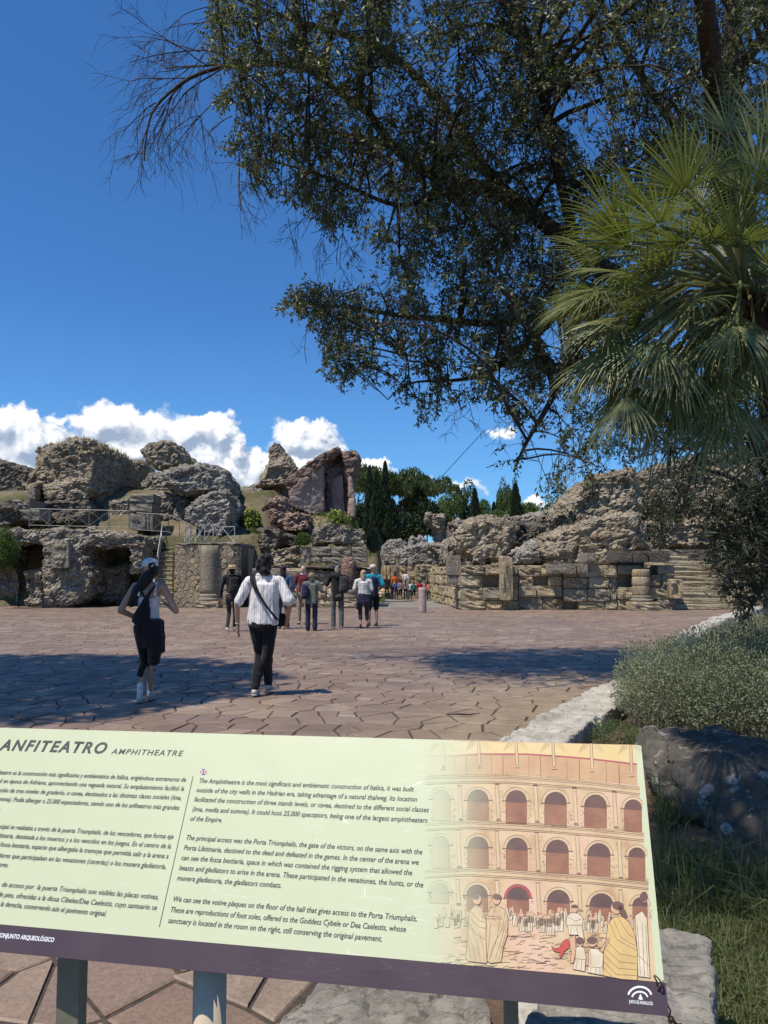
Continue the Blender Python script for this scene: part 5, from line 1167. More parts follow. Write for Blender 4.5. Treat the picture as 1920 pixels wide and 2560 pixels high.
    def topf(bm):
        L = tloose; z0 = hem + .05
        cap(bm, V(0, 0, z0), (.165 * wid * L, .125 * L, .05), V(lx * .6, ly * .6, 1.16), (.150 * wid * L, .112 * L, .07)); cap(bm, V(lx * .6, ly * .6, 1.16), (.150 * wid * L, .112 * L, .07), V(lx, ly, 1.36), (.178 * wid, .122, .09))
        cap(bm, sh[0] + V(.03, 0, -.005), .068, sh[1] - V(.03, 0, .005), .068); cap(bm, sh[0] + V(.08, -.01, .02), .05, nk - V(0, 0, .025), .060); cap(bm, sh[1] + V(-.08, -.01, .02), .05, nk - V(0, 0, .025), .060)
        for i in (0, 1):
            if slen == 0: continue
            if slen < 1: cap(bm, sh[i] - V(0, 0, .008), .060, sh[i].lerp(el_[i], .85), .064 * (1 + (L - 1) * .25))
            else: cap(bm, sh[i], .066, el_[i], .054); cap(bm, el_[i], .054, el_[i].lerp(wr[i], .95), .038)
    if top is not None:
        cut = [(V(0, 0, hem), V(0, 0, -1))] if False else None
        organic('shirt' if sleeve != 'long' else 'jacket', topf, vox * (.85 if detail else 1), top, e0, 2, topfold, seed=seed)
    def botf(bm):
        L = loose
        cap(bm, V(0, -.008, .99), (.160 * wid, .118, .05), V(0, -.012, .88), (.165 * wid, .130, .07))
        for i in (0, 1):
            kn, an = Vector(legs[i][0]), Vector(legs[i][1]); hp = hips[i]
            if bot == 'shorts': cap(bm, hp - V(0, 0, .03), (.092, .105, .07), hp.lerp(kn, .92), .078 * L)
            elif bot == 'capri': cap(bm, hp, (.095, .105, .08), kn, .070); cap(bm, kn, .070, kn.lerp(an, .5), .060)
            elif bot == 'skirt': cap(bm, hp, (.10, .115, .07), hp.lerp(kn, .8), .10)
            else:
                cap(bm, hp, (.095, .105, .085), kn, .066 * L); cap(bm, kn, .066 * L, an + V(0, -.005, .05 + (ankle - .09)), .052 * L)
                if L > 1.1: cap(bm, kn, .066 * L, an + V(0, 0, .0), .064 * L)
    organic('trousers' if bot in ('trousers', 'capri') else bot, botf, vox * (.85 if detail else 1), bottom, e0, 2, .009, (7, 7, 9), seed=seed + 1)
    for i in (0, 1):
        an = Vector(legs[i][1])
        def sf(bm): cap(bm, an + V(0, -.035, -.035), (.040, .042, .034), an + V(0, .05, -.048), (.044, .045, .030)); cap(bm, an + V(0, .05, -.048), (.044, .045, .030), an + V(0, .135, -.056), (.042, .045, .024)); cap(bm, an + V(0, -.01, -.03), .044, an + V(0, -.005, .015), .042)
        sh_o = organic('shoe', sf, min(vox, .011), shoes, e0, 2)
        if detail:
            def so(bm): cap(bm, an + V(0, -.04, -.074), (.046, .046, .014), an + V(0, .14, -.074), (.047, .05, .014))
            organic('sole', so, .010, K['sole'], sh_o, 1)
    # hair
    if hairstyle != 'bald':
        fwv = V(math.sin(-headturn), math.cos(-headturn), 0)
        def hf(bm):
            cap(bm, hd + V(0, 0, .045) - fwv * .018, (.090, .100, .088), hd - fwv * .040 - V(0, 0, .03), (.078, .065, .06))
            if hairstyle == 'short' and not detail: cap(bm, hd - fwv * .035 + V(0, 0, 0), (.085, .07, .07), hd - fwv * .045 - V(0, 0, .085), (.062, .045, .05))
            if hairstyle == 'long':
                cap(bm, hd - fwv * .04, (.085, .06, .08), hd + V(0, -.085, -.19), (.085, .045, .06)); cap(bm, hd + V(0, -.085, -.19), (.085, .04, .06), hd + V(-.035, -.11, -.42), (.05, .03, .06))
            if hairstyle == 'bob': cap(bm, hd - fwv * .03, (.092, .08, .08), hd + V(0, -.045, -.14), (.085, .06, .05))
            if hairstyle == 'sweep':
                cap(bm, hd - fwv * .04, (.088, .075, .08), hd + V(-.03, -.07, -.13), (.085, .055, .06)); cap(bm, hd + V(-.03, -.07, -.13), (.08, .05, .06), hd + V(-.12, -.09, -.25), (.065, .045, .06)); cap(bm, hd + V(-.12, -.09, -.25), (.065, .045, .06), hd + V(-.20, -.06, -.42), (.045, .04, .05))
        organic('hair', hf, vox * .9, hair, e0, 1, .010, (30, 30, 12))
    else:
        fwv = V(math.sin(-headturn), math.cos(-headturn), 0); sdv = V(fwv.y, -fwv.x, 0)
        for q in (-1, 1):
            bm = bmesh.new(); ell(bm, hd + fwv * .079 + sdv * q * .03 + V(0, 0, .012), (.010, .008, .006)); bobj('eye', bm, HB, e0)
        bm = bmesh.new(); ell(bm, hd + fwv * .080 - V(0, 0, .048), (.024, .010, .006)); bobj('mouth', bm, K['maroon'], e0)
    if hat:
        kind, hm = hat; fwv = V(math.sin(-headturn), math.cos(-headturn), 0); ang = math.atan2(-fwv.x, fwv.y)
        bm = bmesh.new(); rot = Matrix.Translation(hd) @ Matrix.Rotation(ang, 4, 'Z')
        if kind == 'cap':
            add_lathe(bm, [(.099, .035), (.102, .065), (.096, .100), (.075, .132), (.04, .148), (.005, .152)], 20)
            for k in range(9):
                a0_ = math.radians(25 + k * 130 / 9); a1_ = math.radians(25 + (k + 1) * 130 / 9)
                def bp_(a, r_, z): return (math.cos(a) * .098 * (1 + 0) if r_ == 0 else math.cos(a) * .098, math.sin(a) * (.098 + r_ * math.sin(a)), z)
                q = [bp_(a0_, 0, .04), bp_(a1_, 0, .04), bp_(a1_, .085, .022), bp_(a0_, .085, .022)]
                up_ = [bm.verts.new(v) for v in q]; dn = [bm.verts.new((v[0], v[1], v[2] - .006)) for v in q]
                bm.faces.new(up_); bm.faces.new(dn[::-1])
                for m in range(4): bm.faces.new((up_[m], dn[m], dn[(m + 1) % 4], up_[(m + 1) % 4]))
        elif kind == 'straw': add_lathe(bm, [(.10, .040), (.175, .030), (.178, .036), (.106, .050), (.10, .115), (.092, .128), (.05, .120), (.004, .118)], 26)
        else: add_lathe(bm, [(.098, .03), (.145, -.005), (.147, .0), (.104, .045), (.095, .105), (.07, .122), (.004, .126)], 22)
        bmesh.ops.transform(bm, matrix=rot, verts=bm.verts); ho = bobj('hat', bm, hm, e0, True)
        if kind == 'straw':
            bm = bmesh.new(); add_lathe(bm, [(.104, .050), (.1065, .052), (.104, .078), (.100, .078)], 24); bmesh.ops.transform(bm, matrix=rot, verts=bm.verts); bobj('hat_band', bm, K['black'], ho, True)
    return e0, dict(sh=sh, hd=hd, el=el_, wr=wr, hips=hips)
def strap(parent, pts, wd, mat, th=.006, name='strap'):
    bm = bmesh.new(); P = [Vector(p) for p in pts]
    prev = None
    for i, p in enumerate(P):
        d = (P[min(i + 1, len(P) - 1)] - P[max(i - 1, 0)]).normalized(); out = V(p.x * .25, p.y if abs(p.y) > .02 else -.1, 0).normalized(); sd = d.cross(out).normalized() * wd / 2
        r_ = [bm.verts.new(p + sd), bm.verts.new(p - sd), bm.verts.new(p - sd + out * th), bm.verts.new(p + sd + out * th)]
        if prev:
            for k in range(4): bm.faces.new((prev[k], prev[(k + 1) % 4], r_[(k + 1) % 4], r_[k]))
        prev = r_
    return bobj(name, bm, mat, parent)
def backpack(e, c, s_, mat, name='backpack', label=None):
    """a worn bag: soft body, front pocket, two straps; its own thing resting on the wearer"""
    sc = e.scale[0]; M = Matrix.Translation(e.location) @ Matrix.Rotation(e.rotation_euler.z, 4, 'Z')
    b = empty(name, M @ (Vector(c) * sc), e.rotation_euler.z); props(b, label, 'bag'); b.scale = (sc, sc, sc)
    def f(bm): cap(bm, V(0, 0, -s_[2] * .35), (s_[0] * .5, s_[1] * .5, s_[2] * .2), V(0, .01, s_[2] * .32), (s_[0] * .42, s_[1] * .42, s_[2] * .2))
    organic('bag_body', f, .014, mat, b, 2, .006, seed=3)
    def f2(bm): cap(bm, V(0, -s_[1] * .35, -s_[2] * .3), (s_[0] * .36, s_[1] * .28, s_[2] * .12), V(0, -s_[1] * .33, -s_[2] * .05), (s_[0] * .34, s_[1] * .24, s_[2] * .1))
    organic('front_pocket', f2, .014, mat, b, 2)
    for q in (-1, 1): strap(b, [(q * s_[0] * .3, .02, s_[2] * .42), (q * s_[0] * .42, .06, s_[2] * .50), (q * s_[0] * .5, .17, s_[2] * .42), (q * s_[0] * .55, .20, 0), (q * s_[0] * .45, .06, -s_[2] * .42)], .035, mat, name='shoulder_strap')
    return b

# ---- the woman in the white cap
gp = G(366, 1757)
e, J = person((gp.x, gp.y, .0), R(3), 1.71, 'woman in white cap, white tank top and black skirt walking in the shade', SK1, None, K['black'], HB, K['cream'],
    ((V(-.335, -.05, 1.14), V(-.15, .10, 1.03)), (V(.345, -.02, 1.13), V(.20, .14, 1.20))), ((V(-.055, .05, .50), V(-.075, -.02, .095)), (V(.03, .06, .50), V(.005, .16, .10))),
    wid=.93, vox=.012, hat=('cap', K['white']), headturn=R(60), hairstyle='sweep', bot='trousers', loose=.72, detail=True, lean=(-.0, 0), ankle=.30, seed=2)
def tank(bm):
    cap(bm, V(0, 0, 1.0), (.150, .112, .05), V(0, 0, 1.16), (.137, .104, .06)); cap(bm, V(0, 0, 1.16), (.137, .104, .06), V(0, 0.01, 1.30), (.155, .118, .055))
organic('tank_top', tank, .011, K['white'], e, 2, .006)
for q in (-1, 1): strap(e, [(q * .10, -.105, 1.32), (q * .10, -.095, 1.40), (q * .105, -.07, 1.475), (q * .10, .0, 1.50), (q * .09, .09, 1.44)], .028, K['white'], name='tank_strap')
def skirt(bm): cap(bm, V(0, -.01, 1.0), (.145, .12, .05), V(.005, -.01, .86), (.178, .15, .08)); cap(bm, V(.005, -.01, .86), (.178, .15, .08), V(.02, 0, .72), (.165, .145, .05))
organic('skirt', skirt, .012, K['black'], e, 2, .014, seed=5)
def jk(bm): cap(bm, V(.06, -.05, 1.0), (.15, .12, .04), V(.10, -.06, .80), (.135, .12, .05)); cap(bm, V(.10, -.06, .80), (.13, .12, .05), V(.13, -.05, .64), (.10, .10, .03)); cap(bm, V(.10, -.06, .7), (.09, .08, .05), V(.09, -.05, .50), (.07, .06, .03))
organic('tied_jacket', jk, .012, K['black'], e, 2, .016, seed=6)
for i, an in enumerate((V(-.075, -.02, .095), V(.005, .16, .10))):
    def sk(bm): cap(bm, an + V(0, -.004, .0), .040, an + V(0, -.006, .125), .041)
    organic('sock', sk, .012, K['white'], e, 2)
sc_ = e.scale[0]; Mx = Matrix.Translation(e.location) @ Matrix.Rotation(e.rotation_euler.z, 4, 'Z')
sb = empty('sling_bag', Mx @ (V(-.02, -.15, 1.15) * sc_), R(3)); props(sb, 'black teardrop sling bag worn across the back of the woman in white', 'bag'); sb.scale = (sc_,) * 3
def sbf(bm): cap(bm, V(-.03, 0, -.10), (.115, .055, .09), V(.03, .005, .14), (.035, .03, .05)); cap(bm, V(-.05, 0, -.12), (.10, .055, .07), V(0, 0, 0), (.09, .05, .06))
organic('bag_body', sbf, .011, K['black'], sb, 2, .004)
strap(sb, [(.03, -.0, .15), (.07, .01, .22), (.115, .05, .30), (.12, .12, .33), (.09, .2, .28)], .036, K['black'], name='shoulder_strap'); strap(sb, [(.0, -.0, .16), (-.04, .01, .23), (-.09, .04, .30), (-.11, .10, .33), (-.1, .2, .28)], .026, K['black'], name='shoulder_strap')
# ---- the man in the striped shirt
gp = G(655, 1741)
e, J = person((gp.x, gp.y, 0), R(-2), 1.79, 'man in a loose white striped short-sleeved shirt and black trousers walking towards the ruins', SK1, K['striped'], K['black'], HB, K['cream'],
    ((V(-.325, -.02, 1.13), V(-.325, .03, .87)), (V(.345, -.04, 1.15), V(.285, .10, .93))), ((V(-.04, .10, .50), V(-.085, -.02, .10)), (V(.05, .03, .50), V(.035, .22, .12))),
    wid=1.08, vox=.012, hairstyle='short', sleeve='short', hem=.86, tloose=1.18, lean=(.015, .0), detail=True, loose=1.08, topfold=.020, seed=11, ankle=.06)
def hr(bm):
    r_ = random.Random(4)
    for q in range(26):
        a = r_.uniform(0, 6.28); z = r_.uniform(-.07, .13) if math.sin(a) > -.2 else r_.uniform(-.13, .13); rr = .088 * math.sqrt(max(0, 1 - (max(z, 0) / .16) ** 2)); ell(bm, J['hd'] + V(math.cos(a) * rr, math.sin(a) * rr - .02, z), (.03, .03, .032), 8)
    cap(bm, J['hd'] + V(0, -.03, .02), .095, J['hd'] + V(0, -.04, -.09), .07)
organic('tousled_hair', hr, .011, HB, e, 1, .008, (40, 40, 20))
def cl_(bm): cap(bm, V(-.06, -.02, 1.505), .034, V(.08, -.02, 1.505), .034); 
organic('collar', cl_, .010, K['striped'], e, 1)
bm = bmesh.new(); add_lathe(bm, [(.031, -.012), (.034, -.01), (.034, .012), (.031, .012)], 16); o = bobj('watch', bm, K['black'], e, True); o.location = V(.292, .09, .955); o.rotation_euler = (R(-28), 0, R(-15))
bm = bmesh.new(); add_lathe(bm, [(.030, -.008), (.034, 0), (.030, .008)], 14); o = bobj('bracelet', bm, K['cream'], e, True); o.location = V(-.325, .028, .90)
cb = empty('crossbody_bag', Matrix.Translation(e.location) @ (V(.24, .06, 1.0))); props(cb, 'black crossbody bag and wide strap over the striped shirt', 'bag')
cbl = Vector(cb.location); e_m = Matrix.Translation(e.location) @ Matrix.Rotation(e.rotation_euler.z, 4, 'Z') @ Matrix.Scale(e.scale[0], 4)
def on(p): return e_m @ Vector(p) - cbl
pts = [(-.12, .06, 1.53), (-.135, -.04, 1.515), (-.12, -.115, 1.45), (-.075, -.157, 1.36), (-.01, -.165, 1.25), (.07, -.168, 1.13), (.15, -.158, 1.03), (.20, -.12, .96), (.22, -.04, .93)]
def strapw(pts, w0, mat, name, off=.004, th=.006):
    bm = bmesh.new(); prev = None; P = [Vector(p) for p in pts]
    for i, p in enumerate(P):
        d = (P[min(i + 1, len(P) - 1)] - P[max(i - 1, 0)]).normalized(); o_ = V(0, -1, 0) if p.y < -.05 else V(0, -.3, 1).normalized(); sd = d.cross(o_).normalized() * (w0[i] / 2)
        r_ = [bm.verts.new(on(p + sd + o_ * off)), bm.verts.new(on(p - sd + o_ * off)), bm.verts.new(on(p - sd + o_ * (off + th))), bm.verts.new(on(p + sd + o_ * (off + th)))]
        if prev:
            for k in range(4): bm.faces.new((prev[k], prev[(k + 1) % 4], r_[(k + 1) % 4], r_[k]))
        prev = r_
    return bobj(name, bm, mat, cb)
strapw(pts, [.055, .06, .06, .055, .035, .028, .028, .028, .028], K['black'], 'strap')
def cbf(bm): cap(bm, on((.20, .13, .98)), (.09, .05, .05), on((.20, .13, .90)), (.09, .05, .05))
organic('bag_body', cbf, .012, K['black'], cb, 2)

# ---- the standing visitors
def arm_dn(w=1.0): return ((V(-.255 * w, -.01, 1.15), V(-.265 * w, .05, .90)), (V(.255 * w, -.01, 1.15), V(.265 * w, .05, .90)))
g1 = G(578, 1579)
e, J = person((g1.x, g1.y, 0), R(12), 1.76, 'visitor in a straw hat, black jacket and dark jeans walking ahead', SK1, K['black'], K['charcoal'], HB, K['cream'], arm_dn(1.05), ((V(-.06, .1, .5), V(-.10, -.04, .10)), (V(.09, .02, .5), V(.08, .12, .1))), wid=1.02, hat=('straw', K['straw']), hairstyle='short', hem=.88, loose=.9, lean=(.0, .02), seed=21)
backpack(e, (.05, -.19, 1.24), (.30, .20, .44), K['black'], label='black backpack worn by the visitor in the straw hat')
g1 = G(707, 1572)
e, J = person((g1.x, g1.y, 0), R(-4), 1.76, 'woman with long black braids, blue denim shirt and blue jeans', SK3, K['denim'], K['jeans'], HB, K['cream'], ((V(-.27, -.02, 1.15), V(-.22, .12, 1.02)), (V(.28, 0, 1.16), V(.20, .2, 1.14))), wid=1.08, hairstyle='long', hem=.90, loose=1.15, seed=22)
backpack(e, (.04, -.19, 1.06), (.24, .13, .17), K['navy'], name='waist_bag', label='small navy waist bag with red tag worn by the woman with braids')
g1 = G(757, 1561)
e, J = person((g1.x, g1.y, 0), R(172), 1.78, 'bald man in maroon sweater and khaki trousers facing the group', SK2, K['maroon'], K['khaki'], HW, K['leather'], ((V(-.28, .02, 1.16), V(-.16, .25, 1.22)), (V(.27, 0, 1.15), V(.18, .2, 1.05))), wid=1.0, hairstyle='bald', hem=.92, seed=23)
def cl2(bm): cap(bm, V(-.05, .03, 1.50), .03, V(.05, .03, 1.50), .03)
organic('collar', cl2, .012, K['white'], e, 1)
g1 = G(778, 1577)
e, J = person((g1.x, g1.y, 0), R(-10), 1.56, 'short visitor in grey-green jacket, fisherman hat and navy trousers', SK2, K['sage'], K['navy'], HW, K['charcoal'], ((V(-.29, -.02, 1.14), V(-.20, .16, 1.05)), (V(.33, .03, 1.18), V(.22, .2, 1.22))), wid=1.22, hat=('bucket', K['olive']), hairstyle='short', hem=.80, loose=1.25, tloose=1.18, seed=24)
backpack(e, (-.15, -.20, 1.20), (.27, .20, .44), K['navy'], label='navy backpack hanging from one shoulder of the short visitor')
g1 = G(843, 1571)
e, J = person((g1.x, g1.y, 0), R(4), 1.79, 'man in navy cap, long black jacket and grey trousers', SK2, K['black'], K['grey'], HW, K['cream'], ((V(-.30, .06, 1.20), V(-.16, .2, 1.36)), (V(.27, 0, 1.15), V(.2, .2, 1.1))), wid=1.05, hat=('cap', K['navy']), hairstyle='short', hem=.74, loose=1.15, tloose=1.12, seed=25)
def hood(bm): cap(bm, V(-.08, -.08, 1.46), (.07, .06, .05), V(.08, -.08, 1.46), (.07, .06, .05)); cap(bm, V(0, -.10, 1.40), (.09, .05, .06), V(0, -.09, 1.46), (.12, .06, .05))
organic('hood', hood, .014, K['black'], e, 2)
backpack(e, (.17, -.19, 1.22), (.28, .20, .46), K['charcoal'], label='dark backpack slung on the right shoulder of the man in the navy cap')
g1 = G(932, 1567)
e, J = person((g1.x, g1.y + .25, 0), R(20), 1.78, 'man in tan cap, turquoise-sleeved dark top and black shorts', SK1, K['turquoise'], K['black'], HW, K['charcoal'], ((V(-.27, .0, 1.15), V(-.22, .1, .93)), (V(.30, -.05, 1.16), V(.20, .12, 1.02))), wid=1.08, hat=('cap', K['cream']), headturn=R(60), hairstyle='short', hem=.88, bot='shorts', loose=1.15, sleeve='short', seed=26)
def vest(bm): cap(bm, V(0, 0, .93), (.172, .135, .05), V(0, 0, 1.36), (.178, .134, .10))
organic('vest', vest, .014, K['navy'], e, 2, .01)
g1 = G(908, 1571)
e, J = person((g1.x, g1.y, 0), R(5), 1.63, 'blond woman in striped tee with a navy jacket tied round her waist', SK2, K['tee'], K['charcoal'], HW, K['leather'], ((V(-.29, -.02, 1.16), V(-.20, .14, 1.05)), (V(.27, 0, 1.15), V(.16, .18, 1.08))), ((V(-.09, .02, .5), V(-.08, -.02, .09)), (V(.11, .0, .5), V(.13, .04, .09))), wid=1.12, hairstyle='bob', bot='capri', sleeve='short', hem=.95, seed=27)
def jk2(bm): cap(bm, V(0, -.02, 1.02), (.185, .15, .05), V(0, -.03, .80), (.205, .165, .06)); cap(bm, V(-.15, -.08, .9), (.05, .05, .05), V(-.19, -.07, .62), (.028, .028, .04))
organic('tied_jacket', jk2, .014, K['navy'], e, 2, .02, seed=8)
# ---- school group and far figures
def far(px, feet, z, top_, col, bcol, label, skin=SK1, hair=HB, hs='short', yaw=0, bot='trousers', group=None, seed=0, bag=None, wid=1.0, hat=None, sleeve='long', arms=None):
    g = G(px, feet, z); hh = (feet - top_) / FPX * g.y * 1.0
    e, J = person((g.x, g.y, z), R(yaw), max(1.15, hh), label, skin, K[col], K[bcol], hair, K['charcoal'], arms or arm_dn(wid), wid=wid, vox=.026, hairstyle=hs, bot=bot, seed=seed, hem=.9, group=group, sleeve=sleeve, hat=hat)
    if bag: backpack(e, (0, -.19, 1.22), (.28, .18, .4), K[bag], label=label.split(' with')[0].split(' in ')[0] + "'s " + bag + ' backpack in the group before the passage wall')
SG = 'school group standing at the end of the passage'
far(967, 1497.5, -.43, 1442, 'black', 'black', 'lone dark silhouetted figure standing left of the school group', wid=.95)
for i, a in enumerate([(980, 1500, 1462, 'black', 'black', 'child in black crouching low at the left edge of the school group', 'short', None), (991, 1500, 1452, 'blue', 'jeans', 'child with a bright blue backpack and blue jeans in the school group', 'long', 'blue'),
    (1001, 1500.5, 1450, 'pink', 'black', 'child in grey-pink top and black shorts in the school group', 'short', None), (1014, 1501.5, 1448, 'patterned', 'black', 'woman in a patterned top in the middle of the school group', 'long', None),
    (1025, 1501, 1454, 'white', 'charcoal', 'child in white with raised arm in the school group', 'short', None), (1034, 1502, 1455, 'teal', 'black', 'child with a teal backpack in the school group', 'short', 'teal'),
    (1049, 1501, 1452, 'red', 'black', 'teenager in a bright red shirt in the school group', 'short', None), (1065, 1502, 1454, 'salmon', 'jeans', 'person in salmon top and jeans just behind the bollard', 'long', None), (1072.5, 1502.5, 1456, 'salmon', 'charcoal', 'person in salmon top and dark trousers right of the bollard', 'short', None)]):
    arms_ = None if i != 4 else ((V(-.27, 0, 1.15), V(-.27, .05, .9)), (V(.40, .02, 1.40), V(.62, .04, 1.46)))
    far(a[0], a[1], -.43 + .0 * i, a[2], a[3], a[4], a[5], hs=a[6], yaw=random.Random(i).uniform(-30, 30), bot='shorts' if i in (2, 5) else 'trousers', group=SG, seed=40 + i, bag=a[7], skin=SK2 if i % 2 else SK1, hair=HBR if i % 2 else HB, arms=arms_, sleeve='short' if i in (2, 6, 7, 8) else 'long')
for px, topy, col, lab, yaw in [(987, 1434, 'orange', 'person in orange standing on the low ledge beyond the school group', 20), (1014, 1428, 'white', 'person in white carrying a dark bag on the low ledge beyond the school group', -20)]:
    g = G(px, 1473, .05) if False else W(px, topy, 60); hh = 1.66; e, J = person((g.x, 60, g.z - hh), R(yaw), hh, lab, SK2, K[col], K['khaki'], HBR, K['charcoal'], arm_dn(), vox=.03, seed=70 + px)
lg = empty('stone_ledge', (1.6, 60, 0)); props(lg, 'low stone ledge carrying the two farthest visitors', 'ledge')
for k in range(4): block((.3 + k * 1.05, 60.2, -.28), (1.03, 1.6, .66), M_ASHG, .04, lg)
# ------------------------------------------------------------------ vegetation
def mat_leaf(name, cols, rough=.5, spec=.4, trans=.25, k=None):
    t = material(name); t.n.remove(t.p); t.p = t.node('ShaderNodeBsdfPrincipled')
    n = t.noise(t.pos, k or 1.1, 3, .6)
    c = t.ramp(t.math('FRACT', t.math('ADD', t.isl, t.math('MULTIPLY', n, .6))), [(i / (len(cols) - 1), q) for i, q in enumerate(cols)])
    setp(t, base=c, rough=rough, spec=spec)
    tr = t.node('ShaderNodeBsdfTranslucent'); t.put(tr.inputs[0], t.mix(1.0, c, (1.3, 1.5, .7, 1), 'MULTIPLY'))
    mx = t.node('ShaderNodeMixShader'); mx.inputs[0].default_value = trans; t.l.new(t.p.outputs[0], mx.inputs[1]); t.l.new(tr.outputs[0], mx.inputs[2]); t.l.new(mx.outputs[0], t.out.inputs[0])
    return t.m
def mat_bark(name, a, b):
    t = material(name); n = t.noise(t.mapping(t.pos, (1, 1, .3)), 18, 4, .7); return setp(t, base=t.ramp(n, [(.35, a), (.65, b)]), rough=.95, spec=.2, normal=t.bump(n, .8, .02))
L_OAK = mat_leaf('dark_oak_leaf', [(.050, .062, .022), (.095, .105, .040), (.075, .072, .034), (.15, .15, .070), (.24, .23, .14)], rough=.5, spec=.4, trans=.32)
L_PALM = mat_leaf('fan_palm_leaf', [(.070, .085, .020), (.125, .14, .036), (.21, .21, .085), (.09, .11, .027)], rough=.40, spec=.5, trans=.28)
L_NARR = mat_leaf('narrow_dark_leaf', [(.03, .042, .02), (.05, .062, .03), (.07, .08, .045)], rough=.5, trans=.15)
L_BUSH = mat_leaf('grey_green_leaf', [(.13, .145, .08), (.20, .215, .13), (.27, .285, .20), (.18, .21, .085)], rough=.7, trans=.2, k=4)
L_PINE = mat_leaf('stone_pine_needles', [(.035, .055, .014), (.055, .080, .020), (.075, .10, .028)], rough=.7, trans=.2, k=.3)
L_PINE2 = mat_leaf('bright_tree_leaf', [(.05, .085, .018), (.075, .115, .028), (.10, .14, .04)], rough=.7, trans=.25, k=.3)
L_CYP = mat_leaf('cypress_needles', [(.016, .030, .012), (.026, .044, .017), (.034, .052, .022)], rough=.75, trans=.1, k=.5)
L_GRN = mat_leaf('green_shrub_leaf', [(.05, .085, .02), (.09, .13, .035), (.13, .17, .05)], rough=.65, trans=.3)
L_DRY = mat_leaf('dry_grass_blade', [(.26, .19, .09), (.34, .26, .13), (.20, .15, .07)], rough=.9, trans=.3, k=3)
L_GRS = mat_leaf('long_grass_blade', [(.055, .075, .02), (.10, .12, .04), (.16, .16, .07), (.07, .095, .03)], rough=.6, trans=.3, k=3)
L_YEL = mat_leaf('yellow_flower', [(.55, .55, .10), (.65, .62, .2)], rough=.8, trans=.3)
BK = mat_bark('dark_bark', (.035, .028, .022), (.085, .068, .052)); BK2 = mat_bark('twig_bark', (.055, .045, .036), (.12, .10, .08)); BKP = mat_bark('palm_fibre', (.05, .028, .016), (.16, .10, .06)); BKS = mat_bark('pale_stem', (.16, .14, .10), (.30, .27, .20))
def rdirs(n, r_=rng):
    v = r_.normal(size=(n, 3)); return v / np.linalg.norm(v, axis=1, keepdims=True)
def leaves_np(base, dirn, length, width, r_=rng, fold=.15):
    """diamond leaves: base point, direction, length, width"""
    n = len(base); d = dirn / (np.linalg.norm(dirn, axis=1, keepdims=True) + 1e-9); u = rdirs(n, r_); s = np.cross(d, u); s /= np.linalg.norm(s, axis=1, keepdims=True) + 1e-9; nn = np.cross(d, s)
    L = np.broadcast_to(length, (n,))[:, None]; Wd = np.broadcast_to(width, (n,))[:, None] * .5
    co = np.stack([base, base + d * L * .45 + s * Wd + nn * L * fold * .4, base + d * L - nn * L * fold * .2, base + d * L * .45 - s * Wd + nn * L * fold * .4], 1)
    F = np.arange(n)[:, None] * 4 + np.array([[0, 1, 2, 3]])
    return co.reshape(-1, 3), F
def inpoly(x, y, poly_):
    c = np.zeros(len(x), bool); P = poly_
    for i in range(len(P)):
        x1, y1 = P[i]; x2, y2 = P[(i + 1) % len(P)]
        if y1 == y2: continue
        m = ((y1 > y) != (y2 > y)) & (x < (x2 - x1) * (y - y1) / (y2 - y1) + x1); c ^= m
    return c
def Wn(px, py, Y):
    xc = (px - 960) / FPX; yc = -(py - 1280) / FPX; dy = CP - yc * SP; dz = SP + yc * CP
    return np.stack([xc / dy * Y, Y, EYE + dz / dy * Y], 1)
def nearest(q, P, chunk=600):
    out = np.empty(len(q), int); dist = np.empty(len(q))
    for i in range(0, len(q), chunk):
        d = ((q[i:i + chunk, None] - P[None]) ** 2).sum(2); j = d.argmin(1); out[i:i + chunk] = j; dist[i:i + chunk] = np.sqrt(d[np.arange(len(j)), j])
    return out, dist
def path(a, b, n, sag, r_, wob=.12):
    t_ = np.linspace(0, 1, n)[:, None]; L = np.linalg.norm(b - a); p = a + (b - a) * t_; p[:, 2] += np.sin(np.pi * t_[:, 0]) * sag * L
    w_ = r_.normal(size=(n, 3)) * wob * L / n; w_[0] = 0; w_[-1] = 0; return p + np.cumsum(w_, 0) * (1 - t_) * 1.0
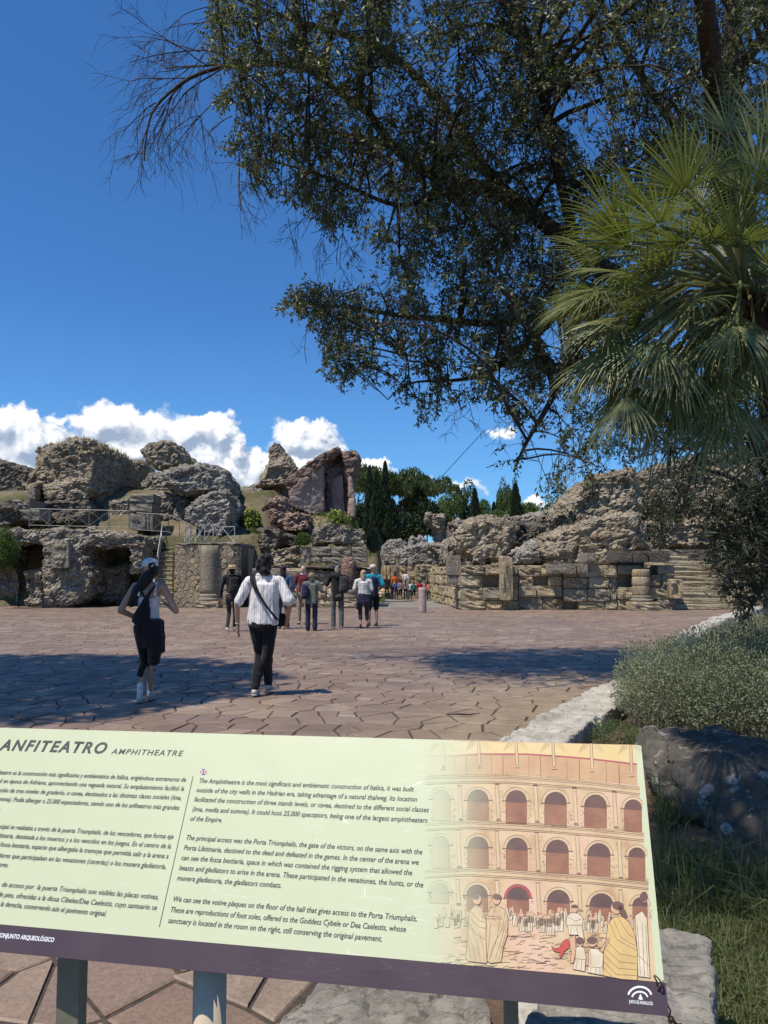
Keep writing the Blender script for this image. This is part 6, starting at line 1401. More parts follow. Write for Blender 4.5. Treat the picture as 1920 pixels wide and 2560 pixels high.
def grow(root_pts, root_rad, n1, n2, n3, sampler, r_, leafL, leafW, per, spray=.26, maxd=1.2, droop=.5, twr=.0035, leafspread=.9):
    """limbs -> boughs -> twigs -> leaves; returns (branch tubes, leaf mesh arrays)"""
    tubes = []; P = root_pts.copy(); RR = root_rad.copy()
    allP = [P]; allR = [RR]
    def stage(n, segs, r0, r1, sag, lim):
        q = sampler(n); src = np.concatenate(allP); rad = np.concatenate(allR); j, d = nearest(q, src); k = d < lim; q = q[k]; j = j[k]
        np_ = []; nr_ = []
        for a_, b_, rr in zip(src[j], q, rad[j]):
            pth = path(a_, b_, segs, sag, r_); ra = np.linspace(min(r0, rr * .8), r1, segs)
            np_.append(pth); nr_.append(ra); tubes.append((pth, ra))
        if np_: allP.append(np.concatenate(np_)); allR.append(np.concatenate(nr_))
    stage(n1, 7, .045, .016, .12, 4.0)
    stage(n2, 6, .018, .006, .08, 1.8)
    q = sampler(n3); src = np.concatenate(allP); j, d = nearest(q, src); k = d < maxd; q = q[k]; j = j[k]; a = src[j]
    tip = q + (q - a) * .25; tip[:, 2] -= droop * spray * r_.random(len(q))
    m = (a + q) / 2; m[:, 2] += .05
    tw = [tubes_np(a, m, twr * 1.3, twr, 3), tubes_np(m, q, twr, twr * .8, 3), tubes_np(q, tip, twr * .8, twr * .4, 3)]
    ax = q - m; ax /= np.linalg.norm(ax, axis=1, keepdims=True) + 1e-9; ax[:, 2] -= droop * .6; ax /= np.linalg.norm(ax, axis=1, keepdims=True)
    N = len(q); s_ = r_.random((N, per)) - .45
    base = q[:, None] + ax[:, None] * (s_ * spray)[..., None] + r_.normal(size=(N, per, 3)) * .02
    dr = ax[:, None] * .7 + rdirs(N * per, r_).reshape(N, per, 3) * leafspread; dr[..., 2] -= droop * .35
    lv = leaves_np(base.reshape(-1, 3), dr.reshape(-1, 3), leafL * (0.7 + .6 * r_.random(N * per)), leafW * (0.8 + .4 * r_.random(N * per)), r_)
    bt = []
    for pth, ra in tubes: bt.append(tubes_np(pth[:-1], pth[1:], ra[:-1], ra[1:], 5 if ra[0] > .02 else 4))
    return merge_np(bt + tw), lv
def tree_obj(name, label, limbs, args, leafmat, bark, cat='tree', group=None, trunkname='trunk', extra=None):
    """limbs: list of [(x,y,z,r)...] world polylines; first is the trunk"""
    e = empty(name, Vector(limbs[0][0][:3])); props(e, label, cat, group); off = np.array(limbs[0][0][:3])
    bm = bmesh.new(); rp = []; rr = []
    for i, lb in enumerate(limbs):
        p = np.array([q[:3] for q in lb], float); r_ = np.array([q[3] for q in lb], float)
        s0 = np.concatenate([[0], np.cumsum(np.linalg.norm(np.diff(p, axis=0), axis=1))]); n = max(6, int(s0[-1] / .15)); s1 = np.linspace(0, s0[-1], n)
        P = np.stack([np.interp(s1, s0, p[:, k]) for k in range(3)], 1); Rr = np.interp(s1, s0, r_)
        kk = np.ones(5) / 5
        if n > 12:
            Pp = np.pad(P, ((2, 2), (0, 0)), mode='edge'); Ps = sum(Pp[i_:i_ + n] for i_ in range(5)) / 5; Ps[0] = P[0]; Ps[-1] = P[-1]; P = Ps
        P = P + np.stack([fbm(P * .9 + k * 9, 2, k) * .08 for k in range(3)], 1) * (Rr[:, None] < .2)
        add_tube(bm, [Vector(q - off) for q in P], list(Rr), 9)
        if i > 0 or args.get('trunk_leaves'): rp.append(P); rr.append(Rr)
    bobj(trunkname, bm, bark, e, True)
    (bc, bf), (lc, lf) = grow(np.concatenate(rp), np.concatenate(rr), **{k: v for k, v in args.items() if k != 'trunk_leaves'})
    props(link('branches', npmesh('branches', bc - off, bf), bark, e), kind='stuff')
    lvl = [(lc, lf)] + (extra or [])
    c_, f_ = merge_np(lvl)
    props(link('crown', npmesh('crown', c_ - off, f_), leafmat, e), kind='stuff')
    return e
LP = lambda pts, Y0=None: [(*W(q[0], q[1], q[2]), q[3]) for q in pts]
# --- the big overhanging tree
k_ = 1.1573
mask = [(x * k_, y * k_) for x, y in [(440, -40), (455, 40), (445, 110), (500, 170), (470, 215), (505, 260), (480, 310), (520, 345), (555, 400), (640, 425), (690, 470), (705, 500), (740, 515), (750, 560), (790, 575), (780, 612), (740, 628), (660, 615), (608, 655), (640, 680), (690, 700), (700, 750), (705, 800), (750, 835), (800, 822), (845, 830), (870, 870), (840, 890), (815, 905), (880, 895), (925, 915), (960, 860), (1010, 865), (1040, 850), (1080, 880), (1110, 905), (1100, 950), (1065, 965), (1070, 1000), (1120, 1000), (1130, 1040), (1180, 1060), (1220, 1050), (1260, 1070), (1300, 1050), (1400, 980), (1700, 980), (1700, -40)]]
gaps = [[(x * k_, y * k_) for x, y in g] for g in [[(715, 470), (800, 500), (830, 560), (810, 600), (760, 590), (745, 545)], [(900, 545), (960, 600), (950, 680), (900, 640)], [(800, 730), (860, 745), (850, 800), (810, 790)], [(960, 790), (1010, 780), (1030, 830), (980, 850)], [(1200, 30), (1290, 20), (1270, 130), (1220, 150)], [(1150, 200), (1290, 180), (1330, 260), (1290, 380), (1230, 300)], [(880, 820), (930, 800), (925, 860)], [(1060, 760), (1110, 790), (1090, 840)], [(1180, 640), (1230, 700), (1200, 800), (1170, 720)], [(1130, 900), (1200, 960), (1180, 1020), (1120, 970)], [(560, 400), (610, 330), (640, 400)]]]
def samp_main(n, r_=np.random.default_rng(3)):
    out = []
    tot = 0
    while tot < n:
        px = r_.uniform(430, 2080, n * 2); py = r_.uniform(-420, 1260, n * 2); Y = 11.9 - 1.6 * np.clip((430 - py) / 520, 0, 1) + r_.normal(size=n * 2) * .85 + np.clip((px - 1100) / 800, -1, 1.2) * r_.uniform(-1.2, .8, n * 2)
        ok = inpoly(px, np.maximum(py, -38), mask)
        for g_p in gaps: ok &= ~(inpoly(px, py, g_p) & (r_.random(len(px)) < .90))
        P = Wn(px, py, Y); nz_ = fbm(P * .75, 3, 21)
        nz2_ = fbm(P * 1.9 + 4, 2, 22); ok &= (nz_ > -.11 + .2 * (r_.random(len(px)) - .5)) & (nz2_ > -.20); ok &= Y > 7.9; ok &= ~((px < 900) & (py < 520) & (r_.random(len(px)) < .30))
        ok &= ~((px > 1500) & (r_.random(len(px)) < .45))
        out.append(P[ok]); tot += ok.sum()
    return np.concatenate(out)[:n]
Yt = 12.2
limbs = [[(7.3, 12.4, 0, .42), (7.1, 12.4, 1.6, .34)] + LP([(1905, 900, 12.4, .26), (1850, 500, 12.3, .20), (1835, 200, 12.2, .16), (1830, -150, 12.2, .13), (1800, -500, 12, .08)]),
    LP([(1890, 860, 12.4, .20), (1650, 760, 12.2, .17), (1500, 660, 12, .155), (1435, 615, 12, .14), (1350, 555, 12, .13), (1269, 504, 12, .12), (1189, 461, 12, .11), (1120, 445, 12, .10), (1054, 424, 12, .085), (973, 348, 12, .075), (927, 275, 12, .07), (835, 220, 11.9, .06), (767, 170, 11.9, .052), (675, 156, 11.8, .045), (606, 160, 11.8, .04), (515, 174, 11.7, .032), (446, 211, 11.7, .026), (391, 256, 11.6, .020), (368, 320, 11.6, .015), (362, 400, 11.6, .010)]),
    LP([(1269, 504, 12, .10), (1180, 380, 12.3, .085), (1080, 240, 12.5, .075), (1000, 150, 12.5, .065), (945, 118, 12.5, .06), (860, 95, 12.5, .05), (780, 69, 12.4, .045), (721, 46, 12.4, .035), (638, 14, 12.4, .025), (540, -20, 12.4, .015)]),
    LP([(1650, 760, 12.2, .11), (1500, 770, 12.4, .10), (1397, 778, 12.6, .09), (1310, 800, 12.6, .075), (1224, 812, 12.6, .065), (1150, 806, 12.7, .055), (1090, 798, 12.7, .05), (957, 783, 12.8, .035), (828, 762, 12.8, .022), (740, 765, 12.8, .012)]),
    LP([(1397, 778, 12.6, .07), (1320, 860, 12.2, .06), (1248, 921, 12, .045), (1180, 940, 12, .035), (1110, 946, 12, .025), (1000, 960, 12, .014), (960, 1000, 12, .01)]),
    LP([(1500, 770, 12.4, .07), (1430, 900, 11.6, .06), (1370, 1010, 11.3, .045), (1310, 1100, 11.2, .03), (1280, 1180, 11.2, .016)]),
    LP([(1435, 615, 12, .09), (1400, 430, 11.4, .075), (1360, 260, 11.2, .06), (1300, 100, 11.2, .05), (1220, -60, 11.2, .04), (1150, -250, 11.2, .03)]),
    LP([(1189, 461, 12, .06), (1080, 500, 11.5, .045), (980, 520, 11.4, .035), (880, 470, 11.4, .025), (760, 420, 11.4, .018), (650, 400, 11.4, .012)]),
    LP([(1850, 500, 12.3, .12), (1700, 330, 12.8, .09), (1600, 180, 13, .07), (1500, 0, 13, .05), (1420, -200, 13, .03)]),
    LP([(1835, 200, 12.2, .1), (1950, 50, 11.8, .07), (2080, -100, 11.6, .05)]),
    LP([(973, 348, 12, .05), (860, 330, 12.3, .04), (760, 300, 12.4, .03), (680, 230, 12.4, .02), (560, 130, 12.4, .014), (430, 130, 12.4, .010), (330, 160, 12.4, .006)])]
# unseen crown part added overhead towards the viewer, to shade the low wall's garden side
def samp_over(n, r_=np.random.default_rng(8)):
    c = np.stack([r_.uniform(-1.4, 1.0, n), r_.uniform(1.3, 2.8, n), r_.uniform(6.4, 7.6, n)], 1)
    return c
r9 = np.random.default_rng(12)
ov = samp_over(520); ovl = leaves_np(np.repeat(ov, 26, 0) + r9.normal(size=(520 * 26, 3)) * .09, rdirs(520 * 26, r9) + np.array([0, 0, -.4]), .075, .03, r9)
tr = tree_obj('overhanging_tree', 'huge dark evergreen tree overhanging the plaza with drooping leafy branches and bare twigs', limbs,
    dict(n1=190, n2=1700, n3=9300, sampler=samp_main, r_=np.random.default_rng(5), leafL=.078, leafW=.029, per=17, spray=.30, maxd=1.1, droop=.55, twr=.0042), L_OAK, BK, extra=[ovl])
# limb added to carry that unseen crown part
bm = bmesh.new(); add_tube(bm, [Vector(q) - tr.location for q in [(5.6, 12.3, 7.2), (4.5, 10, 8.2), (3.0, 7.0, 8.2), (1.4, 4.2, 7.4), (.0, 2.2, 6.9)]], [.15, .13, .10, .06, .02], 8); bobj('limb', bm, BK, tr, True)
# bare twigs at the left end of the boughs
rb_ = np.random.default_rng(31); segs = []
def bare(p, d, L, r0, depth, grav):
    n = 5; pts = [p.copy()]
    for i in range(n):
        d = d + rb_.normal(size=3) * .16 + np.array([0, 0, -grav]); d /= np.linalg.norm(d); pts.append(pts[-1] + d * L / n)
    ra = np.linspace(r0, r0 * .55, n + 1)
    for i in range(n): segs.append((pts[i], pts[i + 1], ra[i], ra[i + 1]))
    if depth > 0:
        for k in range(rb_.integers(3, 5)):
            i = rb_.integers(1, n + 1); dd = d + rb_.normal(size=3) * .55; dd[1] *= .6; bare(pts[i], dd / np.linalg.norm(dd), L * rb_.uniform(.45, .8), max(ra[i] * .7, .0035), depth - 1, grav * 1.1)
def wv_(px, py, Y): return np.array(W(px, py, Y))
for px, py, Y, dx, dz, L, r0, dep, gr in [(606, 160, 11.8, -1, .05, 1.5, .022, 3, .06), (560, 168, 11.7, -1, -.3, 1.2, .018, 3, .10), (515, 174, 11.7, -1, -.5, 1.1, .017, 3, .10), (470, 195, 11.7, -.9, .1, .9, .013, 2, .10), (446, 211, 11.7, -.6, -.8, 1.0, .014, 3, .08), (391, 256, 11.6, -.7, -.6, .8, .012, 2, .1), (368, 320, 11.6, -.3, -1, .8, .012, 3, .06), (640, 190, 11.8, -.9, -.2, 1.4, .015, 3, .12), (540, 20, 12.4, -1, -.1, 1.0, .012, 3, .08), (500, 130, 12.4, -1, .25, 1.0, .012, 2, .05), (638, 14, 12.4, -1, -.25, 1.2, .014, 3, .07),
    (598, 400, 11.4, -.15, -1, .8, .013, 3, .05), (625, 415, 11.4, .15, -1, .6, .010, 2, .05), (580, 290, 11.6, -.8, -.5, .5, .010, 2, .05), (1150, 960, 12, -.1, -1, .5, .008, 3, .04), (1230, 940, 12, 0, -1, .7, .009, 3, .03), (1080, 950, 12, -.5, -.9, .5, .007, 2, .05), (830, 790, 12.8, -.9, -.5, .6, .007, 2, .05), (1060, 640, 12, 0, -1, .5, .006, 3, .02), (1300, 1000, 11.5, 0, -1, .5, .007, 2, .03), (950, 880, 12.5, -.6, -.7, .5, .007, 2, .05), (720, 545, 11.6, .1, -1, .4, .006, 2, .05), (700, 230, 11.4, -.7, -.7, 1.1, .012, 3, .08), (760, 330, 11.4, -.5, -.9, .9, .010, 3, .06), (660, 120, 11.4, -1, -.2, 1.2, .012, 3, .08), (820, 420, 11.4, -.3, -1, .8, .009, 3, .05), (600, 60, 12, -1, .1, 1.2, .012, 3, .08), (860, 560, 11.8, -.2, -1, .7, .008, 3, .04)]:
    bare(wv_(px, py, Y), np.array([dx, .1, dz]) / math.hypot(dx, dz), L, r0, dep, gr)
# long hanging strands inside the crown
for q in range(520):
    px = rb_.uniform(760, 1800); py = rb_.uniform(60, 820); p = wv_(px, py, rb_.uniform(10.4, 12.2))
    if inpoly(np.array([px]), np.array([py]), mask)[0]:
        d = np.array([rb_.normal() * .5, rb_.normal() * .3, -1 + rb_.random() * .9]); d /= np.linalg.norm(d); L = rb_.uniform(.3, .9)
        for i in range(4):
            p2 = p + d * L / 4; segs.append((p, p2, .005, .0042)); p = p2; d = d + rb_.normal(size=3) * .18 + np.array([0, 0, -.12]); d /= np.linalg.norm(d)
for k in range(6):   # one straight twig pointing down into the sky
    a_ = np.array(W(1212 - 17.5 * k, 1075 + 19 * k, 12)); b_ = np.array(W(1212 - 17.5 * (k + 1), 1075 + 19 * (k + 1), 12)); segs.append((a_, b_, .005, .0045))
sg = [np.array([s[i] for s in segs]) for i in range(4)]
bc, bf = tubes_np(*sg, 4); props(link('bare_twigs', npmesh('bare_twigs', bc - np.array(tr.location), bf), BK2, tr), kind='stuff')

# --- tree outside the left edge whose shade covers the lower left of the plaza
def samp_left(n, r_=np.random.default_rng(14)):
    u = rdirs(n, r_) * (r_.random(n) ** .35)[:, None]; c = np.array([-10.1, 8.0, 10.5]); return c + u * np.array([4.6, 3.7, 1.6])
def samp_left2(n, r_=np.random.default_rng(15)):
    u = rdirs(n, r_) * (r_.random(n) ** .35)[:, None]; return np.array([-10.6, 8.2, 10.3]) + u * np.array([4.5, 3.6, 1.3])
lt = tree_obj('umbrella_pine', 'tall umbrella pine beyond the left picture edge shading the lower left of the plaza', [[(-10.8, 8.4, 0, .4), (-10.9, 8.3, 5, .32), (-10.6, 8.2, 9.2, .25)], [(-10.6, 8.2, 8.8, .2), (-8, 8.8, 10, .1), (-6.8, 9.4, 10.6, .05)], [(-10.6, 8.2, 8.8, .2), (-13, 8, 10, .1)], [(-10.6, 8.2, 8.8, .2), (-10, 6, 10, .1)], [(-10.6, 8.2, 8.8, .2), (-10, 11, 10, .1)]],
    dict(n1=60, n2=500, n3=3600, sampler=samp_left, r_=np.random.default_rng(6), leafL=.22, leafW=.09, per=12, spray=.4, maxd=1.6, droop=.0), L_PINE, BK)

# --- fan palm
KP = .74   # distance scale
pc = np.array(W(1865, 740, 6.3 * KP))
palm = empty('fan_palm', (3.05, 4.9, 0)); props(palm, 'fan palm leaning in from the right edge with shaggy drooping fan leaves', 'palm'); po = np.array(palm.location)
bm = bmesh.new(); tp = [(3.05, 4.9, 0), (2.95, 4.86, .9), (2.78, 4.8, 1.7), (2.6, 4.75, 2.4), tuple(pc)]; add_tube(bm, [Vector(p) - palm.location for p in tp], [.15, .12, .115, .125, .08], 14)
o = bobj('trunk', bm, BKP, palm, True)
rp_ = np.random.default_rng(77)
P0s = []; P1s = []
for q in range(500):
    t_ = rp_.random(); i = min(int(t_ * 4), 3); u = t_ * 4 - i; c = np.array(tp[i]) * (1 - u) + np.array(tp[i + 1]) * u; a = rp_.uniform(0, 6.28); d = np.array([math.cos(a), math.sin(a), 0]); P0s.append(c + d * .105 - po); P1s.append(c + d * (.135 + .04 * rp_.random()) + np.array([0, 0, .10 + .1 * rp_.random()]) - po)
c_, f_ = tubes_np(P0s, P1s, .02, .006, 4); props(link('leaf_stubs', npmesh('leaf_stubs', c_, f_), BKP, palm), kind='stuff')
def fan(h, ax, droop, L, nseg=34, spread=2.5, seed=0):
    r_ = np.random.default_rng(seed); ax = ax / np.linalg.norm(ax); side = np.cross(ax, [0, 0, 1.0]); 
    if np.linalg.norm(side) < .2: side = np.cross(ax, [0, 1.0, 0])
    side /= np.linalg.norm(side); roll = r_.uniform(-.6, .6); nrm = np.cross(side, ax); side, nrm = side * math.cos(roll) + nrm * math.sin(roll), nrm * math.cos(roll) - side * math.sin(roll)
    cs = []; fs = []; o_ = 0
    for i in range(nseg):
        a = (i / (nseg - 1) - .5) * spread + r_.normal() * .015; d = ax * math.cos(a) + side * math.sin(a) + nrm * (.10 * math.cos(a * 2) - .05); d /= np.linalg.norm(d)
        if r_.random() < .06: continue
        l = L * (.80 + .22 * math.cos(a)) * r_.uniform(.86, 1.1); w_ = .0054; p = h + d * .02; pts = [p]; dd = d.copy()
        for s_ in range(5): dd = dd + np.array([0, 0, -1.0]) * droop * (.02 + .10 * s_ * s_ * .4) + r_.normal(size=3) * .012; dd /= np.linalg.norm(dd); pts.append(pts[-1] + dd * l / 5)
        pts = np.array(pts); sd = np.cross(dd, nrm); sd /= np.linalg.norm(sd) + 1e-9; sd = np.cross(nrm, d); sd /= np.linalg.norm(sd)
        ww = np.array([.5, 1.0, 1.1, .9, .55, .08]) * w_; cen = pts + nrm * ww[:, None] * .5
        v = np.stack([pts - sd * ww[:, None], cen, pts + sd * ww[:, None]], 1).reshape(-1, 3); cs.append(v)
        for s_ in range(5):
            b = o_ + s_ * 3; fs += [[b, b + 1, b + 4, b + 3], [b + 1, b + 2, b + 5, b + 4]]
        o_ += 18
    return np.concatenate(cs), np.array(fs)
hs = [(1894, 424, 6.1, .1), (1715, 478, 5.9, .5), (1648, 563, 5.7, .6), (1673, 667, 5.7, .7), (1571, 682, 6.0, .8), (1782, 598, 5.8, .9), (1854, 608, 5.8, 1.1), (1842, 812, 5.6, 1.5), (1733, 747, 5.8, 1.2), (1648, 851, 5.8, 1.3), (1698, 896, 5.8, 1.4), (1613, 896, 6.0, 1.2), (1777, 439, 6.1, .2), (1539, 790, 6.2, 1.0), (1520, 880, 6.2, 1.1), (1578, 955, 6.1, 1.5), (1620, 985, 6.2, 1.7), (1688, 960, 6.0, 1.7), (1762, 960, 6.0, 1.7), (1896, 880, 5.9, 1.5), (1560, 600, 6.3, .6), (1600, 510, 6.4, .5), (1820, 330, 6.5, .0), (1960, 520, 6.0, .3), (1620, 770, 6.4, .9), (1740, 830, 6.3, 1.4), (1920, 340, 6.2, .0), (1700, 600, 6.6, .5), (1550, 720, 6.6, .8), (1590, 820, 6.6, 1.1), (1660, 730, 6.9, .8), (1750, 520, 6.9, .3), (1800, 700, 6.9, .8), (1540, 1000, 6.5, 1.5), (1640, 1040, 6.5, 1.8), (1980, 700, 5.9, .9), (2020, 860, 6.0, 1.3), (1530, 900, 6.6, 1.0), (1850, 480, 6.9, .1), (2060, 500, 6.5, .4), (1700, 1010, 6.7, 1.8), (1510, 640, 6.9, .5), (1640, 640, 7.0, .4)]
rh_ = random.Random(8)
for q in range(64):
    a_ = rh_.uniform(0, 6.28); rr = rh_.uniform(.35, 1.0); px_, py_ = 1800 + math.cos(a_) * 300 * rr - 60, 740 + math.sin(a_) * 320 * rr
    if px_ > 1480: hs.append((px_, py_, rh_.uniform(5.7, 7.1), .2 + 1.5 * max(0, min(1, (py_ - 420) / 560))))
for i, (px, py, Y, dr_) in enumerate(hs):
    h = wv_(px, py, Y * KP); out = h - pc; out /= np.linalg.norm(out) + 1e-9; ax = out * 1.0 + np.array([0, 0, .35 - .75 * dr_]) + (np.array([-.0, -.25, 0]))
    if dr_ < .25: ax = out * .5 + np.array([0, 0, 1.0])
    co, fc = fan(h, ax, .22 + .22 * dr_, .43 if dr_ < 1.4 else .43, 25, 3.0 - .75 * min(dr_, 1.7), i)
    fo = link('frond', npmesh('frond', co - po, fc), L_PALM, palm)
    m = (pc + h) / 2 + np.array([0, 0, .14]); bm = bmesh.new(); add_tube(bm, [Vector(q - po) for q in (pc, pc * .6 + m * .4 + [0, 0, .03], m, h * .6 + m * .4, h)], [.016, .013, .011, .010, .008], 5); bobj('petiole', bm, L_PALM, fo)
# --- narrow-leaved dark tree hanging down at the right edge
mask2 = [(1500, 1030), (1560, 1060), (1600, 1180), (1640, 1300), (1615, 1355), (1660, 1330), (1720, 1290), (1770, 1330), (1765, 1400), (1800, 1440), (1790, 1480), (1830, 1490), (1860, 1560), (1880, 1500), (1925, 1520), (2100, 1500), (2100, 700), (1700, 850), (1600, 960)]
def samp_n(n, r_=np.random.default_rng(23)):
    out = []; tot = 0
    while tot < n:
        px = r_.uniform(1490, 2120, n * 3); py = r_.uniform(700, 1570, n * 3); ok = inpoly(px, py, mask2); P = Wn(px, py, r_.uniform(7.3, 9.0, n * 3)); ok &= fbm(P * 1.5, 2, 3) > (-.02 - .0008 * (px - 1650)); out.append(P[ok]); tot += ok.sum()
    return np.concatenate(out)[:n]
tree_obj('narrow_leaved_tree', 'dark narrow-leaved tree hanging into view at the right edge below the palm', [[(5.2, 8.6, 0, .12), (4.9, 8.5, 1.5, .10)] + LP([(1990, 1280, 8.4, .09), (1915, 1180, 8.3, .06), (1850, 1085, 8.3, .04), (1790, 980, 8.2, .02)]),
    LP([(1990, 1280, 8.4, .06), (1925, 1330, 8.2, .05), (1880, 1240, 8.1, .035), (1830, 1200, 8.0, .025), (1760, 1180, 8, .015), (1680, 1190, 8, .008)]), LP([(1990, 1350, 8.4, .05), (1900, 1370, 8.1, .03), (1850, 1330, 8.0, .02), (1790, 1290, 8, .01)]), LP([(1960, 1240, 8.3, .05), (1900, 1130, 8.1, .03), (1870, 1060, 8, .02), (1850, 960, 8, .01)]), LP([(1790, 980, 8.2, .02), (1720, 1020, 8.2, .015), (1640, 1080, 8.3, .01), (1625, 1250, 8.3, .006), (1625, 1340, 8.3, .004)]), LP([(2000, 1380, 8.3, .04), (1930, 1440, 7.9, .025), (1890, 1500, 7.7, .012), (1870, 1540, 7.7, .006)])],
    dict(n1=40, n2=380, n3=2300, sampler=samp_n, r_=np.random.default_rng(9), leafL=.085, leafW=.013, per=13, spray=.16, maxd=.8, droop=.25, twr=.003, leafspread=1.1), L_NARR, BK)

# --- grey-green bushes inside the low wall
def bush(name, label, blobs, n, mat, leafL, leafW, stems=900, r_=None, cat='bush', stemmat=None, z0=0.0, shell=.5, group=None, flowers=0):
    r_ = r_ or np.random.default_rng(len(label)); e = empty(name, (blobs[0][0][0], blobs[0][0][1], z0)); props(e, label, cat, group); off = np.array(e.location)
    vol = np.array([b[1][0] * b[1][1] * b[1][2] for b in blobs]) ** .67; pk = r_.choice(len(blobs), n, p=vol / vol.sum()); C_ = np.array([b[0] for b in blobs])[pk]; Rr = np.array([b[1] for b in blobs])[pk]
    u = rdirs(n, r_); rad = shell + (1.06 - shell) * r_.random(n) ** .6; P = C_ + u * Rr * rad[:, None]; P += (fbm(P * 3.2 / max(.4, blobs[0][1][0]), 3, 5)[:, None]) * u * Rr * .28
    ok = P[:, 2] > z0 + .02; P = P[ok]; u = u[ok]
    lc = leaves_np(P, u * .8 + rdirs(len(P), r_) + np.array([0, 0, .4]), leafL * (.6 + .8 * r_.random(len(P))), leafW, r_)
    props(link('foliage', npmesh('foliage', lc[0] - off, lc[1]), mat, e), kind='stuff')
    if stems:
        k = r_.choice(len(P), stems); base = np.stack([C_[0][0] + (P[k, 0] - C_[0][0]) * .75, C_[0][1] + (P[k, 1] - C_[0][1]) * .75, np.full(stems, z0)], 1); tip = P[k] + u[k] * .05
        mid = base * .4 + tip * .6 + r_.normal(size=(stems, 3)) * .03; c1_ = merge_np([tubes_np(base, mid, .004, .003, 3), tubes_np(mid, tip, .003, .0016, 3)])
        props(link('stems', npmesh('stems', c1_[0] - off, c1_[1]), stemmat or BKS, e), kind='stuff')
    if flowers:
        k = r_.choice(len(P), flowers); c2_ = leaves_np(P[k] + u[k] * leafL * .6, rdirs(flowers, r_) + np.array([0, 0, .6]), leafL * 1.1, leafL * .8, r_); props(link('flowers', npmesh('flowers', c2_[0] - off, c2_[1]), L_YEL, e), kind='stuff')
    return e
bush('shrub', 'nearer dense grey-green shrub beside the low white stone wall', [((3.15, 7.9, .48), (.78, .85, .46)), ((3.75, 7.7, .40), (.75, .8, .45)), ((2.85, 7.6, .35), (.5, .6, .34)), ((3.3, 7.2, .3), (.6, .5, .36))], 62000, L_BUSH, .030, .011, 1500)
bush('shrub', 'farther grey-green shrub at the right edge behind the nearer one', [((4.9, 9.6, .55), (1.0, 1.1, .50)), ((6.2, 10.6, .6), (1.3, 1.3, .55)), ((4.1, 8.9, .45), (.7, .8, .45)), ((5.6, 9.0, .4), (.9, .9, .45))], 62000, L_BUSH, .034, .012, 1100)
bush('small_green_shrub', 'small bright green herb growing at the broken end of the low wall', [((2.05, 6.9, .10), (.22, .30, .16)), ((2.35, 6.75, .08), (.25, .25, .12))], 7000, L_GRN, .02, .007, 150)

# --- distant trees
def pine_mesh(seed, mat, n=3600, flat=.42):
    r_ = np.random.default_rng(seed); lob = [(r_.normal(size=3) * np.array([.42, .42, .10]) + np.array([0, 0, .72]), r_.uniform(.22, .38)) for _ in range(13)]
    cs = []
    for c, r0 in lob: u = rdirs(n // 13, r_); u[:, 2] = np.where(u[:, 2] < -.25, -u[:, 2] * .6, u[:, 2]); cs.append(c + u * r0 * np.array([1, 1, .62]) * (0.86 + .2 * r_.random(len(u)))[:, None])
    P = np.concatenate(cs); P[:, 2] = .30 + P[:, 2] * .7
    lc = leaves_np(P, rdirs(len(P), r_) + np.array([0, 0, .5]), .075 * (.6 + .7 * r_.random(len(P))), .05, r_); me = npmesh('crown', *lc); me.materials.append(mat)
    bm = bmesh.new(); add_tube(bm, [(0, 0, -.3), (.02, 0, .2), (0, .02, .62)], [.035, .028, .02], 7)
    for a in range(6): an = a * 1.05 + seed; add_tube(bm, [(0, 0, .3 + .05 * a), (math.cos(an) * .2, math.sin(an) * .2, .56), (math.cos(an) * .36, math.sin(an) * .36, .68)], [.016, .011, .005], 5)
    tm = bpy.data.meshes.new('trunk'); bm.to_mesh(tm); bm.free(); tm.materials.append(BK); return me, tm
def round_mesh(seed, mat, n=3600):
    r_ = np.random.default_rng(seed); cs = []
    for i in range(16):
        c = r_.normal(size=3) * np.array([.24, .24, .22]) + np.array([0, 0, .52]); u = rdirs(n // 16, r_); cs.append(c + u * r_.uniform(.16, .27) * (.86 + .2 * r_.random(len(u)))[:, None])
    P = np.concatenate(cs); lc = leaves_np(P, rdirs(len(P), r_) + np.array([0, 0, .4]), .07 * (.6 + .7 * r_.random(len(P))), .05, r_); me = npmesh('crown', *lc); me.materials.append(mat)
    bm = bmesh.new(); add_tube(bm, [(0, 0, -.3), (0, 0, .2), (0, .02, .6)], [.05, .04, .02], 7); tm = bpy.data.meshes.new('trunk'); bm.to_mesh(tm); bm.free(); tm.materials.append(BK); return me, tm
def cyp_mesh(seed, n=5200):
    r_ = np.random.default_rng(seed); z = r_.random(n) ** .9; rr = .5 * np.minimum(1, (1 - z) ** .62 * 1.25) * np.minimum(1, .55 + z * 3) * (.82 + .28 * r_.random(n)); a = r_.uniform(0, 6.283, n); rr *= 1 + .16 * np.sin(a * 3 + z * 22 + seed) + .1 * np.sin(a * 7 - z * 41)
    P = np.stack([np.cos(a) * rr, np.sin(a) * rr, z], 1); d = np.stack([np.cos(a) * .4, np.sin(a) * .4, np.full(n, 1.0)], 1) + rdirs(n, r_) * .4
    L = .075; d2 = d * np.array([8, 8, 1.0]); lc = leaves_np(P, d, .05, .05, r_); c = lc[0].reshape(-1, 4, 3); ctr = c[:, :1]; c = ctr + (c - ctr) * np.array([3.2, 3.2, 1.0]); me = npmesh('crown', c.reshape(-1, 3), lc[1]); me.materials.append(L_CYP)
    bm = bmesh.new(); add_tube(bm, [(0, 0, -.1), (0, 0, .5)], [.08, .05], 6); tm = bpy.data.meshes.new('trunk'); bm.to_mesh(tm); bm.free(); tm.materials.append(BK); return me, tm
PM = [pine_mesh(i, L_PINE) for i in (1, 2, 3)]; RM = [round_mesh(i, m) for i, m in ((4, L_PINE2), (5, L_PINE), (6, L_PINE2))]; CM = [cyp_mesh(i) for i in (1, 2)]
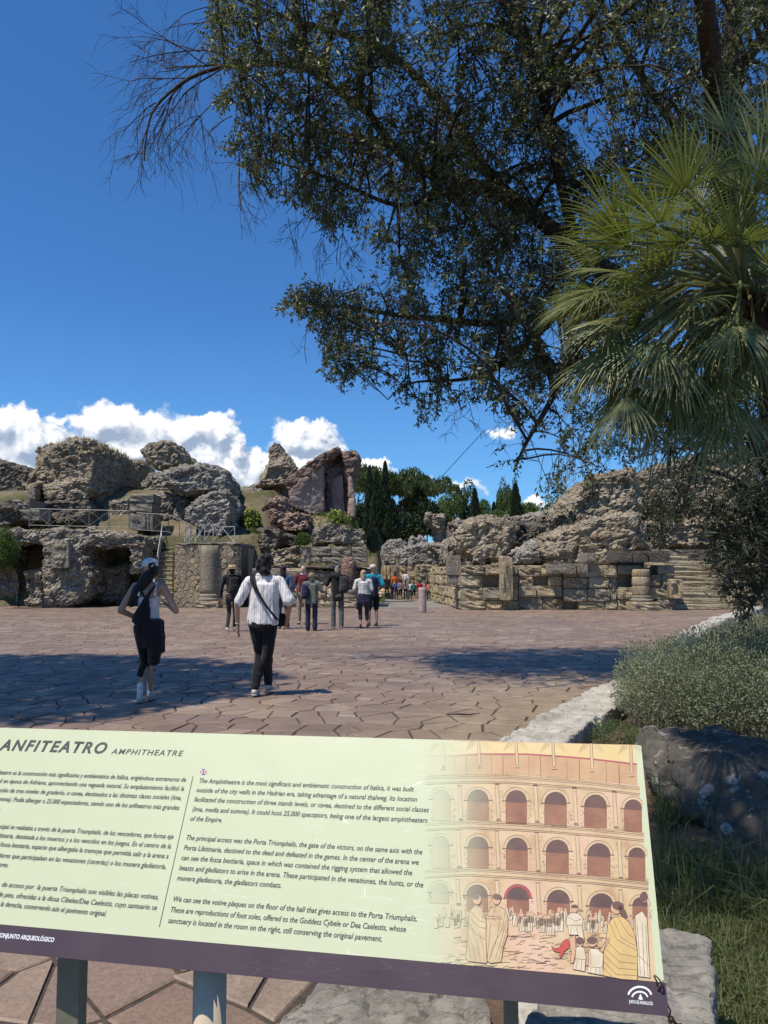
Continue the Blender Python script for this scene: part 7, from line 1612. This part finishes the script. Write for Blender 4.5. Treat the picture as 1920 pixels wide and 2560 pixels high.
def far_tree(name, label, me, px, top, wpx, base, Y, group, cat='tree', wscale=None, rz=0):
    w_ = wpx / FPX * Y; zt = W(px, top, Y).z; zb = W(px, base, Y).z; e = empty(name, W(px, base, Y), rz); props(e, label, cat, group)
    for nm, m in zip(('crown', 'trunk'), me):
        o = link(nm, m, None, e); o.scale = (w_ / (wscale or 1.5), w_ / (wscale or 1.5), (zt - zb))
        if nm == 'crown': o['kind'] = 'stuff'
rt = random.Random(2)
GP = 'stone pines along the skyline'
for i, (px, top, w_, lab) in enumerate([(895, 1178, 95, 'stone pine partly hidden behind the pink-brown vault'), (962, 1182, 110, 'tall stone pine rising behind the cypress group'), (1018, 1186, 105, 'stone pine with a rounded crown right of the tallest cypress'), (1068, 1206, 95, 'stone pine at the right end of the dense dark pine group'), (1000, 1205, 90, 'stone pine filling in between the cypress group and its right neighbour'), (925, 1192, 80, 'stone pine seen between the two left cypresses')]):
    far_tree('stone_pine', lab, PM[i % 3], px, top, w_ * .92, 1345, 96 + rt.uniform(-4, 6), GP, rz=rt.uniform(0, 6))
for i, (px, top, w_, lab) in enumerate([(1122, 1232, 80, 'wide low tree left of the slim cypress on the skyline'), (1160, 1228, 70, 'rounded tree just left of the slim cypress'), (1215, 1230, 55, 'rounded tree just right of the slim cypress'), (1256, 1212, 44, 'taller squarish tree left of the right-hand cypress'), (1279, 1222, 36, 'small tree pressed against the right-hand cypress'), (1335, 1238, 85, 'wide bright tree right of the right-hand cypress'), (1385, 1252, 60, 'low bright tree beside the sloping ruin ridge'), (1428, 1235, 80, 'tree rising behind the ruin mound under the pylon'), (1240, 1262, 70, 'low bright tree in front of the skyline trees'), (1300, 1262, 70, 'low bright tree below the right-hand cypress'), (1475, 1240, 80, 'tree half hidden behind the ruin mound'), (612, 1199, 50, 'small tree top peeping out left of the pointed tower'), (1095, 1262, 80, 'low tree behind the mushroom-shaped ruin')]):
    far_tree('broadleaf_tree', lab, RM[i % 3], px, top, w_, 1330 if px > 700 else 1290, 120 + rt.uniform(-8, 8) - (18 if top > 1255 else 0), 'broadleaf trees along the skyline', rz=rt.uniform(0, 6), wscale=1.15)
for i, (px, top, w_, b, Y, lab) in enumerate([(924, 1170, 24, 1350, 74, 'leftmost cypress of the tight group, touching the vault'), (941, 1183, 26, 1350, 73, 'second cypress of the tight group, a little shorter'), (963, 1160, 27, 1362, 75, 'tallest cypress of the tight group'), (981, 1250, 34, 1352, 72, 'short broad cypress at the foot of the pines'), (1188, 1222, 19, 1300, 100, 'slim lone cypress on the skyline'), (1235, 1255, 13, 1298, 104, 'smallest cypress on the skyline'), (1290, 1210, 24, 1297, 98, 'dark full cypress at the right of the skyline')]):
    far_tree('cypress', lab, CM[i % 2], px, top, w_, b, Y, 'cypresses on the skyline', wscale=1.0, rz=i)
def pb(name, label, px, py, w_, h_, Y, n, mat, L=.12, **k):
    c = W(px, py, Y); rw_ = w_ / 2 / FPX * Y; rh = h_ / 2 / FPX * Y
    return bush(name, label, [((c.x + dx * rw_, Y + dy * rw_, c.z + dz * rh), (rw_ * s_, rw_ * s_ * .8, rh * s2)) for dx, dy, dz, s_, s2 in ((0, 0, 0, .7, .9), (-.45, .1, -.2, .5, .6), (.45, -.1, -.15, .5, .65), (.1, -.3, -.4, .6, .5))], n, mat, L, L * .45, k.pop('stems', 0), z0=k.pop('z0', c.z - rh), **k)
for px, py, w_, h_, Y, lab in [(905, 1305, 80, 90, 84, 'dark undergrowth below the left pines'), (1010, 1318, 110, 70, 88, 'dark undergrowth at the foot of the stone pines'), (1075, 1300, 90, 80, 90, 'dark bushes behind the mushroom-shaped ruin'), (950, 1330, 60, 60, 80, 'dark bush at the foot of the tight cypress group'), (1040, 1270, 100, 70, 99, 'dense dark shrub mass between the pine trunks')]: pb('dark_bush', lab, px, py, w_, h_, Y, 3500, L_CYP if py > 1290 else L_PINE, .5)
pb('silvery_bush', 'pale silvery green bush right of the dome-shaped lump', 934, 1352, 34, 60, 50, 5000, L_BUSH, .16)
pb('flowering_bush', 'yellow flowering green bush in the gap left of the coursed masonry', 628, 1300, 52, 56, 41.5, 5200, L_GRN, .11, flowers=420)
pb('green_bush', 'green bush lower in the gap behind the stair pier', 632, 1345, 44, 50, 40.5, 4200, L_GRN, .10)
pb('green_bush', 'small dark green bush left of the dome-shaped lump', 757, 1347, 44, 34, 38, 3600, L_GRN, .08)
pb('leafy_bush', 'dark green bush at the far left edge beside the dark doorway', 8, 1372, 84, 110, 34.0, 9000, L_GRN, .09)
pb('flowering_weed', 'tall yellow flowering weed before the split vault', 838, 1292, 40, 38, 38.5, 900, L_GRN, .09, flowers=160, stems=60)
pb('weed_clump', 'low green weeds right of the flowering weed', 862, 1300, 30, 24, 38.6, 900, L_GRN, .08, flowers=60)
def blades(name, pts, hgt_, wdt, mat, lean=.35, seed=0, label=None, cat=None, parent=None):
    r_ = np.random.default_rng(seed); n = len(pts); P = np.asarray(pts, float); a = r_.uniform(0, 6.283, n); h = hgt_ * (.4 + .9 * r_.random(n)); d = np.stack([np.cos(a), np.sin(a), 0 * a], 1); s_ = np.stack([-np.sin(a), np.cos(a), 0 * a], 1); l = lean * r_.random(n) * 1.6
    p1 = P + np.array([0, 0, 1]) * (h * .55)[:, None] + d * (h * l * .35)[:, None]; p2 = P + np.array([0, 0, 1]) * (h * (1 - l * .35))[:, None] + d * (h * l)[:, None]; w_ = wdt * (.6 + .8 * r_.random(n))[:, None] * s_
    co = np.stack([P - w_, P + w_, p1 + w_ * .7, p1 - w_ * .7, p2], 1).reshape(-1, 3); i = np.arange(n)[:, None] * 5
    o = link(name, npmesh(name, co, [i + np.array([[0, 1, 2, 3]]), i + np.array([[3, 2, 4]])]), mat, parent); props(o, label, cat, kind='stuff'); return o
# dry grass on the sloping top of the tallest block, found by its own surface
co = getco(big.data); no = getno(big.data); sel = np.where((no[:, 2] > .45) & (co[:, 2] > 7.0))[0]; r_ = np.random.default_rng(2); k = r_.choice(sel, 4200)
keep = (co[k, 0] > -16.4) | (r_.random(4200) < .12); blades('dry_grass', co[k][keep], .34, .012, L_DRY, .5, 1, 'dry yellow grass growing on top of the tallest ruined block', 'grass')
co = getco(fac.data); no = getno(fac.data); sel = np.where((no[:, 2] > .6) & (co[:, 2] > 3.2))[0]; k = r_.choice(sel, 1500); blades('dry_grass', co[k], .14, .010, L_DRY, .6, 2, 'sparse dry grass along the top edge of the lower left facade', 'grass')
co = getco(mound.data); no = getno(mound.data); sel = np.where((no[:, 2] > .6))[0]; k = r_.choice(sel, 2600); blades('dry_grass', co[k], .22, .012, L_DRY, .6, 3, 'dry grass tufts scattered over the great mound on the right', 'grass')
pts = [W(*ZB(r_.uniform(640, 1055), 1090), 37.4 + r_.random() * .3) + Vector((0, 0, 0)) for _ in range(900)]
blades('dry_grass', pts, .22, .010, L_DRY, .5, 4, 'rusty dry grass strip in front of the smooth block courses', 'grass')
pts = np.stack([r_.uniform(-6, 0, 5000), r_.uniform(44, 60, 5000)], 1); pts = np.column_stack([pts, terrain_h(pts[:, 0], pts[:, 1])]); blades('hillside_grass', pts, .30, .03, L_GRN, .5, 5, 'fresh green grass on the slope left of the passage', 'grass')
# ------------------------------------------------------------------ low wall, near stones, garden ground
t = material('pale_limestone'); n = t.noise(t.pos, 3.5, 5, .65); nf = t.noise(t.pos, 40, 5, .75); n3 = t.noise(t.mapping(t.pos, (1, 1, 1), rot=(0, 0, .4)), 9, 4, .6)
c = t.ramp(n, [(.3, (.27, .245, .20)), (.5, (.40, .37, .315)), (.7, (.50, .47, .41))]); c = t.mix(t.mapr(nf, .54, .70, 0, .55), c, (.17, .15, .12, 1)); c = t.mix(t.mapr(n3, .58, .72, 0, .45), c, (.24, .21, .17, 1))
M_LIMEST = setp(t, base=c, rough=.92, normal=t.bump(nf, .9, .012, t.bump(n3, .7, .03)))
t = material('dark_lichen_rock'); n = t.noise(t.pos, 4, 5, .65); nf = t.noise(t.pos, 45, 5, .75); v = t.noise(t.pos, 7, 5, .7)
c = t.ramp(n, [(.3, (.045, .038, .029)), (.5, (.085, .073, .057)), (.7, (.13, .113, .09))]); c = t.mix(t.mapr(v, .57, .63, 0, .8), c, (.36, .345, .31, 1)); c = t.mix(t.mapr(nf, .5, .7, 0, .5), c, (.05, .045, .038, 1))
M_LICH = setp(t, base=c, rough=.95, normal=t.bump(nf, .9, .01, t.bump(v, .6, .02)))
t = material('grey_coarse_limestone'); n = t.noise(t.pos, 5, 5, .65); nf = t.noise(t.mapping(t.pos, (1, 1, 1)), 60, 5, .8); v = t.noise(t.mapping(t.pos, (1.0, 2.6, 1), rot=(0, 0, .35)), 14, 6, .75)
c = t.ramp(n, [(.3, (.13, .117, .095)), (.5, (.22, .20, .165)), (.7, (.30, .275, .23))]); c = t.mix(t.mapr(v, .5, .62, 0, .75), c, (.075, .067, .056, 1)); c = t.mix(t.mapr(nf, .56, .68, 0, .5), c, (.46, .43, .38, 1))
M_COARSE = setp(t, base=c, rough=.92, normal=t.bump(v, .9, .008, t.bump(nf, .7, .004)))
t = material('garden_soil'); n = t.noise(t.pos, 5, 5, .7); nf = t.noise(t.pos, 50, 4, .8)
M_SOIL = setp(t, base=t.mix(t.mapr(nf, .45, .7, 0, .6), t.ramp(n, [(.35, (.075, .048, .032)), (.65, (.17, .105, .07))]), (.22, .15, .10, 1)), rough=.98, normal=t.bump(nf, 1, .02))
def rock(name, hulls, mat, label, cat, vox, big_=.05, fine=.02, seed=0, parent=None, sm=2, stretch=(1, 1, 1)):
    bm = bmesh.new()
    for h in hulls:
        b2 = bmesh.new(); hull(b2, [Vector(q) for q in h]); me_ = bpy.data.meshes.new('t'); b2.to_mesh(me_); b2.free(); bm.from_mesh(me_); bpy.data.meshes.remove(me_)
    me = remesh(bm, vox, sm); me.name = name; co = getco(me); no = getno(me); p = co.astype(float) * np.array(stretch)
    d = fbm(p * 2.2 + seed, 3, seed) * big_ + fbm(p * 9 + seed, 4, seed + 5, .6) * fine
    f1, cid, f2 = worley(p * 6, seed + 9); d += (cid - .5) * fine * .8; d -= sstep(.3, .0, f2 - f1) * fine * .6
    setco(me, co + no * d[:, None]); o = link(name, me, mat, parent, False)
    if label: props(o, label, cat)
    return o
Lf = [(.93, 6.36), (1.6, 7.7), (2.3, 9.0), (3.06, 10.06), (5.2, 14.5), (7.95, 20), (11.2, 25.5), (14.65, 31)]
lw = empty('low_garden_wall', (2.3, 9.0, 0)); props(lw, 'low rough white stone wall curving along the right side of the plaza', 'wall')
for i, (a, b) in enumerate(zip(Lf, Lf[1:])):
    a = np.array(a); b = np.array(b); d = b - a; L = np.linalg.norm(d); d /= L; nrm_ = np.array([d[1], -d[0]]); w_ = .50
    m = max(1, round(L / 1.3))
    for k in range(m):
        p = a + d * (L * k / m + .012); q = a + d * (L * (k + 1) / m - .012); h = .22 + .03 * ((i * 3 + k) % 3)
        ww = w_ * (1.0 + .08 * ((i + k) % 2)); pts = [(*(p + nrm_ * o_), z) for o_ in (0, ww) for z in (-.1, h)] + [(*(q + nrm_ * o_), z) for o_ in (0, ww) for z in (-.1, h)]
        o = rock('wall_stone', [pts], M_LIMEST, None, None, .026 if i < 3 else .07, .02, .026, i * 7 + k, lw); o.location = -Vector(lw.location)
rock('fallen_column_drum', [[(W(*q, Y).x, Y, W(*q, Y).z) for q, Y in [((1590, 1815), 5.6), ((1620, 1812), 5.3), ((1590, 1900), 5.2), ((1620, 1990), 5.0), ((1760, 1865), 4.9), ((1700, 2050), 4.7), ((1920, 1960), 4.4), ((1850, 2140), 4.2), ((2100, 2030), 4.2), ((2100, 2250), 3.9)]] + [(2.0, 5.9, .15), (2.0, 5.7, .0), (3.2, 5.4, .35), (3.6, 4.9, .1), (2.7, 5.0, -.05), (2.2, 4.6, -.05)]], M_LICH, 'long dark lichen-covered stone drum lying beside the shrub', 'rock', .022, .09, .035, 4)
# large cut block and kerb stones under the panel
rock('cut_stone', [[(x, y, z) for x, y in ((1.01, 2.47), (.905, 2.53), (.60, 2.62), (.20, 1.62), (.585, 1.38)) for z in (-.05, .45)]], M_COARSE, 'large pale cut stone block beside the right corner of the panel', 'stone block', .011, .022, .016, 5)
rock('kerb_stone', [[(-.52, 2.55, -.02), (-.60, 1.5, -.02), (-.33, 2.95, -.02), (-.2, 3.0, .10), (-.30, 2.5, .17), (-.34, 1.5, .19), (.28, 3.1, .14), (.34, 2.7, .17), (.36, 1.5, .19), (.32, 3.1, -.02), (.40, 1.5, -.02)]], M_COARSE, 'broad rough grey kerb stone lying under the middle of the panel', 'stone block', .011, .035, .026, 6)
rock('stone_fragment', [[(.40, 2.6, -.02), (.40, 1.9, -.02), (.40, 2.6, .24), (.41, 1.9, .25), (.50, 2.6, .24), (.50, 1.9, .25), (.52, 2.6, -.02), (.52, 1.9, -.02)]], M_LIMEST, 'upright pale moulded stone fragment behind the thin post of the panel', 'stone block', .014, .012, .008, 7)
rock('stone_fragment', [[(.54, 2.7, -.02), (.56, 2.0, -.02), (.55, 2.6, .16), (.56, 2.0, .17), (.72, 2.7, .14), (.70, 2.0, .15), (.74, 2.6, -.02), (.72, 2.0, -.02)]], M_LICH, 'small mossy stone fragment between the thin post and the cut block', 'stone block', .014, .02, .01, 8)
bm = bmesh.new(); add_tube(bm, [(.525, 2.2, 0), (.53, 2.2, .36)], .009, 8); props(bobj('rebar', bm, M_RUST), 'short rusty ribbed bar standing between the stone fragments', 'metal bar')
# garden ground
bm = bmesh.new(); prev = None
for y in np.linspace(-1, 31, 60):
    x0_ = float(np.interp(y, [q[1] for q in Lf], [q[0] for q in Lf])) + .3 if y > 6.2 else float(np.interp(y, [-1, 2.3, 6.2], [-1.4, -.30, 1.15])); r = [bm.verts.new((x0_ + u, y, .02 + .05 * math.sin(u * 2 + y) * min(1, u) + (.05 if u > .5 else 0))) for u in (0, .4, .8, 1.4, 2.2, 3.4, 6, 12, 30)]
    if prev:
        for k in range(8): bm.faces.new((prev[k], prev[k + 1], r[k + 1], r[k]))
    prev = r
props(bobj('garden_soil', bm, M_SOIL, None, True), kind='structure')
r_ = np.random.default_rng(41)
def gpts(n, x0, x1, y0, y1, cl=.5):
    P = np.stack([r_.uniform(x0, x1, n), r_.uniform(y0, y1, n), np.zeros(n)], 1); ok = fbm(P * 1.6, 2, 7) > -.25 * cl; P = P[ok]; ok = (P[:, 0] > .345 * P[:, 1]) & (P[:, 0] < .58 * P[:, 1] + .2) & ((P[:, 1] > 2.6) | (P[:, 0] > 1.03 - .4 * (2.47 - P[:, 1]))); return P[ok]
P = gpts(60000, .7, 3.4, 2.0, 5.6); P[:, 2] = .06; blades('long_grass', P, .16, .0030, L_GRS, .9, 6, 'tangled long grass beside the large cut stone and the fallen drum', 'grass')
P = gpts(52000, .6, 2.2, 1.5, 3.8, 9); P[:, 2] = .06 + .03 * r_.random(len(P)); blades('long_grass', P, .12, .0026, L_GRS, 1.2, 7, 'short sunlit grass at the lower right corner', 'grass')
P = gpts(5200, .8, 3.0, 2.5, 5.2); P[:, 2] = .04; blades('tall_grass_blades', P, .36, .0035, L_GRS, .8, 8, 'taller pale grass blades standing in the shade right of the panel', 'grass')
P = np.stack([r_.uniform(.5, 2.6, 900), r_.uniform(1.6, 7.0, 900), np.full(900, .07)], 1); P = P[P[:, 0] > .35 * P[:, 1] + .2]
lc = leaves_np(P, rdirs(len(P), r_) * np.array([1, 1, .3]), .045, .02, r_); props(link('leaf_litter', npmesh('leaf_litter', *lc), mat_leaf('dry_fallen_leaf', [(.20, .10, .05), (.30, .17, .09), (.16, .09, .05)], rough=.8)), 'dry fallen leaves scattered on the soil', 'leaves', kind='stuff')
# chain from the panel corner to the ground
ch = empty('chain'); a = W(1643, 2440, 1.50); b = W(1712, 2572, 1.62); ch.location = a; props(ch, 'rusty red-brown chain hanging from the corner of the panel over the cut stone', 'chain')
N = 11
tm = None
for k in range(N):
    u = (k + .5) / N; p = a.lerp(b, u) + Vector((0, 0, -.035 * math.sin(math.pi * u)))
    if tm is None:
        bm = bmesh.new(); pts = [(.014 * math.cos(t_) + (.007 if math.cos(t_) > 0 else -.007) , .0065 * math.sin(t_), 0) for t_ in np.linspace(0, 2 * math.pi, 15)]; add_tube(bm, pts, .0016, 5, cap=False); tm = bpy.data.meshes.new('link'); bm.to_mesh(tm); bm.free(); tm.materials.append(M_RUST)
    o = link('link', tm, None, ch); o.location = p - a; d = (b - a).normalized(); q = d.to_track_quat('X', 'Z'); o.rotation_mode = 'QUATERNION'; o.rotation_quaternion = q @ Euler((R(90 * (k % 2) + 20), 0, 0)).to_quaternion()
# fallen twig on the paving
bm = bmesh.new(); g0 = G(1155, 1787, .02); tw_ = empty('fallen_twig', g0); props(tw_, 'small dark fallen twig lying on the paving before the low wall', 'twig')
add_tube(bm, [(-.17, .02, 0), (-.05, 0, .01), (.08, .01, .0), (.2, .05, .01)], [.006, .01, .009, .004], 5); bobj('stem', bm, BK, tw_); bm = bmesh.new(); add_tube(bm, [(-.02, 0, .01), (.05, -.07, .02), (.1, -.10, .01)], [.006, .005, .003], 5); bobj('side_twig', bm, BK, tw_)
# lattice mast on the horizon and a grey post at the right edge
pm = empty('lattice_mast', W(1427, 1260, 300)); props(pm, 'distant pale lattice mast above the tree line on the right', 'pylon')
zt_ = W(1427, 1125, 300).z - pm.location.z
for sx in (-1, 1):
    for sy in (-1, 1): bm = bmesh.new(); add_tube(bm, [(sx * 2.6, sy * 2.6, 0), (sx * .7, sy * .7, zt_)], .09, 4); bobj('leg', bm, M_STEEL, pm)
bm = bmesh.new()
for k in range(9):
    z0_, z1_ = zt_ * k / 9, zt_ * (k + 1) / 9; r0_, r1_ = 2.6 - 1.9 * k / 9, 2.6 - 1.9 * (k + 1) / 9
    for s_ in (-1, 1): add_tube(bm, [(-r0_, s_ * r0_, z0_), (r1_, s_ * r1_, z1_)], .07, 3); add_tube(bm, [(s_ * r0_, -r0_, z0_), (s_ * r1_, r1_, z1_)], .07, 3); add_tube(bm, [(-r0_, s_ * r0_, z0_), (r0_, s_ * r0_, z0_)], .06, 3)
props(bobj('bracing', bm, M_STEEL, pm), kind='stuff')
bm = bmesh.new(); g0 = W(1912, 1400, 20); add_lathe(bm, [(.09, 0), (.08, 5.6), (.02, 5.65)], 12); t = material('blue_grey_post'); o = bobj('metal_post', bm, setp(t, base=(.14, .17, .18, 1), rough=.5), None, True); o.location = (g0.x, 20, 0); props(o, 'slim blue-grey metal post at the right edge below the palm trunk', 'post')
